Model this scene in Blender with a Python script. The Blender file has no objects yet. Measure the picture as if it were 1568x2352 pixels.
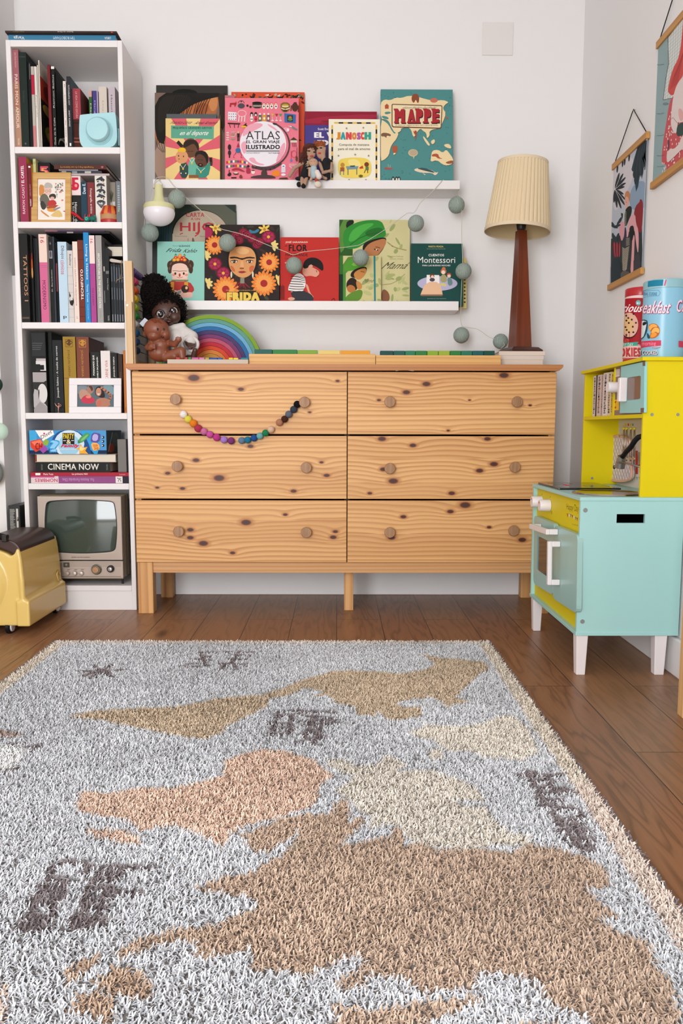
import bpy, math, random
import numpy as np
from mathutils import Vector
random.seed(7); rng = np.random.default_rng(7)
scn = bpy.context.scene
COL = scn.collection
# ------------------------------------------------------------------ camera
FPX, CX, CY = 1800.0, 784.0, 1176.0            # focal length and centre for a 1568x2352 frame
YAW, PITCH, ROLL = math.radians(0.35), math.atan(191/1800), 0.002
CAM = np.array([0.0, -3.15, 0.672])
cf = np.array([math.sin(YAW)*math.cos(PITCH), math.cos(YAW)*math.cos(PITCH), -math.sin(PITCH)])
_r = np.array([math.cos(YAW), -math.sin(YAW), 0.0]); _u = np.cross(_r, cf)
cr = math.cos(ROLL)*_r + math.sin(ROLL)*_u
cu = -math.sin(ROLL)*_r + math.cos(ROLL)*_u
cam = bpy.data.cameras.new('camera'); cam.sensor_fit = 'VERTICAL'; cam.sensor_height = 36
cam.lens = 36*FPX/2352; cam.clip_start = 0.02
camo = bpy.data.objects.new('camera', cam); COL.objects.link(camo)
from mathutils import Matrix
camo.matrix_world = Matrix(((cr[0], cu[0], -cf[0], CAM[0]), (cr[1], cu[1], -cf[1], CAM[1]), (cr[2], cu[2], -cf[2], CAM[2]), (0, 0, 0, 1)))
scn.camera = camo
# ------------------------------------------------------------------ light
scn.view_settings.view_transform = 'Standard'; scn.view_settings.look = 'None'
scn.view_settings.gamma = 1.0; scn.view_settings.use_curve_mapping = False
scn.view_settings.exposure = -0.04
W = bpy.data.worlds.new('world'); scn.world = W; W.use_nodes = True
W.node_tree.nodes['Background'].inputs[0].default_value = (0.93, 0.97, 1.0, 1)
W.node_tree.nodes['Background'].inputs[1].default_value = 2.0
def area(name, loc, target, sx, sy, power, color):
    l = bpy.data.lights.new(name, 'AREA'); l.shape = 'RECTANGLE'; l.size = sx; l.size_y = sy; l.energy = power; l.color = color
    o = bpy.data.objects.new(name, l); COL.objects.link(o); o.location = loc
    o.rotation_euler = (Vector(target)-Vector(loc)).to_track_quat('-Z', 'Y').to_euler()
    return o
# daylight through the glass balcony door behind the viewer
area('door_daylight', (-0.95, -4.62, 1.1), (-0.75, 0, 1.0), 1.3, 2.0, 98, (0.97, 0.985, 1.0))
# ------------------------------------------------------------------ pixel <-> world
def ray(px, py): return cf + cr*(px-CX)/FPX - cu*(py-CY)/FPX
def P(px, py, Y):
    d = ray(px, py); return CAM + d*((Y-CAM[1])/d[1])
def FL(px, py, Z=0.0):
    d = ray(px, py); return CAM + d*((Z-CAM[2])/d[2])
def PXX(px, py, X):
    d = ray(px, py); return CAM + d*((X-CAM[0])/d[0])
class Crop:
    def __init__(s, ox, oy, k): s.ox, s.oy, s.k = ox, oy, k
    def __call__(s, x, y): return s.ox + x/s.k, s.oy + y/s.k
FULL = Crop(0, 0, 1)
K1 = Crop(0, 60, 4.7515); K2 = Crop(0, 340, 4.7515); K3 = Crop(0, 520, 4.7515); K4 = Crop(0, 740, 4.7515); K5 = Crop(0, 950, 4.7515); K6 = Crop(0, 1110, 4.48)
SA = Crop(320, 180, 4.126); SB = Crop(660, 180, 3.733); SC = Crop(310, 420, 4.0205); SD = Crop(620, 440, 3.2667); SE = Crop(280, 590, 4.612)
R1 = Crop(1320, 0, 5.6); R2 = Crop(1380, 240, 5.345); R3 = Crop(1320, 620, 6.3226); R4 = Crop(1320, 820, 6.3226); R5 = Crop(1200, 1090, 4.126)
# ------------------------------------------------------------------ materials
def lin(c): return c/12.92 if c <= 0.04045 else ((c+0.055)/1.055)**2.4
def rgb(h):
    h = h.lstrip('#'); return tuple(lin(int(h[i:i+2], 16)/255) for i in (0, 2, 4))
_m = {}
def mat(h, rough=0.6, metal=0.0, name=None, **kw):
    key = (h, rough, metal, tuple(sorted(kw.items())))
    if key in _m: return _m[key]
    m = bpy.data.materials.new(name or 'colour_'+h.strip('#').lower()); m.use_nodes = True
    b = m.node_tree.nodes['Principled BSDF']
    b.inputs['Base Color'].default_value = (*rgb(h), 1); b.inputs['Roughness'].default_value = rough
    b.inputs['Metallic'].default_value = metal
    b.inputs['Specular IOR Level'].default_value = 0.5 if rough < .45 else 0.22
    for k, v in kw.items(): b.inputs[k.replace('_', ' ')].default_value = v
    _m[key] = m; return m
class NT:
    def __init__(s, name):
        s.m = bpy.data.materials.new(name); s.m.use_nodes = True; s.t = s.m.node_tree; s.b = s.t.nodes['Principled BSDF']
    def n(s, typ, **kw):
        x = s.t.nodes.new(typ)
        for k, v in kw.items(): setattr(x, k, v)
        return x
    def l(s, a, b): s.t.links.new(a, b)
    def math(s, op, a, b=None, c=None):
        x = s.n('ShaderNodeMath', operation=op)
        for i, v in enumerate((a, b, c)):
            if v is None: continue
            if isinstance(v, (int, float)): x.inputs[i].default_value = v
            else: s.l(v, x.inputs[i])
        return x.outputs[0]
    def ramp(s, fac, stops):
        x = s.n('ShaderNodeValToRGB'); e = x.color_ramp.elements
        while len(e) < len(stops): e.new(0.5)
        for i, (p, h) in enumerate(stops): e[i].position = p; e[i].color = (*rgb(h), 1)
        s.l(fac, x.inputs[0]); return x.outputs[0]
    def mix(s, fac, a, b, mode='MIX'):
        x = s.n('ShaderNodeMix', data_type='RGBA', blend_type=mode)
        for sock, v in ((x.inputs[0], fac), (x.inputs[6], a), (x.inputs[7], b)):
            if isinstance(v, (int, float)): sock.default_value = v
            elif isinstance(v, str): sock.default_value = (*rgb(v), 1)
            else: s.l(v, sock)
        return x.outputs[2]
    def coord(s, scale=(1, 1, 1)):
        tc = s.n('ShaderNodeTexCoord'); mp = s.n('ShaderNodeMapping'); mp.inputs['Scale'].default_value = scale
        s.l(tc.outputs['Object'], mp.inputs[0]); return mp.outputs[0]
    def noise(s, vec, scale, detail=3, rough=0.5, w=None):
        x = s.n('ShaderNodeTexNoise'); x.inputs['Scale'].default_value = scale; x.inputs['Detail'].default_value = detail; x.inputs['Roughness'].default_value = rough
        s.l(vec, x.inputs['Vector'])
        return x.outputs['Fac']
    def bump(s, h, strength, dist):
        x = s.n('ShaderNodeBump'); x.inputs['Strength'].default_value = strength; x.inputs['Distance'].default_value = dist
        s.l(h, x.inputs['Height']); s.l(x.outputs[0], s.b.inputs['Normal'])
def plaster(name, h):
    t = NT(name); v = t.coord()
    n = t.noise(v, 60, 4); t.bump(n, 0.12, 0.002)
    t.l(t.mix(t.noise(v, 1.3, 2), h, h), t.b.inputs['Base Color']); t.b.inputs['Roughness'].default_value = 0.85
    return t.m
def pine(name, knots=(), seed=0.0, axis='X', light='#DCAA6E', dark='#B0743C', red='#7A3A1C', seam=0.085, gs=1.0):
    """pine with grain along axis; knots = (along, across, radius) in object space (x/z plane)"""
    t = NT(name); tc = t.n('ShaderNodeTexCoord'); sp = t.n('ShaderNodeSeparateXYZ'); t.l(tc.outputs['Object'], sp.inputs[0])
    ax = {'X': (0, 2), 'Z': (2, 0), 'Y': (1, 0)}[axis]
    a, c = sp.outputs[ax[0]], sp.outputs[ax[1]]
    if axis == 'Z': c = t.math('ADD', sp.outputs[0], sp.outputs[1])
    if axis == 'X': c = t.math('ADD', sp.outputs[2], t.math('MULTIPLY', sp.outputs[1], 1.0))
    lam = t.math('FLOOR', t.math('DIVIDE', t.math('ADD', c, 0.031+seed*0.017), seam))
    off = t.math('MULTIPLY', lam, 3.71)
    cv = t.n('ShaderNodeCombineXYZ'); t.l(t.math('ADD', t.math('MULTIPLY', a, 0.42), t.math('ADD', off, seed*5.3)), cv.inputs[0]); t.l(t.math('MULTIPLY', c, 7.0), cv.inputs[1]); t.l(off, cv.inputs[2])
    n1 = t.noise(cv.outputs[0], 1.0, 0.6, 0.3)
    g = t.math('ADD', t.math('MULTIPLY', c, 64.0*gs), t.math('MULTIPLY', n1, 3.2))
    kd = None
    for i, (kx, kz, kr) in enumerate(knots):
        kr *= 1.12; dx = t.math('MULTIPLY', t.math('SUBTRACT', a, kx), 0.55); dz = t.math('SUBTRACT', c, kz)
        q = t.math('DIVIDE', t.math('SQRT', t.math('ADD', t.math('MULTIPLY', dx, dx), t.math('MULTIPLY', dz, dz))), kr)
        e = t.math('MULTIPLY', t.math('POWER', 2.718, t.math('MULTIPLY', q, -0.42)), 1.3)
        g = t.math('ADD', g, e)
        kd = q if kd is None else t.math('MINIMUM', kd, q)
    fr = t.math('FRACT', g)
    col = t.ramp(fr, [(0.0, light), (0.35, light), (0.82, dark), (0.95, dark), (1.0, light)])
    broad = t.noise(cv.outputs[0], 2.3, 3)
    col = t.mix(t.math('MULTIPLY', broad, 0.8), col, light)
    fv = t.n('ShaderNodeCombineXYZ'); t.l(t.math('MULTIPLY', a, 6), fv.inputs[0]); t.l(t.math('MULTIPLY', c, 260), fv.inputs[1]); t.l(off, fv.inputs[2])
    fine = t.noise(fv.outputs[0], 1.0, 2)
    col = t.mix(t.math('MULTIPLY', fine, 0.22), col, dark)
    col = t.mix(t.math('MULTIPLY', t.math('FRACT', t.math('MULTIPLY', lam, 0.437)), 0.38), col, dark)
    if kd is not None:
        f2 = t.ramp(kd, [(0.0, '#3C1A0C'), (0.42, '#4A2010'), (0.5, '#5E2C16'), (0.56, red), (0.66, '#A8683A'), (0.85, dark), (1.0, dark)])
        k = t.n('ShaderNodeMapRange'); k.inputs[1].default_value = 0.6; k.inputs[2].default_value = 1.3; k.inputs[3].default_value = 1; k.inputs[4].default_value = 0
        t.l(kd, k.inputs[0]); col = t.mix(k.outputs[0], col, f2)
    t.l(col, t.b.inputs['Base Color']); t.b.inputs['Roughness'].default_value = 0.5
    return t.m
def wood(name, light, dark, axis='Z', scale=1.0, rough=0.5):
    t = NT(name); s = {'X': (3, 60, 60), 'Y': (60, 3, 60), 'Z': (60, 60, 3)}[axis]
    v = t.coord(tuple(q*scale for q in s)); n = t.noise(v, 1.0, 4, 0.6)
    t.l(t.ramp(n, [(0.3, dark), (0.7, light)]), t.b.inputs['Base Color']); t.b.inputs['Roughness'].default_value = rough
    return t.m
# ------------------------------------------------------------------ mesh builder
Wd = {}
class MB:
    def __init__(s): s.v = []; s.f = []; s.m = []; s.s = []; s.mats = []
    def mi(s, m):
        if isinstance(m, str): m = mat(m)
        if m not in s.mats: s.mats.append(m)
        return s.mats.index(m)
    def add(s, vs, fs, m, smooth=False):
        o = len(s.v); i = s.mi(m); s.v += [tuple(float(c) for c in q) for q in vs]
        for f in fs: s.f.append([o+k for k in f]); s.m.append(i); s.s.append(smooth)
        return s
    def box(s, x0, x1, y0, y1, z0, z1, m):
        x0, x1 = min(x0, x1), max(x0, x1); y0, y1 = min(y0, y1), max(y0, y1); z0, z1 = min(z0, z1), max(z0, z1)
        vs = [(x, y, z) for z in (z0, z1) for y in (y0, y1) for x in (x0, x1)]
        return s.add(vs, [(0, 2, 3, 1), (4, 5, 7, 6), (0, 1, 5, 4), (2, 6, 7, 3), (0, 4, 6, 2), (1, 3, 7, 5)], m)
    def obox(s, O, U, V, N, m):
        O, U, V, N = map(np.array, (O, U, V, N))
        vs = [O+U*a+V*b+N*c for c in (0, 1) for b in (0, 1) for a in (0, 1)]
        fs = [(0, 2, 3, 1), (4, 5, 7, 6), (0, 1, 5, 4), (2, 6, 7, 3), (0, 4, 6, 2), (1, 3, 7, 5)]
        if np.dot(np.cross(U, V), N) < 0: fs = [f[::-1] for f in fs]
        return s.add(vs, fs, m)
    def cyl(s, p0, p1, r0, r1, m, n=20, caps=True, mcap=None):
        p0, p1 = np.array(p0, float), np.array(p1, float); d = p1-p0; d /= np.linalg.norm(d)
        a = np.cross(d, (0, 0, 1) if abs(d[2]) < .9 else (1, 0, 0)); a /= np.linalg.norm(a); b = np.cross(d, a)
        ring = lambda p, r: [p+a*r*math.cos(2*math.pi*i/n)+b*r*math.sin(2*math.pi*i/n) for i in range(n)]
        A, B = ring(p0, r0), ring(p1, r1)
        s.add(A+B, [(i, (i+1) % n, n+(i+1) % n, n+i) for i in range(n)], m, True)
        if caps: s.add(A, [tuple(range(n))[::-1]], mcap or m); s.add(B, [tuple(range(n))], mcap or m)
        return s
    def tube(s, pts, r, m, n=8, caps=True):
        pts = [np.array(p, float) for p in pts]; k = len(pts); rs = r if isinstance(r, (list, tuple)) else [r]*k
        rings = []; prev = None
        for i, p in enumerate(pts):
            d = pts[min(i+1, k-1)]-pts[max(i-1, 0)]; d = d/(np.linalg.norm(d)+1e-12)
            if prev is None: a = np.cross(d, (0, 0, 1) if abs(d[2]) < .9 else (1, 0, 0))
            else: a = prev-d*np.dot(prev, d)
            a = a/(np.linalg.norm(a)+1e-12); prev = a; b = np.cross(d, a)
            rings.append([p+(a*math.cos(2*math.pi*j/n)+b*math.sin(2*math.pi*j/n))*rs[i] for j in range(n)])
        vs = [q for rr in rings for q in rr]; fs = []
        for i in range(k-1):
            for j in range(n): fs.append((i*n+j, i*n+(j+1) % n, (i+1)*n+(j+1) % n, (i+1)*n+j))
        if caps: fs += [tuple(range(n))[::-1], tuple((k-1)*n+j for j in range(n))]
        return s.add(vs, fs, m, True)
    def ball(s, c, r, m, seg=20, ring=12, R=None):
        c = np.array(c, float); r = np.array(r if hasattr(r, '__len__') else (r, r, r), float)
        vs = [np.array((0, 0, 1.0))]
        for i in range(1, ring):
            t = math.pi*i/ring
            for j in range(seg): p = 2*math.pi*j/seg; vs.append(np.array((math.sin(t)*math.cos(p), math.sin(t)*math.sin(p), math.cos(t))))
        vs.append(np.array((0, 0, -1.0))); fs = []
        for j in range(seg): fs.append((0, 1+j, 1+(j+1) % seg))
        for i in range(ring-2):
            for j in range(seg): a = 1+i*seg; fs.append((a+j, a+seg+j, a+seg+(j+1) % seg, a+(j+1) % seg))
        L = 1+(ring-2)*seg
        for j in range(seg): fs.append((L+j, len(vs)-1, L+(j+1) % seg))
        vs = [q*r for q in vs]
        if R is not None: vs = [R@q for q in vs]
        return s.add([c+q for q in vs], fs, m, True)
    def lathe(s, c, prof, m, n=32, axis=(0, 0, 1), smooth=True, wave=None):
        c = np.array(c, float); w = np.array(axis, float); w /= np.linalg.norm(w)
        a = np.cross(w, (0, 1, 0) if abs(w[1]) < .9 else (1, 0, 0)); a /= np.linalg.norm(a); b = np.cross(w, a); vs = []; fs = []
        rows = []
        for i, (r, z) in enumerate(prof):
            rows.append((r, z))
            if 0 < i < len(prof)-1:
                d0 = (prof[i][0]-prof[i-1][0], prof[i][1]-prof[i-1][1]); d1 = (prof[i+1][0]-r, prof[i+1][1]-z)
                ca = (d0[0]*d1[0]+d0[1]*d1[1])/((math.hypot(*d0)*math.hypot(*d1)) or 1)
                if ca < .8: rows.append(None); rows.append((r, z))
        vi = 0; prev = None
        for q in rows:
            if q is None: prev = None; continue
            r, z = q
            for j in range(n):
                t = 2*math.pi*j/n; rr = r*(1+(wave(j) if wave else 0)); vs.append(c+w*z+a*rr*math.cos(t)+b*rr*math.sin(t))
            if prev is not None:
                for j in range(n): fs.append((prev+j, prev+(j+1) % n, vi+(j+1) % n, vi+j))
            prev = vi; vi += n
        return s.add(vs, fs, m, smooth)
    def prism(s, pts, off, m, smooth=False, mside=None):
        """pts: planar 3D loop, off: extrusion vector"""
        n = len(pts); pts = [np.array(p, float) for p in pts]; off = np.array(off, float)
        s.add(pts, [tuple(range(n))], m); s.add([p+off for p in pts], [tuple(range(n))[::-1]], m)
        s.add(pts+[p+off for p in pts], [(i, n+i, n+(i+1) % n, (i+1) % n) for i in range(n)], mside or m, smooth); return s
    def build(s, name, parent=None, loc=None, bevel=0, seg=2, mods=None, recalc=False):
        W0 = np.array(Wd[parent.as_pointer()] if parent is not None else (loc if loc is not None else (0, 0, 0)), float)
        me = bpy.data.meshes.new(name); me.from_pydata([tuple(np.array(q)-W0) for q in s.v], [], s.f)
        for m in s.mats: me.materials.append(m)
        me.polygons.foreach_set('material_index', s.m); me.polygons.foreach_set('use_smooth', s.s); me.update()
        if recalc:
            import bmesh
            bm = bmesh.new(); bm.from_mesh(me); bmesh.ops.recalc_face_normals(bm, faces=bm.faces); bm.to_mesh(me); bm.free()
        o = bpy.data.objects.new(name, me); COL.objects.link(o)
        if parent is not None: o.parent = parent
        else: o.location = W0
        Wd[o.as_pointer()] = tuple(W0)
        if bevel:
            b = o.modifiers.new('bevel', 'BEVEL'); b.width = bevel; b.segments = seg; b.limit_method = 'ANGLE'; b.angle_limit = 0.7; b.harden_normals = False
        return o
def thing(name, label, cat, loc, group=None):
    o = bpy.data.objects.new(name, None); COL.objects.link(o); o.location = tuple(float(q) for q in loc); o.empty_display_size = 0.03
    o['label'] = label; o['category'] = cat
    if group: o['group'] = group
    Wd[o.as_pointer()] = tuple(float(q) for q in loc); return o
def tag(o, label, cat, group=None, kind=None):
    o['label'] = label; o['category'] = cat
    if group: o['group'] = group
    if kind: o['kind'] = kind
    return o
def struct(name, mb, loc=(0, 0, 0), **kw):
    o = mb.build(name, loc=loc, **kw); o['kind'] = 'structure'; return o
def remesh(o, vox, smooth=4):
    m = o.modifiers.new('remesh', 'REMESH'); m.mode = 'VOXEL'; m.voxel_size = vox; m.use_smooth_shade = True
    k = o.modifiers.new('smooth', 'SMOOTH'); k.iterations = smooth; k.factor = 0.5
    return o
# ------------------------------------------------------------------ text and flat art
_txt = {}
def text_mesh(st, bold=0.0):
    if (st, bold) in _txt: return _txt[(st, bold)]
    c = bpy.data.curves.new('t', 'FONT'); c.body = st; c.size = 1; c.resolution_u = 2; c.space_character = 1.0+abs(bold)*2
    o = bpy.data.objects.new('t', c); COL.objects.link(o)
    dg = bpy.context.evaluated_depsgraph_get(); e = o.evaluated_get(dg); me = e.to_mesh()
    V = np.array([v.co[:2] for v in me.vertices]) if len(me.vertices) else np.zeros((0, 2)); F = [tuple(p.vertices) for p in me.polygons]
    e.to_mesh_clear(); bpy.data.objects.remove(o); bpy.data.curves.remove(c)
    L = np.zeros(len(F), int)
    if bold > 0 and len(V):
        n0 = len(V); sh = bold*.8; offs = [(0, 0), (sh*2, 0), (sh, sh)] if bold < .05 else [(0, 0), (sh, 0), (2*sh, 0), (0, sh), (sh, sh), (2*sh, sh), (sh*.5, sh*.5), (sh*1.5, sh*.5)]
        L = np.repeat(np.arange(len(offs)), len(F)); F = [tuple(i+k*n0 for i in f) for k in range(len(offs)) for f in F]; V = np.vstack([V+o_ for o_ in offs])
    if len(V): V = (V-V.min(0))/np.maximum(V.max(0)-V.min(0), 1e-6)
    _txt[(st, bold)] = (V, F, L); return V, F, L
def clip(poly, lo, hi):
    for ax in (0, 1):
        for val, sg in ((lo[ax], 1), (hi[ax], -1)):
            out = []; n = len(poly)
            for i in range(n):
                a, b = poly[i], poly[(i+1) % n]; da, db = sg*(a[ax]-val), sg*(b[ax]-val)
                if da >= 0: out.append(a)
                if (da >= 0) != (db >= 0): t = da/(da-db); out.append((a[0]+(b[0]-a[0])*t, a[1]+(b[1]-a[1])*t))
            poly = out
            if len(poly) < 3: return []
    return poly
def smooth(pts, it=2, closed=True):
    for _ in range(it):
        q = []; n = len(pts)
        if closed:
            for i in range(n): a, b = pts[i], pts[(i+1) % n]; q += [(a[0]*.75+b[0]*.25, a[1]*.75+b[1]*.25), (a[0]*.25+b[0]*.75, a[1]*.25+b[1]*.75)]
        else:
            q = [pts[0]]
            for i in range(n-1): a, b = pts[i], pts[i+1]; q += [(a[0]*.75+b[0]*.25, a[1]*.75+b[1]*.25), (a[0]*.25+b[0]*.75, a[1]*.25+b[1]*.75)]
            q.append(pts[-1])
        pts = q
    return pts
def ell(cx, cy, rx, ry, n=20, a0=0, a1=360, rot=0):
    r = math.radians(rot); o = []
    k = n if a1-a0 == 360 else n+1
    for i in range(k):
        t = math.radians(a0+(a1-a0)*i/n); x, y = rx*math.cos(t), ry*math.sin(t); o.append((cx+x*math.cos(r)-y*math.sin(r), cy+x*math.sin(r)+y*math.cos(r)))
    return o
class Art:
    """flat picture on the real plane O + U*u + V*v; points are given as crop pixels of the photograph and laid on that plane"""
    def __init__(s, mb, O, U, V, crop, lay=8e-6):
        s.mb = mb; s.O, s.U, s.V = map(lambda q: np.array(q, float), (O, U, V)); s.N = np.cross(s.U, s.V); s.N /= np.linalg.norm(s.N)
        s.crop = crop; s.k = 1; s.lay = lay; s.Ul = s.U/np.dot(s.U, s.U); s.Vl = s.V/np.dot(s.V, s.V)
        if np.dot(s.N, CAM-s.O) < 0: s.N = -s.N
    def uv(s, x, y):
        d = ray(*s.crop(x, y)); t = np.dot(s.O-CAM, s.N)/np.dot(d, s.N); p = CAM+d*t-s.O
        return float(np.dot(p, s.Ul)), float(np.dot(p, s.Vl))
    def face(s, uv, m):
        uv = clip(uv, (0, 0), (1, 1))
        if len(uv) < 3: return
        A = sum(uv[i][0]*uv[(i+1) % len(uv)][1]-uv[(i+1) % len(uv)][0]*uv[i][1] for i in range(len(uv)))
        if np.dot(np.cross(s.U, s.V), s.N)*A < 0: uv = uv[::-1]
        s.mb.add([s.O+s.U*a+s.V*b+s.N*(s.lay*s.k) for a, b in uv], [tuple(range(len(uv)))], m)
    def poly(s, pts, m, sm=0, up=True):
        if sm: pts = smooth(pts, sm)
        s.face([s.uv(*p) for p in pts], m)
        if up: s.k += 1
    def rect(s, x0, y0, x1, y1, m): s.poly([(x0, y0), (x1, y0), (x1, y1), (x0, y1)], m)
    def ell(s, cx, cy, rx, ry, m, **k): s.poly(ell(cx, cy, rx, ry, **k), m)
    def line(s, pts, w, m, sm=0):
        if sm: pts = smooth(pts, sm, False)
        for a, b in zip(pts, pts[1:]):
            dx, dy = b[0]-a[0], b[1]-a[1]; L = math.hypot(dx, dy) or 1; nx, ny = -dy/L*w/2, dx/L*w/2; ex, ey = dx/L*w*.3, dy/L*w*.3
            s.poly([(a[0]+nx-ex, a[1]+ny-ey), (b[0]+nx+ex, b[1]+ny+ey), (b[0]-nx+ex, b[1]-ny+ey), (a[0]-nx-ex, a[1]-ny-ey)], m, up=False)
        s.k += 1
    def ring(s, cx, cy, rx, ry, w, m, a0=0, a1=360, n=32):
        for i in range(n):
            t0, t1 = (math.radians(a0+(a1-a0)*j/n) for j in (i, i+1))
            s.poly([(cx+rx*math.cos(t0), cy+ry*math.sin(t0)), (cx+rx*math.cos(t1), cy+ry*math.sin(t1)), (cx+(rx-w)*math.cos(t1), cy+(ry-w)*math.sin(t1)), (cx+(rx-w)*math.cos(t0), cy+(ry-w)*math.sin(t0))], m, up=False)
        s.k += 1
    def text(s, st, x0, y0, x1, y1, m, rot=0, bold=0.0, shear=0.0):
        """fits the string to the box; rot 90 reads upwards, -90 downwards, 180 upside down"""
        V, F, L = text_mesh(st, bold)
        def mp(a, b):
            a = a+b*shear
            if rot == 0: u, v = a, 1-b
            elif rot == 90: u, v = 1-b, 1-a
            elif rot == -90: u, v = b, a
            else: u, v = 1-a, b
            if rot == 90: u = 1-b
            return x0+(x1-x0)*u, y0+(y1-y0)*v
        uv = [s.uv(*mp(a, b)) for a, b in V]
        k0 = s.k; up = 2.5e-5/s.lay if len(L) and L[-1] else 0
        for f, l_ in zip(F, L): s.k = k0+l_*up; s.face([uv[i] for i in f], m)
        s.k = (s.k if len(F) else k0)+1
class ArtUV(Art):
    """same, with points given as fractions of the face (x right, y down)"""
    def uv(s, x, y): return x, 1-y
# ------------------------------------------------------------------ the room
XR = 0.938          # right wall
m_wall = plaster('wall_paint', '#E8E6E5'); m_trim = mat('#E6E4E4', 0.45, name='white_trim_paint')
b = MB(); b.box(-2.4, 1.05, 0, 0.12, -0.05, 2.75, m_wall); struct('wall_back', b)
yc = 0.0
b = MB(); b.box(XR, XR+.15, -4.8, .12, -.05, 2.6, m_wall); struct('wall_right', b)
xj = float(P(33, 40, 0)[0])
b = MB(); b.box(-2.52, -2.4, -4.8, .12, -.05, 2.6, m_wall); struct('wall_left', b)
b = MB(); b.box(-2.52, -1.65, -4.8, -4.7, -.05, 2.6, m_wall); b.box(-.25, 1.0, -4.8, -4.7, -.05, 2.6, m_wall); b.box(-1.65, -.25, -4.8, -4.7, 2.15, 2.6, m_wall); struct('wall_rear_unseen', b)  # unseen wall behind the viewer, added to cut low light, with a tall opening
b = MB(); b.box(-2.4, xj, -.262, 0, -.05, 2.6, m_wall); struct('wall_jamb', b)
b = MB(); b.box(-2.52, 1.07, -4.8, .12, 2.6, 2.85, m_wall); struct('ceiling', b)
# floor of walnut-toned planks running towards the wall
t = NT('walnut_planks'); tc = t.n('ShaderNodeTexCoord'); sp = t.n('ShaderNodeSeparateXYZ'); t.l(tc.outputs['Object'], sp.inputs[0])
cv = t.n('ShaderNodeCombineXYZ'); t.l(sp.outputs[1], cv.inputs[0]); t.l(sp.outputs[0], cv.inputs[1])
br = t.n('ShaderNodeTexBrick'); br.offset = 0.37; br.inputs['Scale'].default_value = 1; br.inputs['Brick Width'].default_value = 1.15; br.inputs['Row Height'].default_value = 0.156
br.inputs['Mortar Size'].default_value = 0.0012; br.inputs['Mortar Smooth'].default_value = 0.3; br.inputs['Bias'].default_value = 0.0
br.inputs['Color1'].default_value = (0, 0, 0, 1); br.inputs['Color2'].default_value = (1, 1, 1, 1); br.inputs['Mortar'].default_value = (.5, .5, .5, 1)
t.l(cv.outputs[0], br.inputs['Vector'])
rw = t.math('FLOOR', t.math('DIVIDE', sp.outputs[0], 0.156)); ro = t.math('MULTIPLY', rw, 2.317)
gv = t.n('ShaderNodeCombineXYZ'); t.l(t.math('MULTIPLY', sp.outputs[1], 1.3), gv.inputs[0]); t.l(t.math('MULTIPLY', sp.outputs[0], 11), gv.inputs[1]); t.l(t.math('ADD', ro, t.math('MULTIPLY', br.outputs['Color'], 3)), gv.inputs[2])
n1 = t.noise(gv.outputs[0], 1.0, 3, 0.5)
fr = t.math('FRACT', t.math('ADD', t.math('MULTIPLY', n1, 11), t.math('MULTIPLY', sp.outputs[0], 20)))
gv2 = t.n('ShaderNodeCombineXYZ'); t.l(t.math('MULTIPLY', sp.outputs[1], 9), gv2.inputs[0]); t.l(t.math('MULTIPLY', sp.outputs[0], 230), gv2.inputs[1]); t.l(ro, gv2.inputs[2])
n2 = t.noise(gv2.outputs[0], 1.0, 3)
col = t.ramp(fr, [(0, '#926344'), (.5, '#996A4B'), (.85, '#744D34'), (1, '#8A5F42')])
col = t.mix(t.math('MULTIPLY', n2, .5), col, '#6A4833')
col = t.mix(t.math('MULTIPLY', br.outputs['Color'], .38), col, '#A8805A')
vo = t.n('ShaderNodeTexVoronoi'); vo.inputs['Scale'].default_value = 1.0; kv = t.n('ShaderNodeCombineXYZ'); t.l(t.math('MULTIPLY', sp.outputs[1], 1.5), kv.inputs[0]); t.l(t.math('MULTIPLY', sp.outputs[0], 4.2), kv.inputs[1]); t.l(kv.outputs[0], vo.inputs['Vector'])
kf = t.n('ShaderNodeMapRange'); kf.inputs[1].default_value = .03; kf.inputs[2].default_value = .11; kf.inputs[3].default_value = .75; kf.inputs[4].default_value = 0; t.l(vo.outputs['Distance'], kf.inputs[0])
col = t.mix(kf.outputs[0], col, '#3A241A')
col = t.mix(br.outputs['Fac'], col, '#2C1A12')
t.l(col, t.b.inputs['Base Color']); t.b.inputs['Roughness'].default_value = 0.36; t.b.inputs['Specular IOR Level'].default_value = 0.32
hh = t.math('SUBTRACT', t.math('MULTIPLY', n2, .15), br.outputs['Fac']); t.bump(hh, .25, .002)
b = MB(); b.box(-2.52, 1.1, -4.8, .12, -.06, 0, t.m); struct('floor', b)
def skirting(name, x0, x1, y0, y1, h=.105):
    b = MB(); b.box(x0, x1, y0, y1, 0, h, m_trim); struct(name, b, bevel=.004)
skirting('baseboard_back', xj, XR+.01, -.012, .0)
b = MB(); b.box(XR-.015, XR, -4.7, -.012, 0, .105, m_trim); struct('baseboard_right', b, bevel=.004)
# blank cover plate high on the back wall
(xa, _, za), (xb, _, zb) = P(1107, 126, -.004), P(1179, 51, -.004)
b = MB(); b.box(xa, xb, -.004, -.0002, za, zb, mat('#E2DEDB', .6)); o = b.build('junction_box_cover', loc=((xa+xb)/2, 0, za), bevel=.0012)
tag(o, 'square blank cover plate painted white, high on the back wall above the lamp', 'cover plate')
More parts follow.
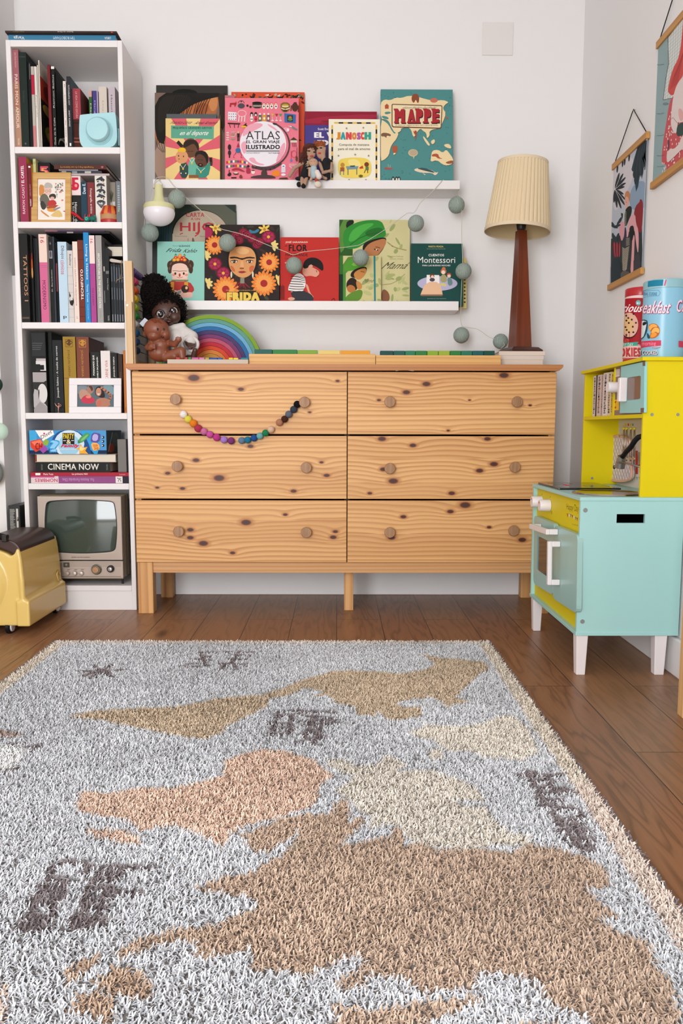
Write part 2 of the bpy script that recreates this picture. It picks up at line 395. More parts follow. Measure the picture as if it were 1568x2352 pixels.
# ------------------------------------------------------------------ bookcase
m_white = mat('#E6E2E1', .4, name='white_laminate')
BY = -.283          # front of the bookcase
BXL = float((P(38.5, 750, BY)[0]+P(14, 110, BY)[0])/2); BXR = float((P(297, 745, BY)[0]+P(277, 110, BY)[0]+P(317, 1400, BY)[0])/3)
PT = .0165          # panel thickness
zt = lambda y: float(P(160, y, BY)[2])
BZ = dict(top=zt(92), s1=zt(337.5), s2=zt(509.5), s3=zt(740.5), s4=zt(948.5), s5=zt(1110.5), s6=zt(1345))
bc = thing('bookcase', 'tall narrow white bookcase filled with books, left of the wooden dresser', 'bookcase', ((BXL+BXR)/2, BY/2-.04, 0))
b = MB(); b.box(BXL, BXL+PT, BY, -.004, 0, BZ['top'], m_white); b.build('side_panel', bc, bevel=.0012)
b = MB(); b.box(BXR-PT, BXR, BY, -.004, 0, BZ['top'], m_white); b.build('side_panel', bc, bevel=.0012)
b = MB(); b.box(BXL+PT, BXR-PT, -.0085, -.0045, .0, BZ['top']-.001, m_white); b.build('back_panel', bc)
b = MB(); b.box(BXL+PT, BXR-PT, BY, -.009, BZ['top']-.022, BZ['top'], m_white); b.build('top_board', bc, bevel=.0012)
for k in ('s1', 's2', 's3', 's4', 's5', 's6'):
    b = MB(); th = .022 if k != 's6' else .02; b.box(BXL+PT+.0003, BXR-PT-.0003, BY, -.0092, BZ[k]-th, BZ[k], m_white); b.build('shelf_board', bc, bevel=.0012)
b = MB(); b.box(BXL+PT+.0003, BXR-PT-.0003, BY+.004, BY+.016, 0, BZ['s6']-.0205, m_white); b.build('kick_board', bc)
# narrow white board standing between the bookcase and the wall
x0, _, z0 = P(20.5, 633, -.12); b = MB(); b.box(x0, BXL-.004, -.122, -.108, 0, z0, m_white)
tag(b.build('white_board', loc=(x0, -.115, 0), bevel=.001), 'narrow upright white board squeezed between the bookcase and the wall', 'board')
# ------------------------------------------------------------------ dresser
DY = -.345
dz = lambda px, py: float(P(px, py, DY)[2]); dx = lambda px, py: float(P(px, py, DY)[0])
DX0, DX1 = (dx(303, 845)+dx(313, 1290))/2, (dx(1278, 845)+dx(1270, 1140))/2
TX0, TX1 = max(dx(288, 836)-.002, BXR+.001), dx(1291, 840); TZ1 = dz(790, 837); TZ0 = dz(790, 851)
dr = thing('dresser', 'wide knotty pine dresser with six drawers and round wooden knobs', 'dresser', ((DX0+DX1)/2, DY/2, 0))
DO = np.array([(DX0+DX1)/2, DY/2, 0])
pin_top = pine('pine_top', [(px_/1.0, 0, .016) for px_ in (float(P(630, 842, DY)[0]-DO[0]), float(P(814, 842, DY)[0]-DO[0]), float(P(1028, 845, DY)[0]-DO[0]), float(P(1216, 842, DY)[0]-DO[0]))][:0], 3, light='#C98A50', dark='#A5683A', seam=.3)
tb = [(TX0, TZ0), (TX0-.0, TZ1), (TX1, TZ1), (TX1, TZ1-.006), (TX1-.014, TZ0), ]
b = MB(); b.prism([(x, DY-.012, z) for x, z in [(TX0+.010, TZ0), (TX0, TZ0+.008), (TX0, TZ1), (TX1, TZ1), (TX1, TZ0+.012), (TX1-.014, TZ0)]], (0, -DY+.01, 0), pin_top); b.build('top_board', dr, bevel=.0015, recalc=True)
zb_ = dz(560, 1292); zf = dz(560, 1317); zfoot = 0
pin_s = pine('pine_side', [], 8, axis='Y')
pin_leg = pine('pine_leg', [], 5, axis='Z', gs=.6)
b = MB(); b.box(DX0, DX0+.018, DY+.019, -.004, zb_-.0, TZ0-.0005, pin_s); b.build('side_panel', dr)
b = MB(); b.box(DX1-.018, DX1, DY+.019, -.004, zb_, TZ0-.0005, pin_s); b.build('side_panel', dr)
b = MB(); b.box(DX0+.018, DX1-.018, -.012, -.005, zb_, TZ0-.0005, mat('#3A2A1C')); b.build('back_panel', dr)
b = MB(); b.box(DX0+.018, DX1-.018, DY+.03, -.013, zb_, zb_+.012, mat('#8A6238')); b.build('bottom_board', dr)
XM = dx(797, 1080)
b = MB(); b.box(XM-.009, XM+.009, DY+.022, -.013, zb_+.012, TZ0-.0005, mat('#3A2A1C')); b.build('divider', dr)
rows = [(dz(560, 853.5), dz(560, 997)), (dz(560, 1001), dz(560, 1145.5)), (dz(560, 1149.5), dz(560, 1291.5))]
rows = [(min(r[0], TZ0-.003), r[1]) for r in rows]
KN = {(0, 0): [(445, 868, .017), (553, 894, .009), (775, 875, .006), (711, 947, .005)], (0, 1): [(450, 1057, .010), (385, 1087, .008), (503, 1098, .016), (361, 1120, .006), (674, 1128, .009), (738, 1062, .006), (750, 1092, .009), (575, 1025, .009), (419, 1122, .008)], (0, 2): [(565, 1200, .015), (437, 1217, .010), (437, 1235, .010), (467, 1248, .014), (770, 1221, .008), (765, 1234, .010), (534, 1270, .008), (655, 1182, .007)],
      (1, 0): [(933, 901, .011), (979, 882, .012), (870, 919, .006), (1157, 862, .014), (1029, 989, .005), (1217, 931, .005), (1078, 919, .004)], (1, 1): [(948, 1023, .010), (877, 1008, .012), (1119, 1008, .010), (1134, 1066, .012), (1101, 1081, .011), (903, 1105, .014), (849, 1133, .007), (1037, 1133, .010), (880, 1078, .010)], (1, 2): [(1068, 1160, .016), (1034, 1175, .010), (926, 1187, .009), (1123, 1211, .007), (1199, 1240, .012), (899, 1235, .011)]}
KNOBS = {(0, 0): [(403, 917), (699, 924)], (1, 0): [(895, 923), (1187, 923)], (0, 1): [(407, 1071), (703, 1074)], (1, 1): [(895, 1076), (1182, 1073)], (0, 2): [(410, 1221), (703, 1223)], (1, 2): [(895, 1223), (1179, 1219)]}
m_knob = wood('knob_wood', '#B08660', '#8C6444', 'Z', 2.0)
knob_world = {}
for c in (0, 1):
    for r_ in (0, 1, 2):
        z1, z0 = rows[r_]; x0, x1 = (DX0, XM-.0015) if c == 0 else (XM+.0015, DX1)
        kn = []
        for (kx, ky, kr) in KN[(c, r_)]:
            p = P(kx, ky, DY); kn.append((float(p[0]-DO[0]), float(p[2]+p[1]-DO[1]), kr*.95))
        m = pine('pine_drawer', kn, c*3+r_+1, light='#ECBA7C', dark='#B4763A')
        b = MB(); b.box(x0, x1, DY, DY+.018, z0, z1, m); d = b.build('drawer', dr, bevel=.0015)
        b = MB(); b.box(x0+.025, x1-.025, DY+.0185, -.02, z0+.012, z1-.02, mat('#8A6238')); b.build('drawer_box', d)
        for (kx, ky) in KNOBS[(c, r_)]:
            p = P(kx, ky, DY-.022); b = MB(); q = (p[0], DY, p[2]); knob_world[(kx, ky)] = p
            b.lathe(q, [(.0001, .0), (.009, .0), (.008, -.008), (.0125, -.013), (.0185, -.018), (.0195, -.024), (.018, -.027), (.0001, -.0275)], m_knob, 28, axis=(0, 1, 0)); b.build('knob', d, recalc=True)
# plinth frame and legs
pf = pine('pine_plinth', [], 6, light='#D4A26C', dark='#B57E4C', seam=.3)
b = MB(); b.box(dx(345, 1300), DX1-.04, DY+.012, DY+.03, zf, zb_-.0005, pf); b.build('plinth_rail', dr, bevel=.001)
legs = [(dx(317, 1400), dx(352, 1400), DY+.005, DY+.055), (DX1-.052, DX1-.002, DY+.005, DY+.055)]
for (a, c, y0, y1) in legs:
    b = MB(); b.box(a, c, y0, y1, 0, zb_-.0005, pin_leg); b.build('leg', dr, bevel=.002)
for (a, c) in ((float(P(372, 1350, -.05)[0]), float(P(399, 1350, -.05)[0])), (float(P(1193, 1350, -.05)[0]), float(P(1222, 1350, -.05)[0]))):
    b = MB(); b.box(a, c, -.07, -.03, 0, zb_-.0005, pin_leg); b.build('leg', dr, bevel=.002)
b = MB(); b.box(float(P(790, 1350, -.28)[0]), float(P(811, 1350, -.28)[0]), -.29, -.255, 0, zb_-.0005, pin_leg); b.build('leg', dr, bevel=.002)
DT = TZ1            # dresser top height
# ------------------------------------------------------------------ picture ledges
def ledge(name, label, xl, xr, y0, y1, depth=.12):
    a = P(xl, y0, -depth); c = P(xr, y0, -depth); z1 = float((a[2]+c[2])/2); z0 = float(P((xl+xr)/2, y1, -depth)[2])
    t_ = thing('picture_ledge', label, 'shelf', ((a[0]+c[0])/2, 0, z0), 'white picture ledges holding children books')
    b = MB(); b.box(a[0], c[0], -depth+.0122, -.0005, z0, z0+.018, m_white); b.build('shelf_board', t_, bevel=.001)
    b = MB(); b.box(a[0], c[0], -depth, -depth+.012, z0, z1, m_white); b.build('front_lip', t_, bevel=.001)
    b = MB(); b.box(a[0], c[0], -.012, -.0005, z0+.0182, z1, m_white); b.build('back_lip', t_)
    return z0+.0183, z1, a[0], c[0]
L1 = ledge('upper', 'upper white picture ledge under the map and atlas books', 351, 1056, 413, 433)
L2 = ledge('lower', 'lower white picture ledge under the row of illustrated books', 380, 1053, 691, 712)
# ------------------------------------------------------------------ book builders
PAPER = mat('#E2DACA', .8, name='book_paper')
last_x = {}
ZMAX = {}
def spine_book(crop, x0, x1, ytop, zb, Yf, depth, col, label, group, art=None, name='book', lift=0, rough=.5, side=None, pages=True, thk=.0016, ym=None):
    """upright book, spine to the viewer; crop pixels for x (at mid height) and top"""
    ym_ = ym if ym is not None else None
    xt = (x0+x1)/2; zt_ = float(P(*crop(xt, ytop), Yf)[2]); z0 = zb+lift
    pyb = None
    # pixel row half way up the spine
    lo = crop(xt, ytop)[1]; mid = ym_ if ym_ is not None else None
    if mid is None:
        tgt = (zt_+z0)/2; a, c = lo, lo+500
        for _ in range(30):
            m_ = (a+c)/2
            if P(crop(xt, 0)[0], m_, Yf)[2] > tgt: a = m_
            else: c = m_
        mid = a
    else: mid = crop(0, ym)[1]
    X0, X1 = float(P(crop(x0, 0)[0], mid, Yf)[0]), float(P(crop(x1, 0)[0], mid, Yf)[0])
    X0 = max(X0, BXL+PT+.0006) if Yf > BY-.01 else X0; X1 = min(X1, BXR-PT-.0006) if Yf > BY-.01 else X1
    lx = last_x.get(zb)
    if lx and X0 > lx[0] and X0 < lx[1]+.0003: X0 = lx[1]+.0003
    last_x[zb] = (X0, X1)
    for k_ in ('top', 's1', 's2', 's3', 's4', 's5'):
        if BZ[k_]-.023 > zb: zc_ = BZ[k_]-.0235
    zt_ = min(zt_, zc_)
    return block_book(X0, X1, Yf, Yf+depth, z0, zt_, col, label, group, art, name, rough, side, pages, thk)
def block_book(X0, X1, Y0, Y1, z0, z1, col, label, group, art=None, name='book', rough=.5, side=None, pages=True, thk=.0016):
    t_ = thing(name, label, 'book', ((X0+X1)/2, Y0, z0), group)
    mc = mat(col, rough) if isinstance(col, str) else col; ms = mat(side, rough) if isinstance(side, str) else (side or mc)
    thk = min(thk, (X1-X0)*.25)
    b = MB(); b.box(X0, X1, Y0, Y0+.0016, z0, z1, mc)
    b.box(X0, X0+thk, Y0+.0016, Y1, z0, z1, ms); b.box(X1-thk, X1, Y0+.0016, Y1, z0, z1, ms)
    if art: art(ArtUV(b, (X0, Y0, z0), (X1-X0, 0, 0), (0, 0, z1-z0), None))
    b.build('cover', t_)
    if pages:
        b = MB(); b.box(X0+thk, X1-thk, Y0+.0018, Y1-.003, z0+.0025, z1-.003, PAPER); b.build('pages', t_)
    return t_
def flat_book(X0, X1, Y0, Y1, z0, z1, col, label, group, art=None, name='book', rough=.5, edge=None, spine=True):
    """book lying down, spine (or page edge) to the viewer"""
    t_ = thing(name, label, 'book', ((X0+X1)/2, Y0, z0), group); mc = mat(col, rough) if isinstance(col, str) else col
    k = min(.0018, (z1-z0)*.2); b = MB(); b.box(X0, X1, Y0, Y1, z0, z0+k, mc); b.box(X0, X1, Y0, Y1, z1-k, z1, mc)
    if spine:
        b.box(X0, X1, Y0, Y0+.0018, z0+k, z1-k, mc)
        if art: art(ArtUV(b, (X0, Y0, z0), (X1-X0, 0, 0), (0, 0, z1-z0), None))
    else: b.box(X0, X0+.0018, Y0, Y1, z0+k, z1-k, mat(edge or col))
    b.build('cover', t_)
    b = MB(); b.box(X0+.004, X1-.003, Y0+(.002 if spine else .003), Y1-.003, z0+k, z1-k, PAPER)
    if not spine:
        a = ArtUV(b, (X0+.004, Y0+.003, z0+k), (X1-X0-.007, 0, 0), (0, 0, z1-z0-2*k), None)
        for q in (.2, .38, .55, .71, .85): a.rect(0, q, 1, q+.03, '#CFC4B2')
    b.build('pages', t_); return t_
def spx(crop, x, y, Y, i=0): return float(P(*crop(x, y), Y)[i])
WH, BK = '#F0ECE6', '#15171A'
def T(st, u0, v0, u1, v1, col, rot=90, bold=.01, more=None):
    def f(a):
        if more: more(a)
        a.text(st, u0, v0, u1, v1, col, rot, bold)
    return f
def lines(*it):
    def f(a):
        for q in it:
            if q[0] == 'r': a.rect(*q[1:])
            else: a.text(q[0], *q[1:5], q[5], *(q[6:]))
    return f
# --- two books lying on top
G0 = 'books lying flat on top of the bookcase'
zt0 = BZ['top']+.0005
zA = spx(K1, 600, 98, BY+.004, 2)
flat_book(spx(K1, 90, 120, BY+.004), spx(K1, 1262, 120, BY+.004), BY+.004, BY+.2, zt0, zA, '#3F7FA2', 'blue flat book on top of the bookcase, directly on the board', G0,
    lines(('Varga', .05, .1, .15, .85, WH, 180, .02), ('TIM ROBOTHAM', .42, .25, .62, .8, '#CFE0EA', 180), ('LIBSA', .895, .3, .955, .75, WH, 180)))
flat_book(spx(K1, 56, 75, BY-.012), spx(K1, 1272, 75, BY-.012), BY-.012, BY+.22, zA+.0004, spx(K1, 600, 52, BY-.012, 2), '#3A2A24', 'thin dark brown book, uppermost of the two on the bookcase', G0,
    lines(('Escher en Paris', .47, .2, .61, .75, '#D8CFC4', 180), ('Rotger Maestre', .07, .3, .17, .7, '#B09A50', 180), ('r', .95, .35, .965, .9, '#D0482A')))
# --- first (highest) shelf
z1s = BZ['s1']+.0004; G1 = 'books on the highest shelf of the bookcase'
def g1(a):
    a.rect(0, .5, 1, 1, '#B0876F'); a.rect(0, .33, 1, .6, '#A8735F')
    a.text('PARIS MON AMOUR', .22, .25, .72, .8, '#EBD9C8', -90, .0); a.text('Jean Claude Gautrand', .3, .03, .62, .18, '#D9B9A8', -90); a.text('TASCHEN', .35, .9, .65, .97, '#E8D8C8', -90)
spine_book(K1, 147, 218, 255, z1s, BY+.012, .2, '#A2616A', 'tall mauve and tan book at the far left of the highest shelf', G1, g1, side='#8C4A50')
def gb(a):
    a.rect(.1, .045, .9, .05, '#4C5450'); a.text('Revelations', .4, .4, .6, .52, '#3F4A44', -90); a.ell(.5, .955, .12, .01, '#59605C')
spine_book(K1, 220, 302, 285, z1s, BY+.012, .22, '#182520', 'thick black volume beside the mauve book on the highest shelf', G1, gb)
spine_book(K1, 306, 350, 390, z1s, BY+.02, .22, '#0E1012', 'thin black book with a silver line, third on the highest shelf', G1, lines(('r', .6, .02, .7, .2, '#9A9A9A')))
spine_book(K1, 352, 384, 440, z1s, BY+.02, .2, '#B9B0A6', 'grey magazine with a crimson top half on the highest shelf', G1, lines(('r', 0, .1, 1, .34, '#B4203E'), ('r', 0, .72, 1, 1, '#C87F80')), side='#2A2A2A')
spine_book(K1, 388, 411, 440, z1s, BY+.014, .2, '#D9D4CB', 'narrow cream spine beside the crimson topped magazine', G1, T('Fotografia', .25, .35, .75, .62, '#6A6560', -90), side='#EDE9E2')
spine_book(K1, 415, 430, 425, z1s, BY+.02, .2, '#C9C0B4', 'very thin light grey magazine left of the one with food on its cover', G1)
# magazine with a food cover, seen obliquely
X0, X1 = spx(K1, 436, 900, BY+.02), spx(K1, 447, 900, BY+.02); zt_ = spx(K1, 460, 372, BY+.02, 2)
def food(t0):
    b = MB(); b.box(X0, X1, BY+.02, BY+.2, z1s, zt_, mat('#D8CFC4')); 
    a = ArtUV(b, (X1, BY+.02, z1s), (0, .18, 0), (0, 0, zt_-z1s), None); a.N = np.array((1., 0, 0))
    a.rect(0, .0, 1, .18, '#C9BEB0'); a.rect(0, .17, 1, .45, '#C04028'); a.rect(0, .42, 1, 1, '#1C1A18'); a.ell(.45, .3, .28, .09, '#8E1E1C'); a.ell(.4, .5, .3, .06, '#B89E40'); a.ell(.55, .76, .36, .1, '#8A8C2E'); a.ell(.5, .78, .2, .05, '#C8B860')
    return tag(b.build('magazine', loc=(X0, BY+.02, z1s)), 'magazine with a red and yellow food cover on the highest shelf', 'magazine', G1)
food(0)
spine_book(K1, 530, 560, 420, z1s, BY+.02, .2, '#6E1C22', 'dark red slim book left of the black bicycle book', G1)
X0, X1 = spx(K1, 572, 900, BY+.02), spx(K1, 604, 900, BY+.02); 
def bike(a):
    a.text('Guía de la Calle', .3, .62, .7, .95, '#D8D4CE', 90); a.text('Ramon Balius', .3, .1, .7, .5, '#D8D4CE', 90); a.rect(0, 0, 1, .03, '#E8E4DE')
t_ = spine_book(K1, 572, 606, 440, z1s, BY+.02, .2, '#121414', 'black book with white bicycle drawing on its side cover', G1, bike)
b = MB(); zt_ = spx(K1, 640, 450, BY+.02, 2); a = ArtUV(b, (X1+.0025, BY+.024, z1s), (0, .17, 0), (0, 0, zt_-z1s-.006), None, lay=3e-5); a.poly([(.02, .02), (.98, .02), (.98, .98), (.02, .98)], '#121414'); a.N = np.array((1., 0, 0))
a.ring(.35, .93, .3, .13, .03, '#E0DCD4', 180, 360); a.ring(.8, .93, .28, .13, .03, '#E0DCD4', 180, 360); a.line([(.3, .8), (.65, .72)], .02, '#C8BFA8'); a.rect(.4, .2, .75, .42, '#4A4E4A'); a.rect(.45, .24, .7, .38, '#1A1C1A')
b.build('cover_print', t_)
spine_book(K1, 697, 728, 600, z1s, BY+.012, .17, '#DDD3CC', 'slim white spine with tiny marks right of the bicycle book', G1, T('K    Cuaderno de viaje   A', .3, .05, .7, .97, '#5A5048', -90), side='#E6E0DA')
spine_book(K1, 736, 778, 548, z1s, BY+.012, .19, '#26262A', 'slim black book with white lettering left of the crimson book', G1, lines(('FOTOGRAFIA HOY', .3, .12, .7, .4, '#D0CCC6', -90), ('ANDY SUÁREZ', .3, .47, .7, .7, WH, -90), ('r', .3, .93, .7, .97, WH)), side='#385058')
def pinkb(a):
    a.rect(0, .5, 1, 1, '#4A1E16'); a.rect(0, .8, 1, .82, '#8A4A3A'); a.rect(0, .86, 1, .88, '#A06048'); a.rect(0, .55, 1, .57, '#2E100C'); a.text('LA VIDA COMO EXCUSA', .35, .05, .62, .48, '#E0A8A0', -90)
spine_book(K1, 782, 884, 680, z1s, BY+.03, .2, '#9E3E48', 'wide crimson spine with a brown lower half behind the pale blue camera', G1, pinkb, side='#5A2018')
YD = BY+.09
spine_book(K1, 977, 1010, 700, z1s, YD, .14, '#3F6A3A', 'green paperback standing behind the pale blue camera', G1, lines(('r', 0, 0, 1, .1, '#D8A8A0'), ('Manga', .25, .2, .75, .5, WH, -90)))
spine_book(K1, 1018, 1060, 705, z1s, YD, .14, '#4A4086', 'purple paperback behind the pale blue camera', G1, T('Manga  Manga', .3, .15, .7, .7, '#C8C0E8', -90))
spine_book(K1, 1063, 1076, 705, z1s, YD, .14, '#B8A4C8', 'thin lilac booklet next to the purple paperback', G1)
spine_book(K1, 1086, 1172, 660, z1s, YD, .14, '#D8CDC0', 'thick cream book peeking above the pale blue camera', G1, T('Diario', .4, .2, .6, .5, '#B8AA98', -90))
spine_book(K1, 1190, 1262, 660, z1s, YD, .14, '#C9BCC2', 'greyish white book in the right corner of the highest shelf', G1, T('Historia del arte', .35, .12, .6, .7, '#4A4450', -90))
# --- instant camera
def camera_():
    Yf = BY+.012; m = mat('#A9D6DC', .35, name='mint_plastic'); md = mat('#94C4CC', .4)
    pts = [(866, 962), (880, 948), (1240, 922), (1262, 935), (1280, 1200), (1262, 1270), (1210, 1312), (930, 1318), (885, 1290), (860, 1200)]
    cen = P(*K1(1070, 1130), Yf); t_ = thing('instant_camera', 'pale blue instant camera on the highest shelf of the bookcase', 'camera', (cen[0], Yf, z1s))
    W3 = [P(*K1(*p), Yf) for p in smooth(pts, 2)]; zmin = min(p[2] for p in W3)
    W3 = [p+np.array((0, 0, z1s-zmin)) for p in W3]
    b = MB(); b.prism(W3, (0, .07, 0), m, True); b.build('body', t_, bevel=.006, seg=4, recalc=True)
    c = P(*K1(1082, 1130), Yf); c[2] += z1s-zmin; R = abs(P(*K1(1208, 1130), Yf)[0]-c[0])
    b = MB(); b.lathe(c, [(R*1.08, .0), (R*1.06, .004), (R, .006), (R*.98, .022), (R*.9, .026), (.0001, .028)], m, 48, axis=(0, -1, 0)); b.build('lens_cap', t_, recalc=True)
    b = MB(); b.lathe(c, [(R*1.16, .0), (R*1.16, .002), (R*1.06, .0022)], md, 48, axis=(0, -1, 0)); b.build('lens_ring', t_, recalc=True)
    p = P(*K1(1265, 1000), Yf); b = MB(); b.box(p[0]+.0035, p[0]+.007, Yf+.008, Yf+.06, z1s+.012, z1s+.07, md); b.build('side_flap', t_, bevel=.001)
camera_()
# --- second shelf
z2s = BZ['s2']+.0004; G2 = 'books on the second shelf of the bookcase'
spine_book(K2, 213, 300, 97, z2s, BY+.01, .2, '#96304F', 'raspberry book with white title, far left of the second shelf', G2, lines(('RAMON CASAS', .3, .46, .62, .87, '#EBD0D2', 90, -.005), ('Y EL CARTEL', .26, .13, .62, .45, WH, 90, .03)), side='#C89A30')
spine_book(K2, 312, 350, 170, z2s, BY+.012, .2, '#6E1526', 'thin dark red book beside the raspberry one on the second shelf', G2, lines(('r', .2, .04, .8, .07, WH), ('LIBRO DE ARTE', .35, .35, .65, .55, '#C89098', 90), ('MODERNO', .3, .6, .7, .72, WH, 90)), side='#D0A030')
spine_book(K2, 358, 400, 118, z2s, BY+.03, .16, '#C9C88A', 'pale green slim book peeking above the wooden photo frame', G2, T('U', .25, .04, .75, .08, '#2A2A20', 0, .02))
def five(a):
    a.text('5', .1, .06, .9, .2, '#E0506A', 0, .05); a.text('5', .22, .09, .78, .18, '#F0A070', 0, .02)
spine_book(K2, 425, 555, 158, z2s, BY+.05, .17, '#151513', 'black thick book with a coral number behind the wooden photo frame', G2, five)
def histo(a):
    a.rect(0, 0, 1, .4, '#E6D4D2'); a.text('5', .1, .03, .85, .3, '#C22040', 0, .06); a.ell(.5, .2, .36, .07, '#C22040'); a.ell(.55, .2, .13, .035, '#E89088'); a.text('Historia de', .35, .55, .6, .98, WH, -90); a.text('la fotografia', .08, .55, .3, .98, WH, -90)
XQ = (775, 885)
spine_book(K2, 772, 884, 305, z2s, BY+.03, .19, '#131313', 'black book with a pinkish top and red number, right of the wooden frame', G2, histo, side='#D8CFCF')
spine_book(K2, 886, 951, 372, z2s, BY+.03, .17, '#173A4C', 'dark navy book between the black one and the brown red one', G2, T('Dum E.', .3, .03, .8, .28, '#D8E4EA', 90, .03))
spine_book(K2, 955, 1033, 374, z2s, BY+.03, .17, '#7A2E30', 'brown red book next to the illustrated white spine, second shelf', G2, T('Fotografía erótica', .3, .15, .66, .75, '#E8D8D0', -90, .01))
def tower(a):
    R_ = random.Random(3)
    for i in range(60):
        y = .03+.58*R_.random(); w = .36*(1-abs(y-.35)*1.2); x = .5+(R_.random()-.5)*2*w
        a.ell(x, y, .05+.06*R_.random(), .01+.015*R_.random(), R_.choice(['#4A4C50', '#8A8C90', '#2E3034', '#B8A070', '#C8C4BC', '#506080']), n=8)
    for q in (.1, .22, .33, .45, .56): a.ring(.5, q, .38, .06, .05, '#3A3C40', 180, 360, 12)
    a.line([(.15, .55), (.5, .65), (.85, .55)], .05, '#5A5C60')
spine_book(K2, 1040, 1165, 302, z2s, BY+.03, .18, '#DED8D0', 'white book with a grey collage tower on its spine, second shelf', G2, tower, side='#C4BCB0')
def houses(a):
    a.rect(0, .55, 1, 1, '#C8BEAA'); a.rect(.1, .45, .42, .75, '#DCD6CA'); a.rect(.5, .43, .9, .75, '#E0DACE')
    for q in range(8): a.line([(.4, .42), (.4+.09*(q-4), .2+.015*abs(q-4))], .05, '#4E5240')
    for q in range(4): a.rect(.15+.2*q, .5, .2+.2*q, .53, '#9A9488')
X0, X1 = spx(K2, 1186, 560, BY+.075), spx(K2, 1262, 560, BY+.075)
b = MB(); zz = spx(K2, 1220, 372, BY+.075, 2); b.box(X0, X1, BY+.075, BY+.079, z2s, zz, mat('#9C9284')); houses(ArtUV(b, (X0, BY+.075, z2s), (X1-X0, 0, 0), (0, 0, zz-z2s), None))
tag(b.build('photo_print', loc=(X0, BY+.075, z2s)), 'photo print of a bare tree and pale houses standing on the second shelf', 'photo')
spine_book(K2, 1268, 1322, 362, z2s, BY+.012, .2, '#6E7478', 'grey slim box file at the right end of the second shelf', G2, lines(*[('r', .3, .1+.055*i, .75, .135+.055*i, '#9CA4A8') for i in range(11)], ('r', .3, .7, .6, .73, '#A8C060')), pages=True)
# three books lying over the upright ones
Yq = BY+.03; zq = spx(K2, 900, 302, Yq, 2)+.0012
def stk(x0, x1, y0, y1, col, label, art=None, dep=.16, Y=Yq, spine=True):
    flat_book(spx(K2, x0, (y0+y1)/2, Y), spx(K2, x1, (y0+y1)/2, Y), Y, Y+dep, y1, y0, col, label, 'books lying over the upright books on the second shelf', art, spine=spine)
za, zb2, zc, zd = zq, zq+.0075, spx(K2, 850, 250, Yq, 2)+.003, spx(K2, 850, 182, Yq, 2)
stk(722, 1185, za+.007, za, '#B8A8A8', 'flat pale book, lowest of those lying on the second shelf', dep=.19, Y=Yq+.002)
stk(640, 1100, zc-.0012, za+.0075, '#3A3A44', 'flat dark book with a photo strip spine, lying on the second shelf', lines(('r', .05, .1, .16, .9, '#A09080'), ('r', .3, .15, .42, .9, '#8A9098'), ('r', .6, .15, .75, .9, '#B8B4B0')), Y=Yq+.004)
stk(632, 1062, zc+.0022, zc-.0006, '#A8A6AE', 'thin grey booklet lying just under the brown book on the second shelf', Y=Yq+.002)
stk(582, 1155, zd, zc+.0028, '#4E2A22', 'brown book with golden upside-down lettering, uppermost of the lying ones', lines(('Fotografía Pop y A. Las Galeras F.J', .12, .3, .75, .75, '#C8923A', 180), ('r', .9, .3, .94, .7, '#C05A70')), dep=.2)
# wooden photo frame
def oak(name='light_oak'): return wood(name, '#D8B070', '#B88A48', 'X', 1.0)
m_oak = oak()
def frame(crop, quad, inner, Yb, lean, fm, mount, art, label, zs, w=.012, name='framed_photo', cat='photo frame'):
    """standing frame; quad = x0,x1,ytop ; inner = window box in crop pixels"""
    x0, x1, yt, yb = quad; zt_ = float(P(*crop((x0+x1)/2, yt), Yb+lean)[2]); ym = (yt+yb)/2
    X0, X1 = float(P(*crop(x0, ym), Yb+lean/2)[0]), float(P(*crop(x1, ym), Yb+lean/2)[0])
    O = np.array((X0, Yb, zs)); U = np.array((X1-X0, 0, 0)); V = np.array((0, lean, zt_-zs)); N = np.cross(U, V); N /= np.linalg.norm(N)
    a0 = Art(MB(), O, U, V, crop); u0, v1 = a0.uv(inner[0], inner[1]); u1, v0 = a0.uv(inner[2], inner[3])
    t_ = thing(name, label, cat, O+U/2)
    b = MB()
    for (ua, ub, va, vb) in ((0, 1, v1, 1), (0, 1, 0, v0), (0, u0, v0, v1), (u1, 1, v0, v1)): b.obox(O+U*ua+V*va, U*(ub-ua), V*(vb-va), -N*w, fm)
    b.build('frame', t_, bevel=.0012)
    b = MB(); b.obox(O+U*(u0-.01)+V*(v0-.01)-N*.006, U*(u1-u0+.02), V*(v1-v0+.02), -N*.003, mount)
    art(Art(b, O+U*u0+V*v0-N*.006, U*(u1-u0), V*(v1-v0), crop)); b.build('picture', t_)
    b = MB(); h = zt_-zs; b.obox(O+U*.45+V*.6-N*(w+.001), U*.1, np.array((0, .004, -h*.59)), -N*.002, mat('#6A5A48')); b.build('back_stand', t_)
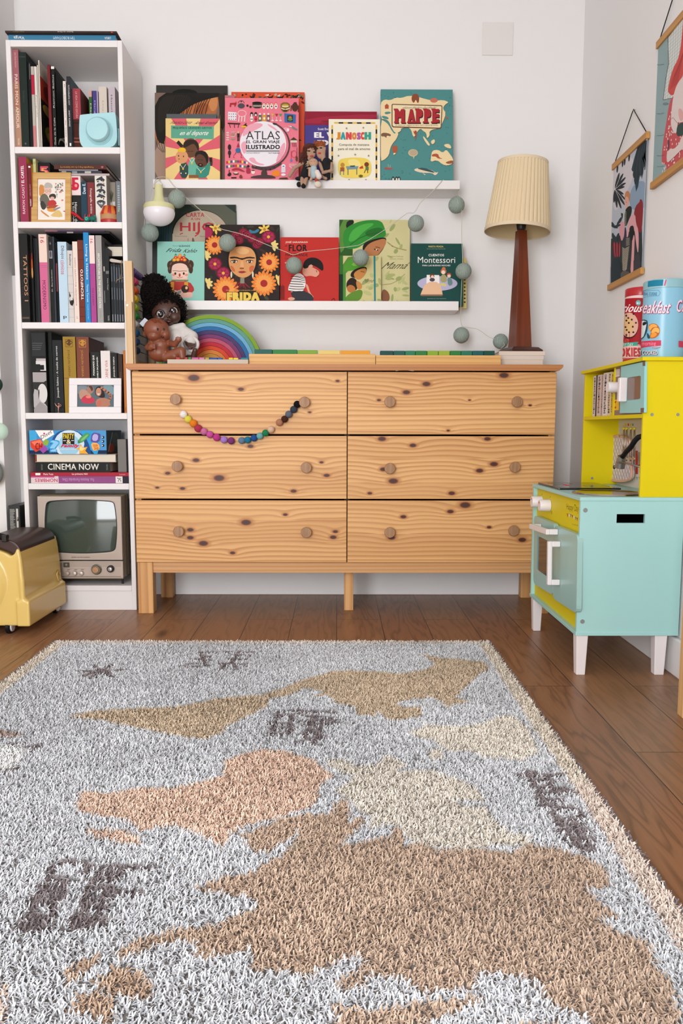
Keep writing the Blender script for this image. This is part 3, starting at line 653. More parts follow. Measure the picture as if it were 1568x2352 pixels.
def art_oak(a):
    a.rect(425, 365, 690, 765, '#E8E0D6')
    a.poly([(425, 400), (470, 400), (490, 440), (480, 500), (430, 545)], '#D08A4A', 1)
    a.poly([(430, 560), (450, 510), (500, 490), (540, 560), (550, 620), (500, 650), (450, 620)], '#6A665A', 1); a.poly([(435, 590), (470, 570), (510, 640), (480, 680), (450, 660)], '#3E3C3A', 1)
    a.ell(520, 430, 42, 55, '#C8BEB4'); a.ell(522, 470, 38, 45, '#DDB8A8'); a.poly([(480, 430), (490, 385), (530, 375), (570, 395), (575, 440), (540, 430), (500, 440)], '#B4AEA8', 1)
    a.ring(508, 470, 14, 14, 3, '#6A6058', n=12); a.ring(545, 468, 14, 14, 3, '#6A6058', n=12)
    a.poly([(530, 520), (560, 498), (600, 500), (615, 530), (600, 560), (545, 560)], '#3A3634', 1); a.ell(570, 548, 24, 18, '#D8A898'); a.poly([(535, 570), (600, 565), (625, 620), (540, 640), (510, 620)], '#B83A3A', 1)
    a.poly([(500, 650), (560, 620), (640, 625), (600, 655), (530, 670)], '#A8503A'); a.poly([(500, 665), (600, 650), (620, 690), (540, 700)], '#D8923A', 1); a.poly([(570, 670), (650, 640), (665, 650), (600, 685)], '#8A8C90', 1)
    a.poly([(440, 670), (480, 700), (545, 750), (520, 752), (450, 700)], '#C88A50', 1); a.poly([(590, 700), (640, 670), (680, 720), (680, 758), (540, 745)], '#D8B878', 1)
    R_ = random.Random(5)
    for i in range(30):
        x, y = 595+R_.random()*90, 385+R_.random()*130; a.ell(x, y, 3+R_.random()*5, 9, R_.choice(['#4E6A70', '#7A8A80', '#3E5058', '#C08070']), n=8, rot=R_.random()*180)
    a.line([(600, 410), (615, 460), (625, 540)], 3, '#4E6A70', 1); a.ell(660, 480, 14, 9, '#D07A6A'); a.ell(680, 570, 12, 9, '#D07A6A')
frame(K2, (340, 772, 264, 800), (408, 332, 708, 782), BY+.006, .02, m_oak, mat('#EDE4E0'), art_oak, 'light wooden photo frame with a drawing of someone reading, second shelf', z2s)
# small toy dragon with a red tail, and a round orange box
def dragon():
    Y = BY+.02; c = P(*K2(950, 790), Y); t_ = thing('toy_dragon', 'small toy dragon with long red tail and teal body, in front of the navy book', 'toy', (c[0], Y, z2s))
    q = lambda x, y, d=0: P(*K2(x, y), Y+d)
    b = MB(); pts = [q(692, 692), q(740, 698), q(800, 715), q(850, 745), q(895, 785), q(925, 790)]; b.tube([p+np.array((0, -.004, 0)) for p in pts], [.0006, .0035, .006, .0055, .004, .003], mat('#B0202A', .5), 10); b.build('tail', t_)
    b = MB(); b.ball(q(950, 780)+np.array((0, 0, .002)), (.010, .008, .009), mat('#2F8A78', .5)); b.ball(q(1010, 770), (.013, .008, .009), mat('#23685C', .5)); b.tube([q(1015, 775), q(1040, 735)], [.006, .003], mat('#2F8A78', .5), 10)
    for x in (925, 1000, 1040): p = q(x, 790); b.cyl((p[0], p[1], z2s), (p[0], p[1], z2s+.012), .0035, .003, mat('#23685C', .5), 10)
    b.build('body', t_)
    b = MB(); b.lathe(q(952, 780)+np.array((0, -.0085, 0)), [(.0055, 0), (.0055, -.002), (.0025, -.002), (.0025, 0)], mat('#3FB09A', .5), 16, axis=(0, 1, 0)); b.build('eye_ring', t_, recalc=True)
    b = MB()
    for x, y in ((925, 745), (955, 750), (975, 735)): b.cyl(q(x, y+20), q(x+5, y-25), .0035, .0008, mat('#C8404A', .5), 8)
    b.build('crest', t_)
dragon()
def pumpkin():
    Y = BY+.005; x0, x1 = spx(K2, 1066, 740, Y), spx(K2, 1280, 740, Y); R = (x1-x0)/2; c = np.array(((x0+x1)/2, Y+R, z2s)); zt_ = spx(K2, 1170, 635, Y+R, 2)-z2s
    t_ = thing('round_box', 'round toy box with red base, tan band and striped orange domed lid', 'box', c)
    b = MB(); b.lathe(c, [(.0001, 0), (R*.98, 0), (R, .004), (R, .013), (.0001, .013)], mat('#B02222', .4), 32); b.build('base', t_)
    b = MB(); b.lathe(c, [(R*1.0, .0132), (R*1.0, .030), (.0001, .030)], mat('#B98A5E', .5), 32); b.build('band', t_)
    b = MB(); n = 32
    pr = [(R*1.0, .0302), (R*1.02, .036), (R*.95, .042), (R*.7, max(.046, zt_-.003)), (.0001, max(.049, zt_))]
    vs, fs = [], []
    for r_, z in pr:
        for j in range(n): t = 2*math.pi*j/n; vs.append(c+np.array((r_*math.cos(t), r_*math.sin(t), z)))
    for j in range(n):
        b.add(vs, [(i*n+j, i*n+(j+1) % n, (i+1)*n+(j+1) % n, (i+1)*n+j) for i in range(len(pr)-1)], mat('#D87A30' if (j//2) % 2 else '#B02A1E', .35), True)
    b.build('lid', t_)
pumpkin()
# --- third shelf
z3s = BZ['s3']+.0004; G3 = 'books on the third shelf of the bookcase'; Y3 = BY+.012
def tat(a):
    a.text('TATTOOS 1', .42, .24, .86, .76, '#C08C66', -90, .01); a.text('BEST OF ARTISTS', .16, .3, .24, .72, '#4A3A30', -90); a.rect(.05, .94, .9, .96, '#5A4A42')
XT1 = max(spx(K3, 303, 560, BY-.022), BXL+PT+.012); t_ = block_book(spx(K3, 180, 560, BY-.022), XT1, BY-.022, BY+.2, z3s, spx(K3, 235, 78, BY-.022, 2), '#141412', 'large black hardback with tan lettering, sticking out at the left of the third shelf', G3, tat) if False else spine_book(K3, 200, 312, 78, z3s, BY+.004, .2, '#141412', 'large black hardback with tan lettering, far left of the third shelf', G3, tat)
def dark(x0, x1, yt, lab, art=None, Y=Y3, d=.2, col='#141416', side=None): return spine_book(K3, x0, x1, yt, z3s, Y, d, col, lab, G3, art, side=side)
def flame(a):
    for y, h, c in ((.3, .1, '#8A2A18'), (.36, .09, '#C05A28'), (.43, .06, '#D8A060')): a.ell(.5, y, .4, h, c)
dark(316, 366, 90, 'black book with an orange flame picture on its spine', flame, Y=BY+.03)
dark(368, 398, 130, 'thin black book right of the flame book', None, Y=BY+.04)
dark(400, 428, 130, 'thin charcoal book left of the pink and cream spine', None, Y=BY+.04, col='#22262A')
def mod(a):
    a.rect(0, 0, 1, .315, '#E8CFC2'); a.text('16', .2, .035, .7, .1, '#B03050', -90, .0); a.text('MODERNISMO', .28, .52, .7, .85, '#5A1838', -90, .005); a.rect(.1, .35, .9, .352, '#8A3058'); a.rect(.1, .37, .9, .372, '#8A3058')
dark(436, 522, 85, 'thick pink spine with a cream upper third, third shelf', mod, col='#CF6690', side='#E8D8CC')
def port(a): a.rect(.1, .16, .95, .25, '#9C98A0'); a.ell(.5, .2, .25, .04, '#4E4A54'); a.text('16', .3, .06, .7, .09, '#A8A4B0', 0); a.text('D. Barenboim', .45, .38, .75, .63, '#D8D4CC', 90)
dark(525, 582, 112, 'black book with a small grey portrait on its spine', port, Y=BY+.03)
dark(585, 604, 112, 'slim slate book in front of the pale red magazine', None, Y=BY+.03, col='#30363E')
dark(607, 630, 180, 'slim dark book showing a faded red cover, left of the light blue one', lines(('r', 0, .25, 1, .6, '#9A4A50')), Y=BY+.04)
def dib(a): a.text('Dibujos', .3, .05, .75, .21, '#4A3E50', -90, .01); a.text('cómicos', .3, .225, .75, .4, '#C05060', -90, .01); a.text('p', .4, .915, .8, .955, '#3A3A40', 0, .02)
dark(640, 736, 168, 'thick light blue book on the third shelf', dib, col='#BBD4E4')
def ban(a):
    for i in range(1, 9): a.rect(0, i*.115, 1, i*.115+.005, '#B4AEAA'); 
    a.text('Banksy', .3, .05, .75, .21, '#2A2A2C', -90, .02); a.ell(.6, .7, .4, .06, '#1C1C1E'); a.ell(.45, .66, .16, .04, '#D8D4D0'); a.line([(.2, .6), (.8, .74)], .07, '#1C1C1E'); a.line([(.35, .66), (.8, .66)], .05, '#D8D4D0')
dark(732, 800, 262, 'white brick patterned book with a black stencil figure', ban, col='#D2CCC8', Y=Y3+.004)
dark(802, 855, 165, 'cream book with thin red brown capitals, third shelf', lines(('DISEÑO GRAFICO POR ORDENADOR', .3, .2, .65, .79, '#9A4A38', -90), ('G', .35, .92, .65, .95, '#8A7A70', 0)), col='#E6D6CA', side='#C8B49E')
def tec(a):
    for i in range(1, 9): a.rect(0, i*.115, 1, i*.115+.006, '#47190F')
    a.text('TECNIFOTO', .38, .35, .82, .72, WH, 90, .03)
dark(858, 918, 150, 'brown brick patterned book with chunky white capitals', tec, col='#6E2A1A')
dark(921, 977, 65, 'bright blue tall book leaning slightly on the third shelf', lines(('Living la Habana', .3, .13, .75, .52, WH, -90, .02), ('Teresa Torrent', .38, .57, .7, .77, '#E8F0F8', -90, .01), ('fotografias de Jose Mari', .4, .79, .62, .96, '#CFE0F0', -90), ('ell', .5, .05, .5, .06, '#CFE0F0')), col='#1F86C6')
def mag(a): a.rect(0, 0, 1, .32, '#EAD4CE'); a.text('16', .2, .04, .7, .09, '#B03050', -90); a.text('PAÍS KALEIDO', .35, .6, .65, .8, '#5A1850', -90)
dark(983, 1042, 98, 'magenta spine with a pale top next to the bright blue book', mag, col='#A8428A')
dark(1052, 1118, 98, 'light grey book with embossed white capitals, third shelf', lines(('ARCHITECTURE IN THE UNITED STATES', .3, .2, .66, .83, '#E8E4DE', -90, .02), ('TASCHEN', .4, .86, .6, .94, '#8A8680', -90)), col='#9E9A96', side='#6E6A66')
dark(1122, 1152, 170, 'slim black book with tiny white marks, beside the light grey book', lines(('r', .4, .3, .8, .36, '#B8B4B0'), ('r', .4, .6, .6, .75, '#8A8A8A')))
dark(1154, 1196, 240, 'black book with a silver band near its middle, third shelf', lines(('r', .1, .3, .9, .34, '#6A6E6E'), ('Premier Manager', .35, .4, .65, .56, '#C8C8C0', -90), ('TASCHEN', .3, .9, .7, .97, '#C8C8C0', -90)))
G3b = 'thin dark cases standing at the right of the third shelf'
for i, (x0, x1, yt, n_) in enumerate(((1212, 1236, 405, 'first'), (1240, 1262, 405, 'second'), (1266, 1290, 415, 'third'), (1294, 1316, 418, 'fourth'), (1320, 1345, 420, 'fifth'))):
    spine_book(K3, x0, x1, yt, z3s, BY+.022, .14, ('#1C2026', '#262B32')[i % 2], 'thin dark case, %s from the left under the card tag' % n_, G3b, lines(('r', .4, .05, .7, .3, '#6E7680'), ('r', .4, .4, .6, .6, '#7E8890'), ('r', .3, .85, .7, .97, '#8E9298')), name='disc_case', pages=False)
# card, string and flat things over them
Yc = BY+.022; zc3 = spx(K3, 1270, 402, Yc, 2)
b = MB(); b.prism([P(*K3(x, y), Yc) for x, y in ((1172, 352), (1215, 334), (1336, 360), (1336, 384), (1215, 372))][::-1], (0, .09, 0), mat('#C8BEB2', .7)); dz_ = zc3+.0006-min(v[2] for v in b.v)
b.v = [(x, y, z+dz_) for x, y, z in b.v]; b.tube([P(*K3(x, y), Yc-.0025) for x, y in ((1328, 366), (1322, 420), (1330, 500), (1310, 570), (1270, 590), (1268, 620))], .0012, mat('#9C8468', .8), 6); b.tube([P(*K3(x, y), Yc-.0025) for x, y in ((1266, 600), (1300, 575), (1345, 560))], .0012, mat('#9C8468', .8), 6)
tag(b.build('gift_tag', loc=tuple(P(*K3(1250, 380), Yc)), recalc=True), 'pale card tag tied with brown string over the thin dark cases', 'tag')
b = MB(); zz3 = max(v[2] for v in b.v) if b.v else zc3+.011
def lie3(x0, x1, y0, y1, col, label, Y, dep, z0, art=None, spine=True):
    X0, X1 = spx(K3, x0, (y0+y1)/2, Y), min(spx(K3, x1, (y0+y1)/2, Y), BXR-PT-.001); z1 = spx(K3, (x0+x1)/2, y0, Y, 2)
    flat_book(X0, X1, Y, Y+dep, z0, max(z1, z0+.002), col, label, 'books lying across the tops of the third shelf books', art, spine=spine)
zl = spx(K3, 940, 63, Y3, 2)+.0006
YL = Y3+.0165
zl0 = spx(K3, 560, 110, Y3+.018, 2)+.0006
lie3(1112, 1338, 215, 240, '#2A2426', 'short stack of pale pages in dark covers lying above the card tag', BY+.05, .12, spx(K3, 1250, 330, BY+.05, 2), spine=False)
# the two lying books rest on the blue and magenta tops
zr = max(spx(K3, 950, 65, Y3, 2), spx(K3, 478, 85, Y3, 2))+.0006
flat_book(spx(K3, 500, 70, BY+.03), spx(K3, 1196, 70, BY+.03), BY+.03, BY+.2, zr, zr+.006, '#1A1A1C', 'wide black book lying across the tallest books of the third shelf', 'books lying across the tops of the third shelf books', lines(('r', .33, .1, .43, .9, '#A8A49C')))
flat_book(spx(K3, 490, 55, BY+.03), spx(K3, 1140, 55, BY+.03), BY+.03, BY+.19, zr+.0064, zr+.0094, '#5A3A6A', 'thin purple and pink booklet directly under the second shelf', 'books lying across the tops of the third shelf books', lines(('r', 0, 0, .21, 1, '#C87A8E')))
# --- fourth shelf
z4s = BZ['s4']+.0004; G4 = 'books on the fourth shelf of the bookcase'; Y4 = BY+.03
def bw(a):
    a.rect(.1, .02, .95, .3, '#2A2C2E'); 
    for q in range(4): a.rect(.12, .14+.025*q, .8-.05*q, .15+.025*q, '#4E5052')
    a.rect(.35, .33, .97, .36, '#B8B0B0'); a.rect(.32, .36, .9, .4, '#D8D4D4'); a.rect(.6, .36, .97, .48, '#DAD6D6'); a.rect(.6, .41, .85, .47, '#141414')
    a.poly([(.08, .5), (.97, .5), (.97, .6), (.6, .64), (.08, .67)], '#A8A2A2'); a.rect(.08, .62, .97, 1, '#2C2C2C'); a.ell(.68, .76, .32, .12, '#D8D4D2', n=24); a.poly([(.08, .7), (.4, .72), (.45, .85), (.97, .9), (.97, 1), (.08, 1)], '#B4B0B0', 1); a.poly([(.08, .95), (.5, .86), (.97, .93), (.97, 1), (.08, 1)], '#9A9494'); a.poly([(.4, .7), (.5, .72), (.45, .82), (.42, .84)], '#141414', 1)
spine_book(K4, 342, 508, 100, z4s, BY+.02, .18, '#101210', 'black box with a black and white photograph on its spine, fourth shelf', G4, bw)
spine_book(K4, 515, 575, 108, z4s, BY+.045, .18, '#121813', 'black book between the photograph box and the one with white script', G4)
spine_book(K4, 582, 688, 196, z4s, Y4, .18, '#14181A', 'black book with white typewriter lettering on the fourth shelf', G4, T('Joaquín Sabina - A vuelta de correo', .32, .08, .56, .79, '#DAD6CE', 90, .02), side='#3A3830')
def sab(c, f):
    def g(a):
        a.ring(.5, .075, .32, .045, .03, c, n=4); a.rect(.22, .035, .78, .04, c); a.rect(.22, .13, .78, .135, c); a.rect(.22, .035, .25, .135, c); a.rect(.75, .035, .78, .135, c); a.poly([(.35, .11), (.45, .06), (.7, .05), (.55, .09), (.6, .12)], c)
        a.text('JOAQUÍN SABINA', .32, .17, .58, .52, c, 90 if f else -90, .0); a.rect(0, .54, 1, .545, c)
    return g
spine_book(K4, 697, 832, 158, z4s, Y4-.006, .18, '#9C7C26', 'mustard gold boxed volume on the fourth shelf', G4, sab('#5A3A14', 0), side='#7A5E1C')
spine_book(K4, 842, 978, 162, z4s, Y4-.004, .19, '#7A402A', 'brown boxed volume beside the mustard gold one', G4, sab('#C08A3A', 0), side='#4E2418')
spine_book(K4, 995, 1098, 327, z4s, Y4, .15, '#0F1712', 'black book with two lines of white capitals behind the white frame', G4, lines(('PONGAMOS QUE', .22, .05, .44, .38, WH, 90, .03), ('HABLO DE JOAQUÍN', .6, .08, .82, .42, WH, 90, .03)))
spine_book(K4, 1106, 1208, 312, z4s, Y4-.004, .15, '#E4DEDC', 'white book with thin red capitals behind the white frame', G4, T('CARNE VIVA', .45, .15, .75, .46, '#C23A34', 90, .0))
spine_book(K4, 1213, 1283, 335, z4s, Y4, .15, '#0F1510', 'slim black book with white condensed capitals right of the white book', G4, T('JOAQUÍN SABINA', .35, .06, .65, .4, WH, 90, .03))
spine_book(K4, 1288, 1340, 348, z4s, Y4+.01, .15, '#3A221A', 'dark brown book near the right end of the fourth shelf', G4, T('SABINA', .4, .3, .6, .5, '#8A6A40', -90))
spine_book(K4, 1350, 1392, 308, z4s, BY+.003, .16, '#B8702E', 'orange brown book at the right end of the fourth shelf', G4, T('TRES', .3, .9, .7, .98, '#5A3414', -90), side='#A86026')
def art_beach(a):
    a.rect(830, 680, 1250, 925, '#5A6A72'); a.poly([(830, 700), (900, 690), (960, 700), (930, 760), (840, 790)], '#7E8A90', 1); a.poly([(1100, 690), (1250, 690), (1250, 800), (1160, 770)], '#7A98A0', 1)
    a.poly([(870, 740), (920, 730), (980, 770), (1000, 820), (880, 850), (860, 800)], '#B8907C', 1); a.ell(985, 735, 38, 46, '#A87A66'); a.poly([(960, 700), (1000, 690), (1020, 730), (1000, 760), (985, 720)], '#4A3C3A', 1)
    a.poly([(885, 830), (940, 790), (1000, 810), (1040, 850), (1020, 890), (890, 885)], '#C23A50', 2); a.ell(965, 815, 30, 16, '#E0806A')
    a.poly([(1035, 740), (1060, 700), (1110, 700), (1135, 750), (1150, 820), (1110, 830), (1040, 800)], '#2A2226', 2); a.ell(1075, 762, 30, 46, '#C08A72'); a.poly([(1055, 780), (1095, 780), (1075, 795)], '#F0E6E0'); a.poly([(1040, 850), (1110, 820), (1190, 840), (1210, 925), (1050, 925)], '#B07A62', 1); a.poly([(1060, 860), (1110, 850), (1100, 925), (1050, 925)], '#C06A5A', 1)
    a.line([(1105, 715), (1170, 760), (1215, 800), (1190, 850)], 26, '#B87E68', 1)
frame(K4, (752, 1322, 610, 995), (842, 684, 1240, 924), BY+.004, .015, mat('#E6E2E4', .4), mat('#9AA0A4'), art_beach, 'white photo frame with a holiday snapshot of two people, fourth shelf', z4s)
def figurine():
    Y = BY+.004; m = mat('#D89A86', .5); q = lambda x, y: P(*K4(x, y), Y); c = q(635, 985); dzz = z4s+.0012-c[2]; q = lambda x, y: P(*K4(x, y), Y)+np.array((0, 0, dzz))
    t_ = thing('ballerina_figurine', 'tiny pink dancer figurine in front of the black typewriter lettered book', 'figurine', (c[0], Y, z4s))
    b = MB(); b.tube([q(638, 985), q(636, 950), q(640, 925), q(645, 905)], [.0008, .0014, .0022, .002], m, 8); b.tube([q(638, 930), q(610, 905), q(596, 882)], [.0018, .0014, .0006], m, 8); b.tube([q(642, 912), q(662, 920), q(668, 905), q(650, 895)], .0009, m, 6); b.ball(q(640, 890), .0026, m, 12, 8); b.build('dancer', t_)
    b = MB(); c2 = q(638, 985); b.cyl((c2[0], c2[1], z4s), (c2[0], c2[1], z4s+.0012), .004, .004, mat('#8A8480', .5)); b.build('base', t_)
figurine()
# --- fifth shelf
z5s = BZ['s5']+.0004; G5 = 'books lying in the pile on the fifth shelf'; Y5 = BY+.012
zz = [z5s, spx(K5, 850, 681, Y5, 2), spx(K5, 850, 640, Y5, 2), spx(K5, 850, 530, Y5, 2), spx(K5, 850, 442, Y5, 2), spx(K5, 750, 182, Y5, 2)]
X5 = lambda x, y: min(max(spx(K5, x, y, Y5), BXL+PT+.001), BXR-PT-.001)
def nom(a):
    a.rect(0, 0, .28, 1, '#DCC8C8'); a.rect(0, 0, .24, .22, '#C0508A'); a.text('NOMBRES', .04, .35, .27, .85, '#B83A6A', 180, .03); a.text('Fco. Antonio Fernández Oliva', .32, .3, .64, .75, '#C89AC0', 180); a.rect(.86, .03, .93, .97, '#E8E2DE'); a.text('JC', .875, .2, .915, .8, '#26262A', -90, .03); a.rect(.93, 0, 1, 1, '#2C2430')
flat_book(X5(337, 720), X5(1418, 720), Y5, Y5+.16, zz[0], zz[1]-.0004, '#8E4A80', 'purple paperback at the bottom of the pile on the fifth shelf', G5, nom)
flat_book(X5(335, 660), X5(1418, 660), Y5-.002, Y5+.16, zz[1], zz[2]-.0004, '#A81E34', 'thin red book in the pile on the fifth shelf', G5, lines(('r', .05, .2, .1, .8, WH), ('María Tesía', .13, .25, .23, .75, WH, 0, .01), ('La primera NO', .42, .2, .58, .8, WH, 0, .02), ('Lumen', .9, .3, .96, .75, '#D8A0A8', 0)))
flat_book(X5(392, 580), X5(1200, 580), Y5, Y5+.17, zz[2], zz[3]-.0004, '#121612', 'black book with big white rounded capitals in the pile', G5, lines(('CINEMA NOW', .16, .14, .85, .76, '#E4E0D8', 0, .02), ('TASCHEN', .95, .2, .97, .8, '#8A8A84', 90), ('ANDREW BAILEY', .07, .2, .09, .8, '#8A8A84', 90)))
flat_book(X5(382, 480), X5(1265, 480), Y5+.002, Y5+.17, zz[3], zz[4]-.0004, '#B8A090', 'thick book with its page edges outward, under the board game', G5, spine=False, edge='#C0542E')
def game():
    X0, X1 = X5(325, 310), X5(1163, 310); t_ = thing('board_game_box', 'bright blue party board game box on top of the book pile', 'box', ((X0+X1)/2, Y5, zz[4])); D_ = .235
    D_ = -BY-.02-.0
    b = MB(); b.box(X0, X1, Y5-.003, Y5+.2, zz[4], zz[5], mat('#1E8AC8', .3)); a = Art(b, (X0, Y5-.003, zz[4]), (X1-X0, 0, 0), (0, 0, zz[5]-zz[4]), K5)
    a.rect(320, 180, 400, 440, '#3FA8DC'); a.rect(320, 400, 1170, 440, '#10284A'); a.poly([(520, 420), (560, 300), (600, 220), (680, 180), (820, 180), (900, 230), (960, 300), (1000, 440), (960, 440), (880, 300), (760, 220), (640, 260), (580, 340), (560, 440)], '#164E8C', 1)
    a.ell(755, 330, 165, 150, '#CFE4F0'); a.ell(755, 345, 120, 120, '#9CCBE4')
    a.poly([(860, 180), (1000, 180), (1060, 260), (1080, 440), (1010, 440), (960, 280)], '#2AA0DC', 1)
    a.poly([(380, 175), (575, 175), (590, 228), (470, 300), (420, 240)], '#F2EEEA'); 
    V, F, L_ = text_mesh('Diset', 0)
    for f in F: a.face([a.uv(450+V[i][0]*118-V[i][1]*-22*0+V[i][1]*-8, 285-V[i][0]*75-V[i][1]*42) for i in f], '#2E2A30')
    a.k += 1; a.ell(482, 218, 10, 10, '#D02A6A')
    a.poly([(328, 300), (440, 275), (470, 320), (480, 370), (390, 420), (335, 370)], '#D8402A'); a.poly([(340, 310), (440, 285), (470, 330), (380, 350)], '#F07A5A'); a.text('CH', 385, 320, 460, 395, '#8A1414', 0, .05)
    a.poly([(430, 390), (490, 350), (525, 390), (470, 435)], '#9A4AA8'); a.poly([(465, 310), (500, 275), (535, 300), (520, 350), (485, 345)], '#8AB040')
    a.text('?', 535, 285, 650, 425, '#3A9AD8', 0, .1); a.text('?', 545, 292, 642, 415, '#8ACCF0', 0, .04)
    a.rect(682, 212, 812, 335, '#1A1614'); a.text('PARTY', 688, 218, 806, 275, '#F0D030', 0, .03); a.text('&', 725, 282, 775, 330, '#F0E0B0', 0, .02); a.rect(690, 292, 720, 298, WH); a.rect(778, 290, 806, 296, WH)
    a.text('Family', 655, 332, 845, 378, '#A8103A', 0, .07, .15); a.text('Family', 657, 334, 842, 375, '#E0284E', 0, .02, .15)
    a.text('La fiesta para toda la familia', 595, 382, 835, 402, WH, 0, .02)
    a.poly([(855, 280), (940, 205), (975, 215), (985, 240), (900, 315), (865, 320)], '#4E9A5A', 1); a.poly([(875, 290), (950, 225), (970, 232), (895, 305)], '#7AC07A', 1); a.poly([(850, 285), (880, 320), (850, 325)], '#3A7A44')
    st = [(880, 330), (905, 372), (955, 362), (932, 405), (965, 440), (895, 437), (865, 440), (868, 400), (832, 380), (868, 368)]; a.poly(st, '#F0A830'); a.poly([(885, 345), (900, 380), (940, 372), (905, 400), (880, 410), (865, 385)], '#F8DC90', 1)
    a.poly([(1005, 205), (1085, 215), (1100, 235), (1080, 320), (995, 310), (988, 290)], '#5A4E9A', 1); a.poly([(1015, 220), (1075, 228), (1065, 300), (1002, 295)], '#B8AEE0', 1); a.poly([(990, 315), (1075, 320), (1095, 385), (1040, 408), (1010, 400)], '#F0B060', 1); a.text('SER', 1015, 335, 1070, 360, '#C05A20', 0, .04); a.text('30', 1025, 365, 1075, 395, '#C05A20', 0, .04)
    for y in (258, 303, 348): a.ell(1125, y, 13, 15, '#10141C'); a.rect(1112, y-5, 1124, y+5, WH)
    b.build('box', t_)
    b = MB(); x1 = X1; a = ArtUV(b, (x1+.0001, Y5-.003, zz[4]), (0, .2, 0), (0, 0, zz[5]-zz[4]), None, lay=1e-4); a.N = np.array((1., 0, 0))
    a.rect(0, 0, 1, 1, '#3A4A52'); a.ell(.3, .75, .2, .2, '#C85030'); a.ell(.6, .4, .25, .3, '#5A6A60'); a.line([(.1, .9), (.4, .1)], .04, '#A8B0B0'); b.build('side_print', t_)
game()
z5u = zz[2]+.0006; X0, X1 = spx(K5, 1280, 450, Y5), spx(K5, 1374, 450, Y5)
b = MB(); b.box(X0, X1, Y5+.004, Y5+.16, zz[2]+.0004, spx(K5, 1325, 280, Y5+.004, 2), mat('#77736F', .5)); a = None
tag(b.build('grey_box', loc=(X0, Y5, zz[2]), bevel=.0012), 'grey upright box standing on the red book, right of the board game', 'box')
b = MB(); b.box(X1+.001, BXR-PT-.0012, Y5+.012, Y5+.16, zz[2]+.0004, spx(K5, 1390, 285, Y5+.012, 2), mat('#1A1A1C', .5))
tag(b.build('black_case', loc=(X1, Y5, zz[2])), 'slim black case between the grey box and the bookcase side, fifth shelf', 'case')
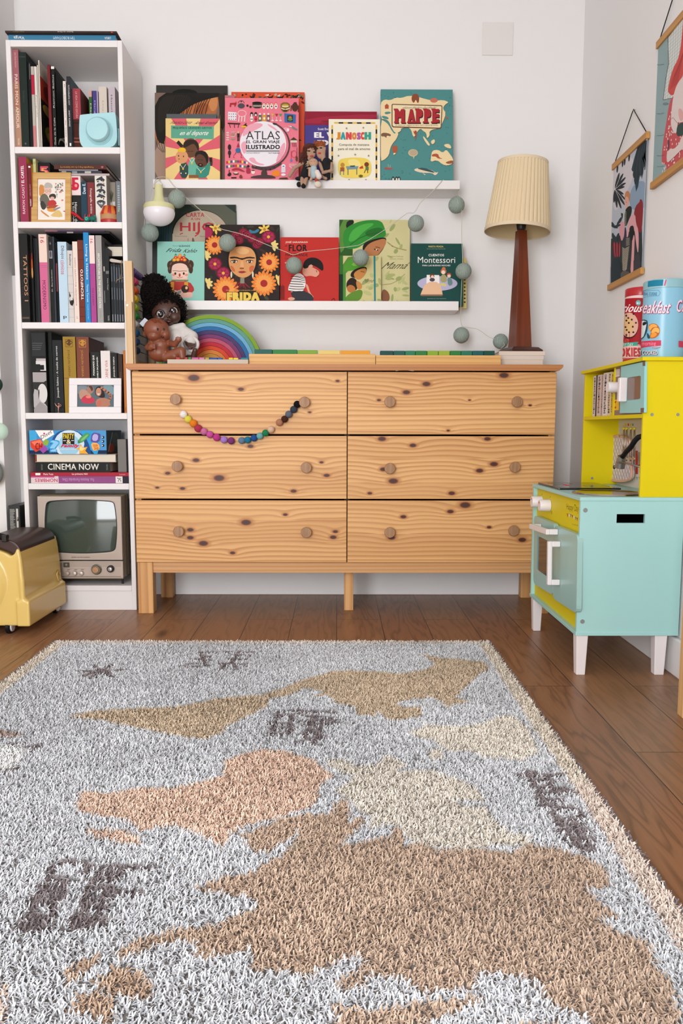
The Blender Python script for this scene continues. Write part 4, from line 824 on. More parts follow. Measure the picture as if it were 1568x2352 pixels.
# --- old television
def tv():
    Yf = BY+.008; z0 = BZ['s6']+.0004
    q = lambda x, y, Y=Yf: P(*K6(x, y), Y)
    X0, X1 = float(q(398, 500)[0]), float(q(1252, 500)[0]); Z1, Z0 = float(q(820, 136)[2]), float(q(900, 985)[2]); Z0 = max(Z0, z0+.012)
    X0 = max(X0, BXL+PT+.006)
    mb, md, ml = mat('#8A7A66', .45), mat('#2A2620', .5), mat('#B7A79A', .4, name='tv_plastic')
    t_ = thing('television', 'old portable television with dark green screen on the lowest shelf', 'television', ((X0+X1)/2, Yf, z0))
    b = MB(); b.box(X0+.003, X1-.001, Yf+.012, Yf+.11, Z0, Z1+.001, mb)
    for k in range(5): b.box(X0+.001, X1+.001, Yf+.016+.019*k, Yf+.027+.019*k, Z0+.002, Z1+.0035, mat('#A3927C', .45) if k % 2 else mb)
    b.box(X0+.02, X1-.03, Yf+.11, Yf+.25, Z0+.02, Z1-.03, md); b.build('housing', t_, bevel=.003)
    # bezel with a rounded hole
    zc = float(q(820, 788)[2]); sc = smooth([(470, 230), (490, 190), (560, 180), (820, 168), (1100, 182), (1165, 192), (1182, 235), (1205, 440), (1192, 650), (1175, 692), (1110, 708), (840, 722), (560, 706), (510, 695), (480, 650), (460, 440)], 3)
    S = [q(x, y) for x, y in sc]; n = len(S); cx = sum(p[0] for p in S)/n; cz = sum(p[2] for p in S)/n
    outer = []
    for p in S:
        dx_, dz_ = p[0]-cx, p[2]-cz; k = min([((X1-.0012) if dx_ > 0 else X0)/1 - cx if False else ((X1-cx)/dx_ if dx_ > 0 else (X0-cx)/dx_) if abs(dx_) > 1e-9 else 1e9, ((Z1-cz)/dz_ if dz_ > 0 else (zc-cz)/dz_) if abs(dz_) > 1e-9 else 1e9]); outer.append(np.array((cx+dx_*k, Yf, cz+dz_*k)))
    for (cxn, czn) in ((X0, Z1), (X1, Z1), (X0, zc), (X1, zc)):
        i = min(range(n), key=lambda i: (outer[i][0]-cxn)**2+(outer[i][2]-czn)**2); outer[i] = np.array((cxn, Yf, czn))
    mid = [np.array((p[0]+(o[0]-p[0])*.18, Yf-.001, p[2]+(o[2]-p[2])*.18)) for p, o in zip(S, outer)]
    inn = [p+np.array((0, .008, 0)) for p in S]; back = [o+np.array((0, .012, 0)) for o in outer]
    b = MB(); b.add(back+outer+mid+S+inn, [(k*n+i, k*n+(i+1) % n, (k+1)*n+(i+1) % n, (k+1)*n+i) for k in range(4) for i in range(n)], ml); b.build('bezel', t_, recalc=True)
    # bulging screen
    b = MB(); vs = [(cx, Yf-.004, cz)]; fs = []; R = 8
    for r_ in range(1, R+1):
        f = r_/R
        for p in S: vs.append((cx+(p[0]-cx)*f, Yf-.004+.55*((p[0]-cx)**2+(p[2]-cz)**2)*f*f, cz+(p[2]-cz)*f))
    fs += [(0, 1+i, 1+(i+1) % n) for i in range(n)]
    for r_ in range(R-1): fs += [(1+r_*n+i, 1+(r_+1)*n+i, 1+(r_+1)*n+(i+1) % n, 1+r_*n+(i+1) % n) for i in range(n)]
    b.add(vs, fs, mat('#3E4A42', .07, name='tv_glass', Coat_Weight=.5), True); b.build('screen', t_, recalc=True)
    b = MB(); b.tube([p+np.array((0, -.0003, 0)) for p in S]+[S[0]+np.array((0, -.0003, 0))], .0016, mat('#14181A', .4), 6); b.build('screen_gasket', t_)
    b = MB(); zp = float(q(820, 802)[2]); b.box(X0, X1, Yf+.002, Yf+.014, Z0+.004, zp, ml); b.box(X0, X1, Yf+.006, Yf+.012, zp, zc, md); b.box(X0, X1, Yf+.004, Yf+.014, Z0, Z0+.005, mb)
    a = Art(b, (X0, Yf+.002, Z0+.004), (X1-X0, 0, 0), (0, 0, zp-Z0-.004), K6)
    for k in range(13): a.rect(490, 818+11.5*k, 640, 822+11.5*k, '#5A4A40')
    for k in range(4): a.rect(720, 815+13*k, 1245, 818+13*k, '#8A7A6E')
    a.rect(650, 878, 880, 880, '#8A7A6E')
    for x in (705, 780, 848): a.rect(x-15, 886, x+15, 892, '#6A5A50')
    for k in range(30): a.rect(670+11.5*k, 988, 676+11.5*k, 996, '#1A1614')
    a.rect(640, 957, 1245, 961, '#3A322C'); b.build('control_panel', t_)
    b = MB(); a = Art(b, (X0, Yf-.0012, zc), (X1-X0, 0, 0), (0, 0, Z1-zc), K6); a.text('GENERAL ELECTRICA ESPAÑOLA', 735, 755, 925, 766, '#4A3E38', 0, .02); b.build('nameplate', t_)
    def knob(x, y, r, prof, m, name, m2=None):
        c = q(x, y, Yf+.002); s_ = 2.87/1800/4.48*r; b = MB(); b.lathe(c, [(s_*u, -v) for u, v in prof], m, 28, axis=(0, 1, 0)); b.build(name, t_, recalc=True)
        if m2: b = MB(); b.lathe(c, [(s_*.62, -.012), (s_*.55, -.0165), (.0001, -.017)], m2, 24, axis=(0, 1, 0)); b.build(name+'_cap', t_, recalc=True)
    for x, y in ((698, 922), (773, 922), (841, 922)): knob(x, y, 26, [(1, 0), (.95, .008), (.8, .013), (.0001, .0135)], mat('#C8BEB8', .25, .6), 'small_knob')
    knob(994, 886, 56, [(1, 0), (1, .002), (.85, .003), (.8, .012), (.0001, .0125)], mat('#6A6252', .35), 'tuning_dial', mat('#B0845E', .35))
    knob(1141, 878, 38, [(1, 0), (.95, .010), (.75, .013), (.0001, .0135)], mat('#17181A', .3), 'volume_knob', mat('#B8B4B0', .2, .8))
    b = MB(); c = q(685, 838, Yf+.002); b.box(c[0]-.011, c[0]+.011, c[1]-.004, c[1], c[2]-.009, c[2]+.009, mat('#4A443C', .4)); b.ball(c+np.array((0, -.004, 0)), (.005, .003, .005), mat('#8A8070', .3)); b.build('channel_button', t_)
    b = MB(); b.cyl((X0+.02, Yf+.03, z0), (X0+.02, Yf+.03, Z0), .006, .006, md, 12); b.build('foot', t_)
    b = MB(); b.cyl((X1-.01, Yf+.03, z0), (X1-.01, Yf+.03, Z0), .004, .004, md, 12); b.build('foot', t_)
    b = MB(); b.box(X0+.03, X1-.03, Yf+.2, Yf+.22, z0, Z0+.021, md); b.build('foot', t_)
tv()
# ------------------------------------------------------------------ face-out books on the ledges
def lean_book(crop, x0, x1, yt, L, Yb, Yt, th, col, label, group, art=None, side=None, ext=0, ym=None, z0=None, name='book'):
    zs = z0 if z0 is not None else L[0]+.0003; Ym = (Yb+Yt)/2
    ymid = ym if ym is not None else yt+60*crop.k
    Z1 = float(P(*crop((x0+x1)/2, yt), Yt)[2]); X0, X1 = float(P(*crop(x0, ymid), Ym)[0]), float(P(*crop(x1, ymid), Ym)[0])
    O = np.array((X0, Yb, zs)); U = np.array((X1-X0, 0, 0)); V = np.array((0, Yt-Yb, Z1-zs)); N = np.cross(U, V); N /= np.linalg.norm(N)
    O = O+np.array((0, 0, abs(N[2])*th+.0004)); V = V-np.array((0, 0, abs(N[2])*th+.0004))
    t_ = thing(name, label, 'book', O+U/2, group); mc = mat(col, .38); ms = mat(side or col, .45); Un = U/np.linalg.norm(U); k = .0022 if th > .006 else th*.3
    b = MB(); b.obox(O, U, V, -N*k, mc); b.obox(O-N*(th-k), U, V, -N*k, ms); b.obox(O-N*k, Un*.003, V, -N*(th-2*k), ms)
    if art: art(Art(b, O, U, V, crop))
    b.build('cover', t_)
    b = MB(); b.obox(O+Un*.003-N*(k+.0001)+V*.01, U*.985-Un*.003, V*.98, -N*(th-2*k-.0002), PAPER); b.build('pages', t_); return t_
GU, GL = 'children books standing face out on the upper ledge', 'children books standing face out on the lower ledge'
def hair_cover(a):
    a.rect(100, 40, 900, 1000, '#7A6458'); a.poly([(600, 120), (760, 150), (740, 300), (690, 400), (560, 420), (420, 500), (330, 700), (150, 620), (150, 420)], '#B06A3C', 2)
    a.poly([(560, 240), (640, 230), (660, 300), (600, 350), (500, 330)], '#9A5630', 1); a.poly([(640, 180), (740, 160), (740, 280), (680, 330)], '#C88450', 2)
    a.poly([(140, 100), (860, 60), (840, 170), (760, 170), (600, 210), (480, 260), (330, 380), (260, 500), (230, 640), (145, 560)], '#1C1A16', 2)
    a.poly([(170, 170), (400, 150), (520, 190), (380, 300), (240, 470), (180, 560)], '#26221C', 2)
    for k in range(16):
        x = 350+22*k; a.line([(x, 170), (x-40-6*k % 30, 260+9*(k % 5)), (x-90+8*(k % 4), 360+14*(k % 6))], 6, '#17140F', 1)
    a.poly([(740, 130), (830, 150), (815, 420), (780, 520), (760, 300)], '#3A2A22', 1)
    for k in range(5): a.line([(745+16*k, 150), (765+14*k, 300), (750+12*k, 430+20*k)], 5, '#17140F', 1)
    a.poly([(200, 480), (240, 620), (255, 760), (170, 600)], '#1C1A16', 1); a.poly([(150, 600), (300, 640), (320, 960), (140, 960)], '#A88A78', 1)
    for k in range(4): a.line([(170+20*k, 560), (160+25*k, 640), (220+8*k, 700)], 4, '#1C1A16', 1)
def back_hair(a): a.ell(430, 140, 120, 40, '#0F120E'); a.poly([(430, 150), (540, 135), (600, 160), (440, 170)], '#8A8478', 1)
lean_book(SA, 154, 832, 66, L1, -.042, -.006, .012, '#26221E', 'largest dark picture book, furthest back at the left of the upper ledge', GU, back_hair, side='#1A1614')
lean_book(SA, 142, 815, 138, L1, -.058, -.026, .013, '#3A2C24', 'dark picture book with a black-haired profile, left on the upper ledge', GU, hair_cover, side='#2A201A')
lean_book(SA, 256, 728, 338, L1, -.074, -.051, .010, '#4E565A', 'slate grey book just behind the sunburst striped one', GU, None)
def sport(a):
    a.rect(240, 380, 770, 960, '#E8CB86'); cx, cy = 500, 700
    for a0, a1 in ((8, 32), (50, 76), (100, 122), (148, 168), (192, 212), (236, 256), (283, 300), (325, 345)):
        a.poly([(cx, cy), (cx+800*math.cos(math.radians(a0)), cy-800*math.sin(math.radians(a0))), (cx+800*math.cos(math.radians(a1)), cy-800*math.sin(math.radians(a1)))], '#D8606C')
    a.text('Francisco Llorca', 285, 402, 480, 432, '#3A2A24', 0, .01, .2); a.text('Amaia Arrazola', 512, 405, 720, 435, '#3A2A24', 0, .01, .2)
    a.poly([(300, 447), (706, 455), (704, 578), (300, 567)], '#5FA68C'); a.text('PEQUEÑOS GRANDES GESTOS', 318, 455, 685, 482, '#26342E', 0, .03); a.text('en el deporte', 370, 495, 636, 552, WH, 0, .02, .12)
    a.poly([(350, 610), (372, 588), (420, 640), (400, 665)], '#2A1C16'); a.poly([(392, 640), (430, 640), (460, 720), (430, 740)], '#5A3A2A', 1)
    a.poly([(380, 800), (465, 800), (462, 945), (385, 945)], '#2E4A44', 1); a.poly([(465, 760), (560, 760), (565, 945), (462, 945)], '#6AB09A', 1); a.poly([(540, 830), (680, 810), (650, 945), (530, 945)], '#3A8A78', 1); a.poly([(640, 810), (690, 770), (700, 800), (650, 860)], '#3A8A78', 1); a.poly([(665, 750), (690, 750), (695, 830), (670, 830)], '#4A3024', 1); a.poly([(660, 752), (690, 748), (690, 790), (664, 790)], '#241A14')
    a.ell(488, 660, 78, 92, '#6A4632'); a.poly([(415, 660), (420, 600), (470, 580), (530, 585), (568, 630), (560, 700), (535, 640), (510, 615), (450, 650)], '#2E2018', 1)
    a.ell(402, 745, 60, 64, '#D89A6A'); a.poly([(355, 690), (380, 655), (432, 658), (445, 695), (400, 700)], '#E8B830', 1); a.ell(375, 765, 6, 5, '#7A3A2A'); a.ell(418, 740, 5, 8, '#2A1C14'); a.ell(372, 735, 5, 8, '#2A1C14')
    a.ell(590, 765, 68, 78, '#5E3C2C'); a.poly([(525, 760), (530, 700), (580, 680), (640, 700), (655, 770), (640, 820), (622, 740), (560, 710)], '#221812', 1); a.ell(578, 822, 24, 18, '#221812'); a.ell(578, 820, 10, 6, '#B86A5A')
    for x, y in ((470, 690), (500, 690), (560, 770), (590, 772)): a.line([(x-10, y), (x, y+3), (x+10, y)], 4, '#1E120C')
    for x0, x1, xm, y0, y1 in ((385, 440, 414, 815, 855), (470, 525, 497, 760, 800), (550, 620, 582, 850, 885)): a.line([(x0, y0), (xm, y1), (x1, y0)], 4, '#F0E8D8'); a.ell(xm, y1+4, 8, 9, '#E8B830')
    a.rect(468, 915, 560, 945, '#8A5A3A'); 
    for x in (395, 440): a.ell(x, 900, 5, 7, WH)
lean_book(SA, 247, 762, 380, L1, -.090, -.067, .012, '#E8CB86', 'book with pink and cream sunburst and three cartoon athletes', GU, sport, side='#C8A868')
def orange(a):
    R_ = random.Random(11)
    for i in range(90): a.ell(870+R_.random()*690, 150+R_.random()*60 if i < 45 else 150+R_.random()*800, 7+14*R_.random(), 4+7*R_.random(), R_.choice(['#5A1E14', '#2A1A16', '#8A6A50', '#B0A890', '#4A5A40']), n=8, rot=R_.random()*180)
    for x, y in ((1070, 170), (1240, 175), (1340, 175), (1480, 165)): a.poly([(x-35, y-12), (x, y+5), (x+34, y-22), (x+18, y+18), (x-6, y+25)], '#2A2420', 1)
    a.poly([(1185, 160), (1230, 150), (1220, 168)], '#E8E0D8'); a.poly([(1300, 170), (1335, 150), (1330, 175)], '#D8D0C8')
lean_book(SA, 868, 1562, 130, L1, -.05, -.012, .012, '#D84A22', 'orange red book with scattered birds behind the pink atlas', GU, orange, side='#B03A1A')
lean_book(SA, 806, 900, 160, L1, -.073, -.035, .01, '#B86A70', 'dusty pink book edge showing left of the pink atlas', GU, None)
def atlas(a):
    a.rect(800, 180, 1520, 970, '#E67A8C'); R_ = random.Random(2)
    for i in range(160): a.ell(815+R_.random()*690, 200+R_.random()*750, 2.5, 2.5, '#C85A70', n=5)
    D1, D2 = '#2E2420', '#5A3A2C'
    a.poly([(858, 235), (912, 232), (915, 215), (922, 240), (905, 275), (898, 250), (870, 252), (868, 275), (856, 270)], '#A82A30'); a.ell(965, 262, 33, 24, '#4A4A50'); a.ring(965, 238, 30, 28, 4, D1, 180, 360); a.ell(965, 222, 6, 6, D1); a.ell(1024, 260, 11, 11, D1); a.ell(1053, 272, 12, 11, '#4A2A2A')
    a.poly([(1068, 232), (1163, 232), (1158, 285), (1075, 285)], '#3A322C', 1); a.ell(1115, 235, 47, 13, '#1A1816'); 
    for k in range(7): a.line([(1076+12*k, 255), (1082+12*k, 270), (1088+12*k, 255)], 4, '#C8BEAE')
    for x in (1180, 1215, 1253, 1294): a.ell(x, 265, 15, 28, '#F0E6DC'); a.ell(x, 243, 11, 12, '#C84A3A'); a.ell(x, 244, 7, 8, '#F0D8C0'); a.poly([(x, 258), (x+8, 268), (x, 278), (x-8, 268)], D1)
    a.poly([(1340, 230), (1422, 230), (1428, 290), (1400, 322), (1360, 322), (1336, 290)], '#7A6028', 1); a.ell(1382, 262, 34, 20, '#B8963A'); a.rect(1352, 262, 1412, 270, '#F0E8D0'); a.line([(1345, 285), (1382, 300), (1422, 285)], 7, '#F0E8D0'); a.ell(1382, 308, 20, 8, '#3A2A14')
    a.ell(1474, 275, 30, 42, '#4E2E20'); a.rect(1462, 228, 1490, 250, '#4E2E20'); a.line([(1440, 260), (1435, 310)], 8, '#4E2E20'); a.line([(1508, 260), (1505, 320)], 8, '#4E2E20')
    a.poly([(840, 318), (922, 325), (920, 402), (840, 398)], '#E8E0E4')
    for k in range(12): a.ell(852+20*(k % 4), 340+25*(k//4), 5, 6, ('#5A7AA8', '#C85A6A', '#3A4A6A')[k % 3], n=6)
    a.ring(972, 335, 42, 32, 5, '#F0D8D8'); 
    for x in (945, 972, 1000): a.line([(x, 362), (x-4, 410)], 8, '#F0E0E0')
    for x, c in ((1064, '#E8E0D8'), (1103, '#C83A4A')): a.ell(x, 345, 15, 24, D1); a.ell(x, 350, 9, 10, '#F0E0D8'); a.ell(x, 385, 14, 28, c); a.rect(x-12, 385, x+12, 391, D1)
    for x, c in ((1143, '#5A6A50'), (1183, '#C8A030'), (1222, '#7A5A60')): a.rect(x-15, 348, x+15, 412, c); a.rect(x-8, 332, x+8, 348, '#E8E0E0'); a.ell(x, 382, 9, 13, '#F0E8C8')
    for x, c in ((1262, '#D8B040'), (1300, '#A83040'), (1337, '#4A9A50')): a.poly([(x-15, 338), (x+15, 338), (x, 368)], c); a.line([(x, 366), (x, 400)], 4, '#E8D8D0'); a.ell(x, 402, 13, 7, '#E8D0D0')
    a.poly([(1372, 332), (1482, 345), (1480, 428), (1375, 418)], '#3A6AA8'); a.rect(1400, 352, 1455, 412, '#3A2A1E'); a.ell(1428, 375, 16, 14, '#B87838'); a.ell(1428, 392, 22, 12, '#5A8A4A')
    a.poly([(836, 422), (958, 426), (952, 440), (840, 436)], '#4E2420'); a.line([(855, 440), (862, 468)], 6, '#4E2420'); a.line([(900, 440), (902, 470)], 6, '#4E2420'); a.line([(940, 438), (935, 468)], 6, '#4E2420')
    a.poly([(960, 462), (990, 445), (1015, 420), (1012, 445), (1028, 452), (1000, 472)], '#3A2418', 1); a.ell(990, 460, 26, 9, '#E8B820')
    for k in range(4): a.ell(838, 516+22*k, 16, 7, '#F0E8E0'); a.rect(824, 512+22*k, 854, 516+22*k, '#A83A4A')
    for k in range(4): a.ell(888, 512+22*k, 22, 6, ('#C8A8A0', '#8A9A70')[k % 2])
    a.ell(938, 512, 11, 12, '#D8A888'); a.rect(926, 524, 950, 560, D1); a.line([(920, 520), (905, 545)], 5, '#D8C8B0'); a.rect(928, 560, 936, 598, D1); a.rect(940, 560, 948, 598, D1)
    a.ell(854, 655, 16, 28, D1); a.ell(854, 708, 15, 24, '#2A2A2C'); a.rect(848, 720, 860, 755, D1); a.poly([(936, 610), (950, 655), (922, 655)], '#A83040'); a.ell(935, 685, 24, 24, '#3A6A98'); a.line([(915, 705), (905, 725)], 5, '#A83040'); a.line([(955, 705), (965, 725)], 5, '#A83040')
    for x in (897, 968): a.line([(x, 725), (x-6, 752), (x+8, 755)], 4, '#B03048')
    fl = ['#C83A3A', '#E8C840', '#3A5A98', '#F0E8E0', '#4A8A4A', '#8A3A6A']
    for row, (y0, dy) in enumerate(((778, -15), (820, -8), )):
        for k in range(10):
            x = 822+21*k; y = y0+(k-4)**2*-.6*(-1 if row else -1)+dy*0; a.rect(x, y, x+17, y+22, fl[(k+row*2) % 6])
    a.poly([(830, 915), (860, 890), (872, 905), (868, 925), (845, 932)], '#2A1A18', 1); a.line([(852, 870), (850, 895)], 6, '#2A1A18'); a.poly([(872, 862), (930, 846), (1000, 880), (995, 892), (930, 870), (880, 880)], '#A83038', 1); a.ell(915, 905, 26, 12, D2); a.ell(915, 898, 20, 6, '#E8D8C0')
    a.ell(1032, 835, 12, 12, D1); a.poly([(1015, 850), (1050, 850), (1056, 905), (1010, 905)], '#A83048', 1); a.ell(1078, 890, 18, 20, '#E8D8D0'); a.ell(1078, 875, 16, 7, '#7A4A50'); a.poly([(940, 950), (960, 905), (985, 950)], '#7A3A28', 1); a.rect(870, 938, 920, 950, D1)
    a.poly([(1255, 900), (1275, 875), (1320, 872), (1332, 905), (1330, 930), (1258, 928)], '#E8862A', 1); a.ell(1365, 835, 20, 20, '#E8E4E8'); a.rect(1345, 850, 1385, 895, '#D8D4DC'); a.ell(1365, 915, 22, 12, '#E8E4E8'); a.ell(1365, 836, 10, 6, '#5A7AA8')
    for k in range(7): a.line([(1422+11*k, 812), (1422+11*k, 838)], 4, '#F0D8D8')
    a.line([(1422, 838), (1455, 858), (1488, 838)], 4, '#F0D8D8'); a.line([(1455, 840), (1455, 895)], 6, '#4E3A34')
    a.poly([(1330, 945), (1400, 940), (1410, 960), (1320, 960)], D2); a.poly([(1160, 870), (1205, 870), (1215, 930), (1150, 930)], '#4A3834', 1)
    a.poly([(1425, 590), (1462, 560), (1500, 590)], '#4E3024'); a.rect(1432, 590, 1494, 612, '#D8CDB8'); 
    for x in (1450, 1465, 1480): a.line([(x, 615), (x+6, 650)], 5, '#7A2A30')
    a.ell(1392, 490, 30, 22, '#E8A0B0', rot=20); a.ell(1408, 490, 12, 14, '#F0E0E4'); a.poly([(1410, 450), (1440, 448), (1505, 490), (1480, 496)], '#7A7E80', 1); a.poly([(1408, 452), (1440, 455), (1445, 468)], WH)
    a.ell(1438, 780, 10, 14, '#6A7AB8'); a.line([(1438, 765), (1438, 690)], 5, '#C03A50'); a.ring(1465, 720, 26, 34, 4, '#C03A50'); a.line([(1492, 660), (1492, 740)], 5, '#7A4A30'); a.ell(1490, 765, 11, 26, '#6A4028')
    # globe
    a.ring(1195, 632, 232, 222, 13, '#4A3A3C', -72, 118, 48); a.ell(1172, 625, 220, 215, '#E8E4EA', n=56)
    for p in ([(990, 480), (1060, 430), (1150, 425), (1180, 450), (1090, 500), (1010, 540), (975, 560)], [(1205, 428), (1290, 470), (1340, 540), (1300, 500), (1230, 460)], [(960, 620), (1010, 590), (1020, 660), (1000, 730), (970, 690)], [(1340, 640), (1385, 600), (1378, 700), (1330, 790), (1290, 800), (1310, 740)], [(1030, 760), (1090, 750), (1110, 800), (1200, 820), (1150, 832), (1060, 800)]): a.poly(p, '#E8A4B4', 2)
    a.poly([(1268, 420), (1310, 432), (1300, 450), (1262, 440)], '#4A3A3C', 1); a.poly([(1070, 820), (1090, 840), (1080, 862), (1060, 848)], '#4A3A3C', 1); a.line([(1080, 845), (1180, 868), (1260, 862), (1340, 810)], 20, '#4A3A3C', 1)
    a.poly([(1050, 950), (1060, 932), (1140, 918), (1240, 918), (1290, 938), (1290, 952)], '#4A3A3C', 1)
    for dx_, c_ in ((0, '#3A3638'), ): a.text('ATLAS', 1010, 503, 1332, 583, c_, 0, .0)
    a.text('ATLAS', 1016, 509, 1328, 578, '#E8E4EA', 0, -.0) if False else None
    a.text('EL GRAN VIAJE', 1012, 590, 1332, 627, '#2E2A2C', 0, .04); a.text('ILUSTRADO', 1012, 633, 1332, 675, '#2E2A2C', 0, .06); a.rect(1012, 684, 1326, 688, '#3A3638'); a.rect(1012, 693, 1326, 699, '#3A3638'); a.text('PASCALE HÉDELIN', 1012, 704, 1140, 715, '#3A3638', 0, .02); a.text('FAUT MAIRLINA', 1224, 706, 1328, 718, '#3A3638', 0, .02)
lean_book(SA, 810, 1508, 187, L1, -.092, -.055, .014, '#E67A8C', 'pink atlas with a white globe and rows of little objects', GU, atlas, side='#C05A6C')
def volcan(a):
    a.rect(140, 285, 770, 400, '#8E1E34'); a.poly([(150, 340), (770, 300), (770, 345), (150, 400)], '#A02A40', 1)
    for k in range(8): a.ring(300+12*k, 385, 14, 24, 3, '#6A141E', 180, 360, 8)
    a.rect(140, 400, 770, 900, '#4A3F86'); a.poly([(320, 600), (400, 560), (770, 600), (770, 900), (300, 900)], '#5A4A7A', 1); a.poly([(330, 730), (420, 660), (480, 900), (330, 900)], '#7A5A78', 1)
    a.text('Scott Enc', 260, 424, 352, 444, WH, 0, .02); a.text('EL V', 228, 462, 392, 510, WH, 0, .1); a.text('ED E', 255, 530, 420, 575, WH, 0, .1)
lean_book(SB, 148, 766, 284, L1, -.064, -.035, .014, '#7A1A2E', 'crimson topped purple book half hidden behind the knitted dolls', GU, volcan, side='#A05060')
def yel(a):
    a.rect(350, 350, 800, 900, '#EFE9D4')
    def brd(xa, ya, xb, yb, n):
        for i in range(n):
            c = '#221E1A' if i % 2 else '#E0B04E'; p = lambda t: (xa+(xb-xa)*t, ya+(yb-ya)*t)
            (u0, v0), (u1, v1) = p(i/n), p((i+1)/n)
            if abs(xb-xa) > abs(yb-ya): a.rect(u0, v0-6+0, u1, v0+7, c)
            else: a.rect(u0-7, v0, u0+7, v1, c)
    brd(400, 381, 752, 383, 9); brd(383, 400, 384, 890, 13); brd(762, 400, 762, 890, 13)
    cols = ['#D88A30', '#3A9AA0', '#D84A50', '#D8863A', '#B05AA0', '#D8503A', '#3AA088']
    for ch, c, (x0, x1) in zip('JANOSCH', cols, ((418, 455), (455, 498), (500, 550), (552, 592), (594, 628), (628, 658), (660, 716))):
        a.text(ch, x0, 462+(3 if ch in 'OS' else 0), x1, 526, c, 0, .14)
    a.text('Compota de manzana', 442, 560, 700, 585, '#6A5E50', 0, .01); a.text('para el mal de amores', 434, 596, 708, 622, '#6A5E50', 0, .01)
    for x, y in ((506, 430), (650, 425), (437, 665), (580, 655), (695, 665), (528, 872), (672, 872)): a.ell(x, y, 7, 7, '#6A6458'); a.ell(x, y, 3.5, 3.5, '#C8BEA8')
    a.poly([(430, 720), (460, 690), (560, 678), (680, 685), (720, 730), (715, 830), (650, 855), (500, 858), (435, 830)], '#EAD060', 2); a.poly([(500, 700), (600, 690), (640, 760), (560, 780)], '#F0DC88', 2)
    a.poly([(500, 755), (610, 755), (600, 780), (510, 785)], '#7A94A0'); a.rect(515, 780, 522, 830, '#4A5E6A'); a.rect(590, 778, 597, 828, '#4A5E6A'); a.poly([(535, 750), (580, 748), (575, 762), (540, 762)], '#3A5A50')
    a.ell(472, 745, 18, 20, '#C08A3A'); a.rect(452, 765, 488, 800, '#A85A30'); a.rect(450, 790, 456, 830, '#3A6AA0'); a.rect(478, 790, 484, 830, '#3A6AA0')
    a.ell(678, 740, 20, 20, '#7A3A1E'); a.poly([(615, 765), (645, 750), (650, 775), (620, 778)], '#C83A2A'); a.rect(668, 758, 696, 790, '#5A7A4A'); a.line([(668, 788), (658, 812)], 7, '#5A3A20'); a.line([(685, 788), (688, 812)], 7, '#5A3A20')
    a.ell(628, 840, 20, 13, '#8A7A2A'); a.rect(622, 830, 627, 851, '#2A261C'); a.rect(634, 830, 638, 851, '#2A261C')
lean_book(SB, 353, 795, 350, L1, -.094, -.052, .012, '#EFE9D4', 'cream book with a black and yellow striped border', GU, yel, side='#D8CFA8')
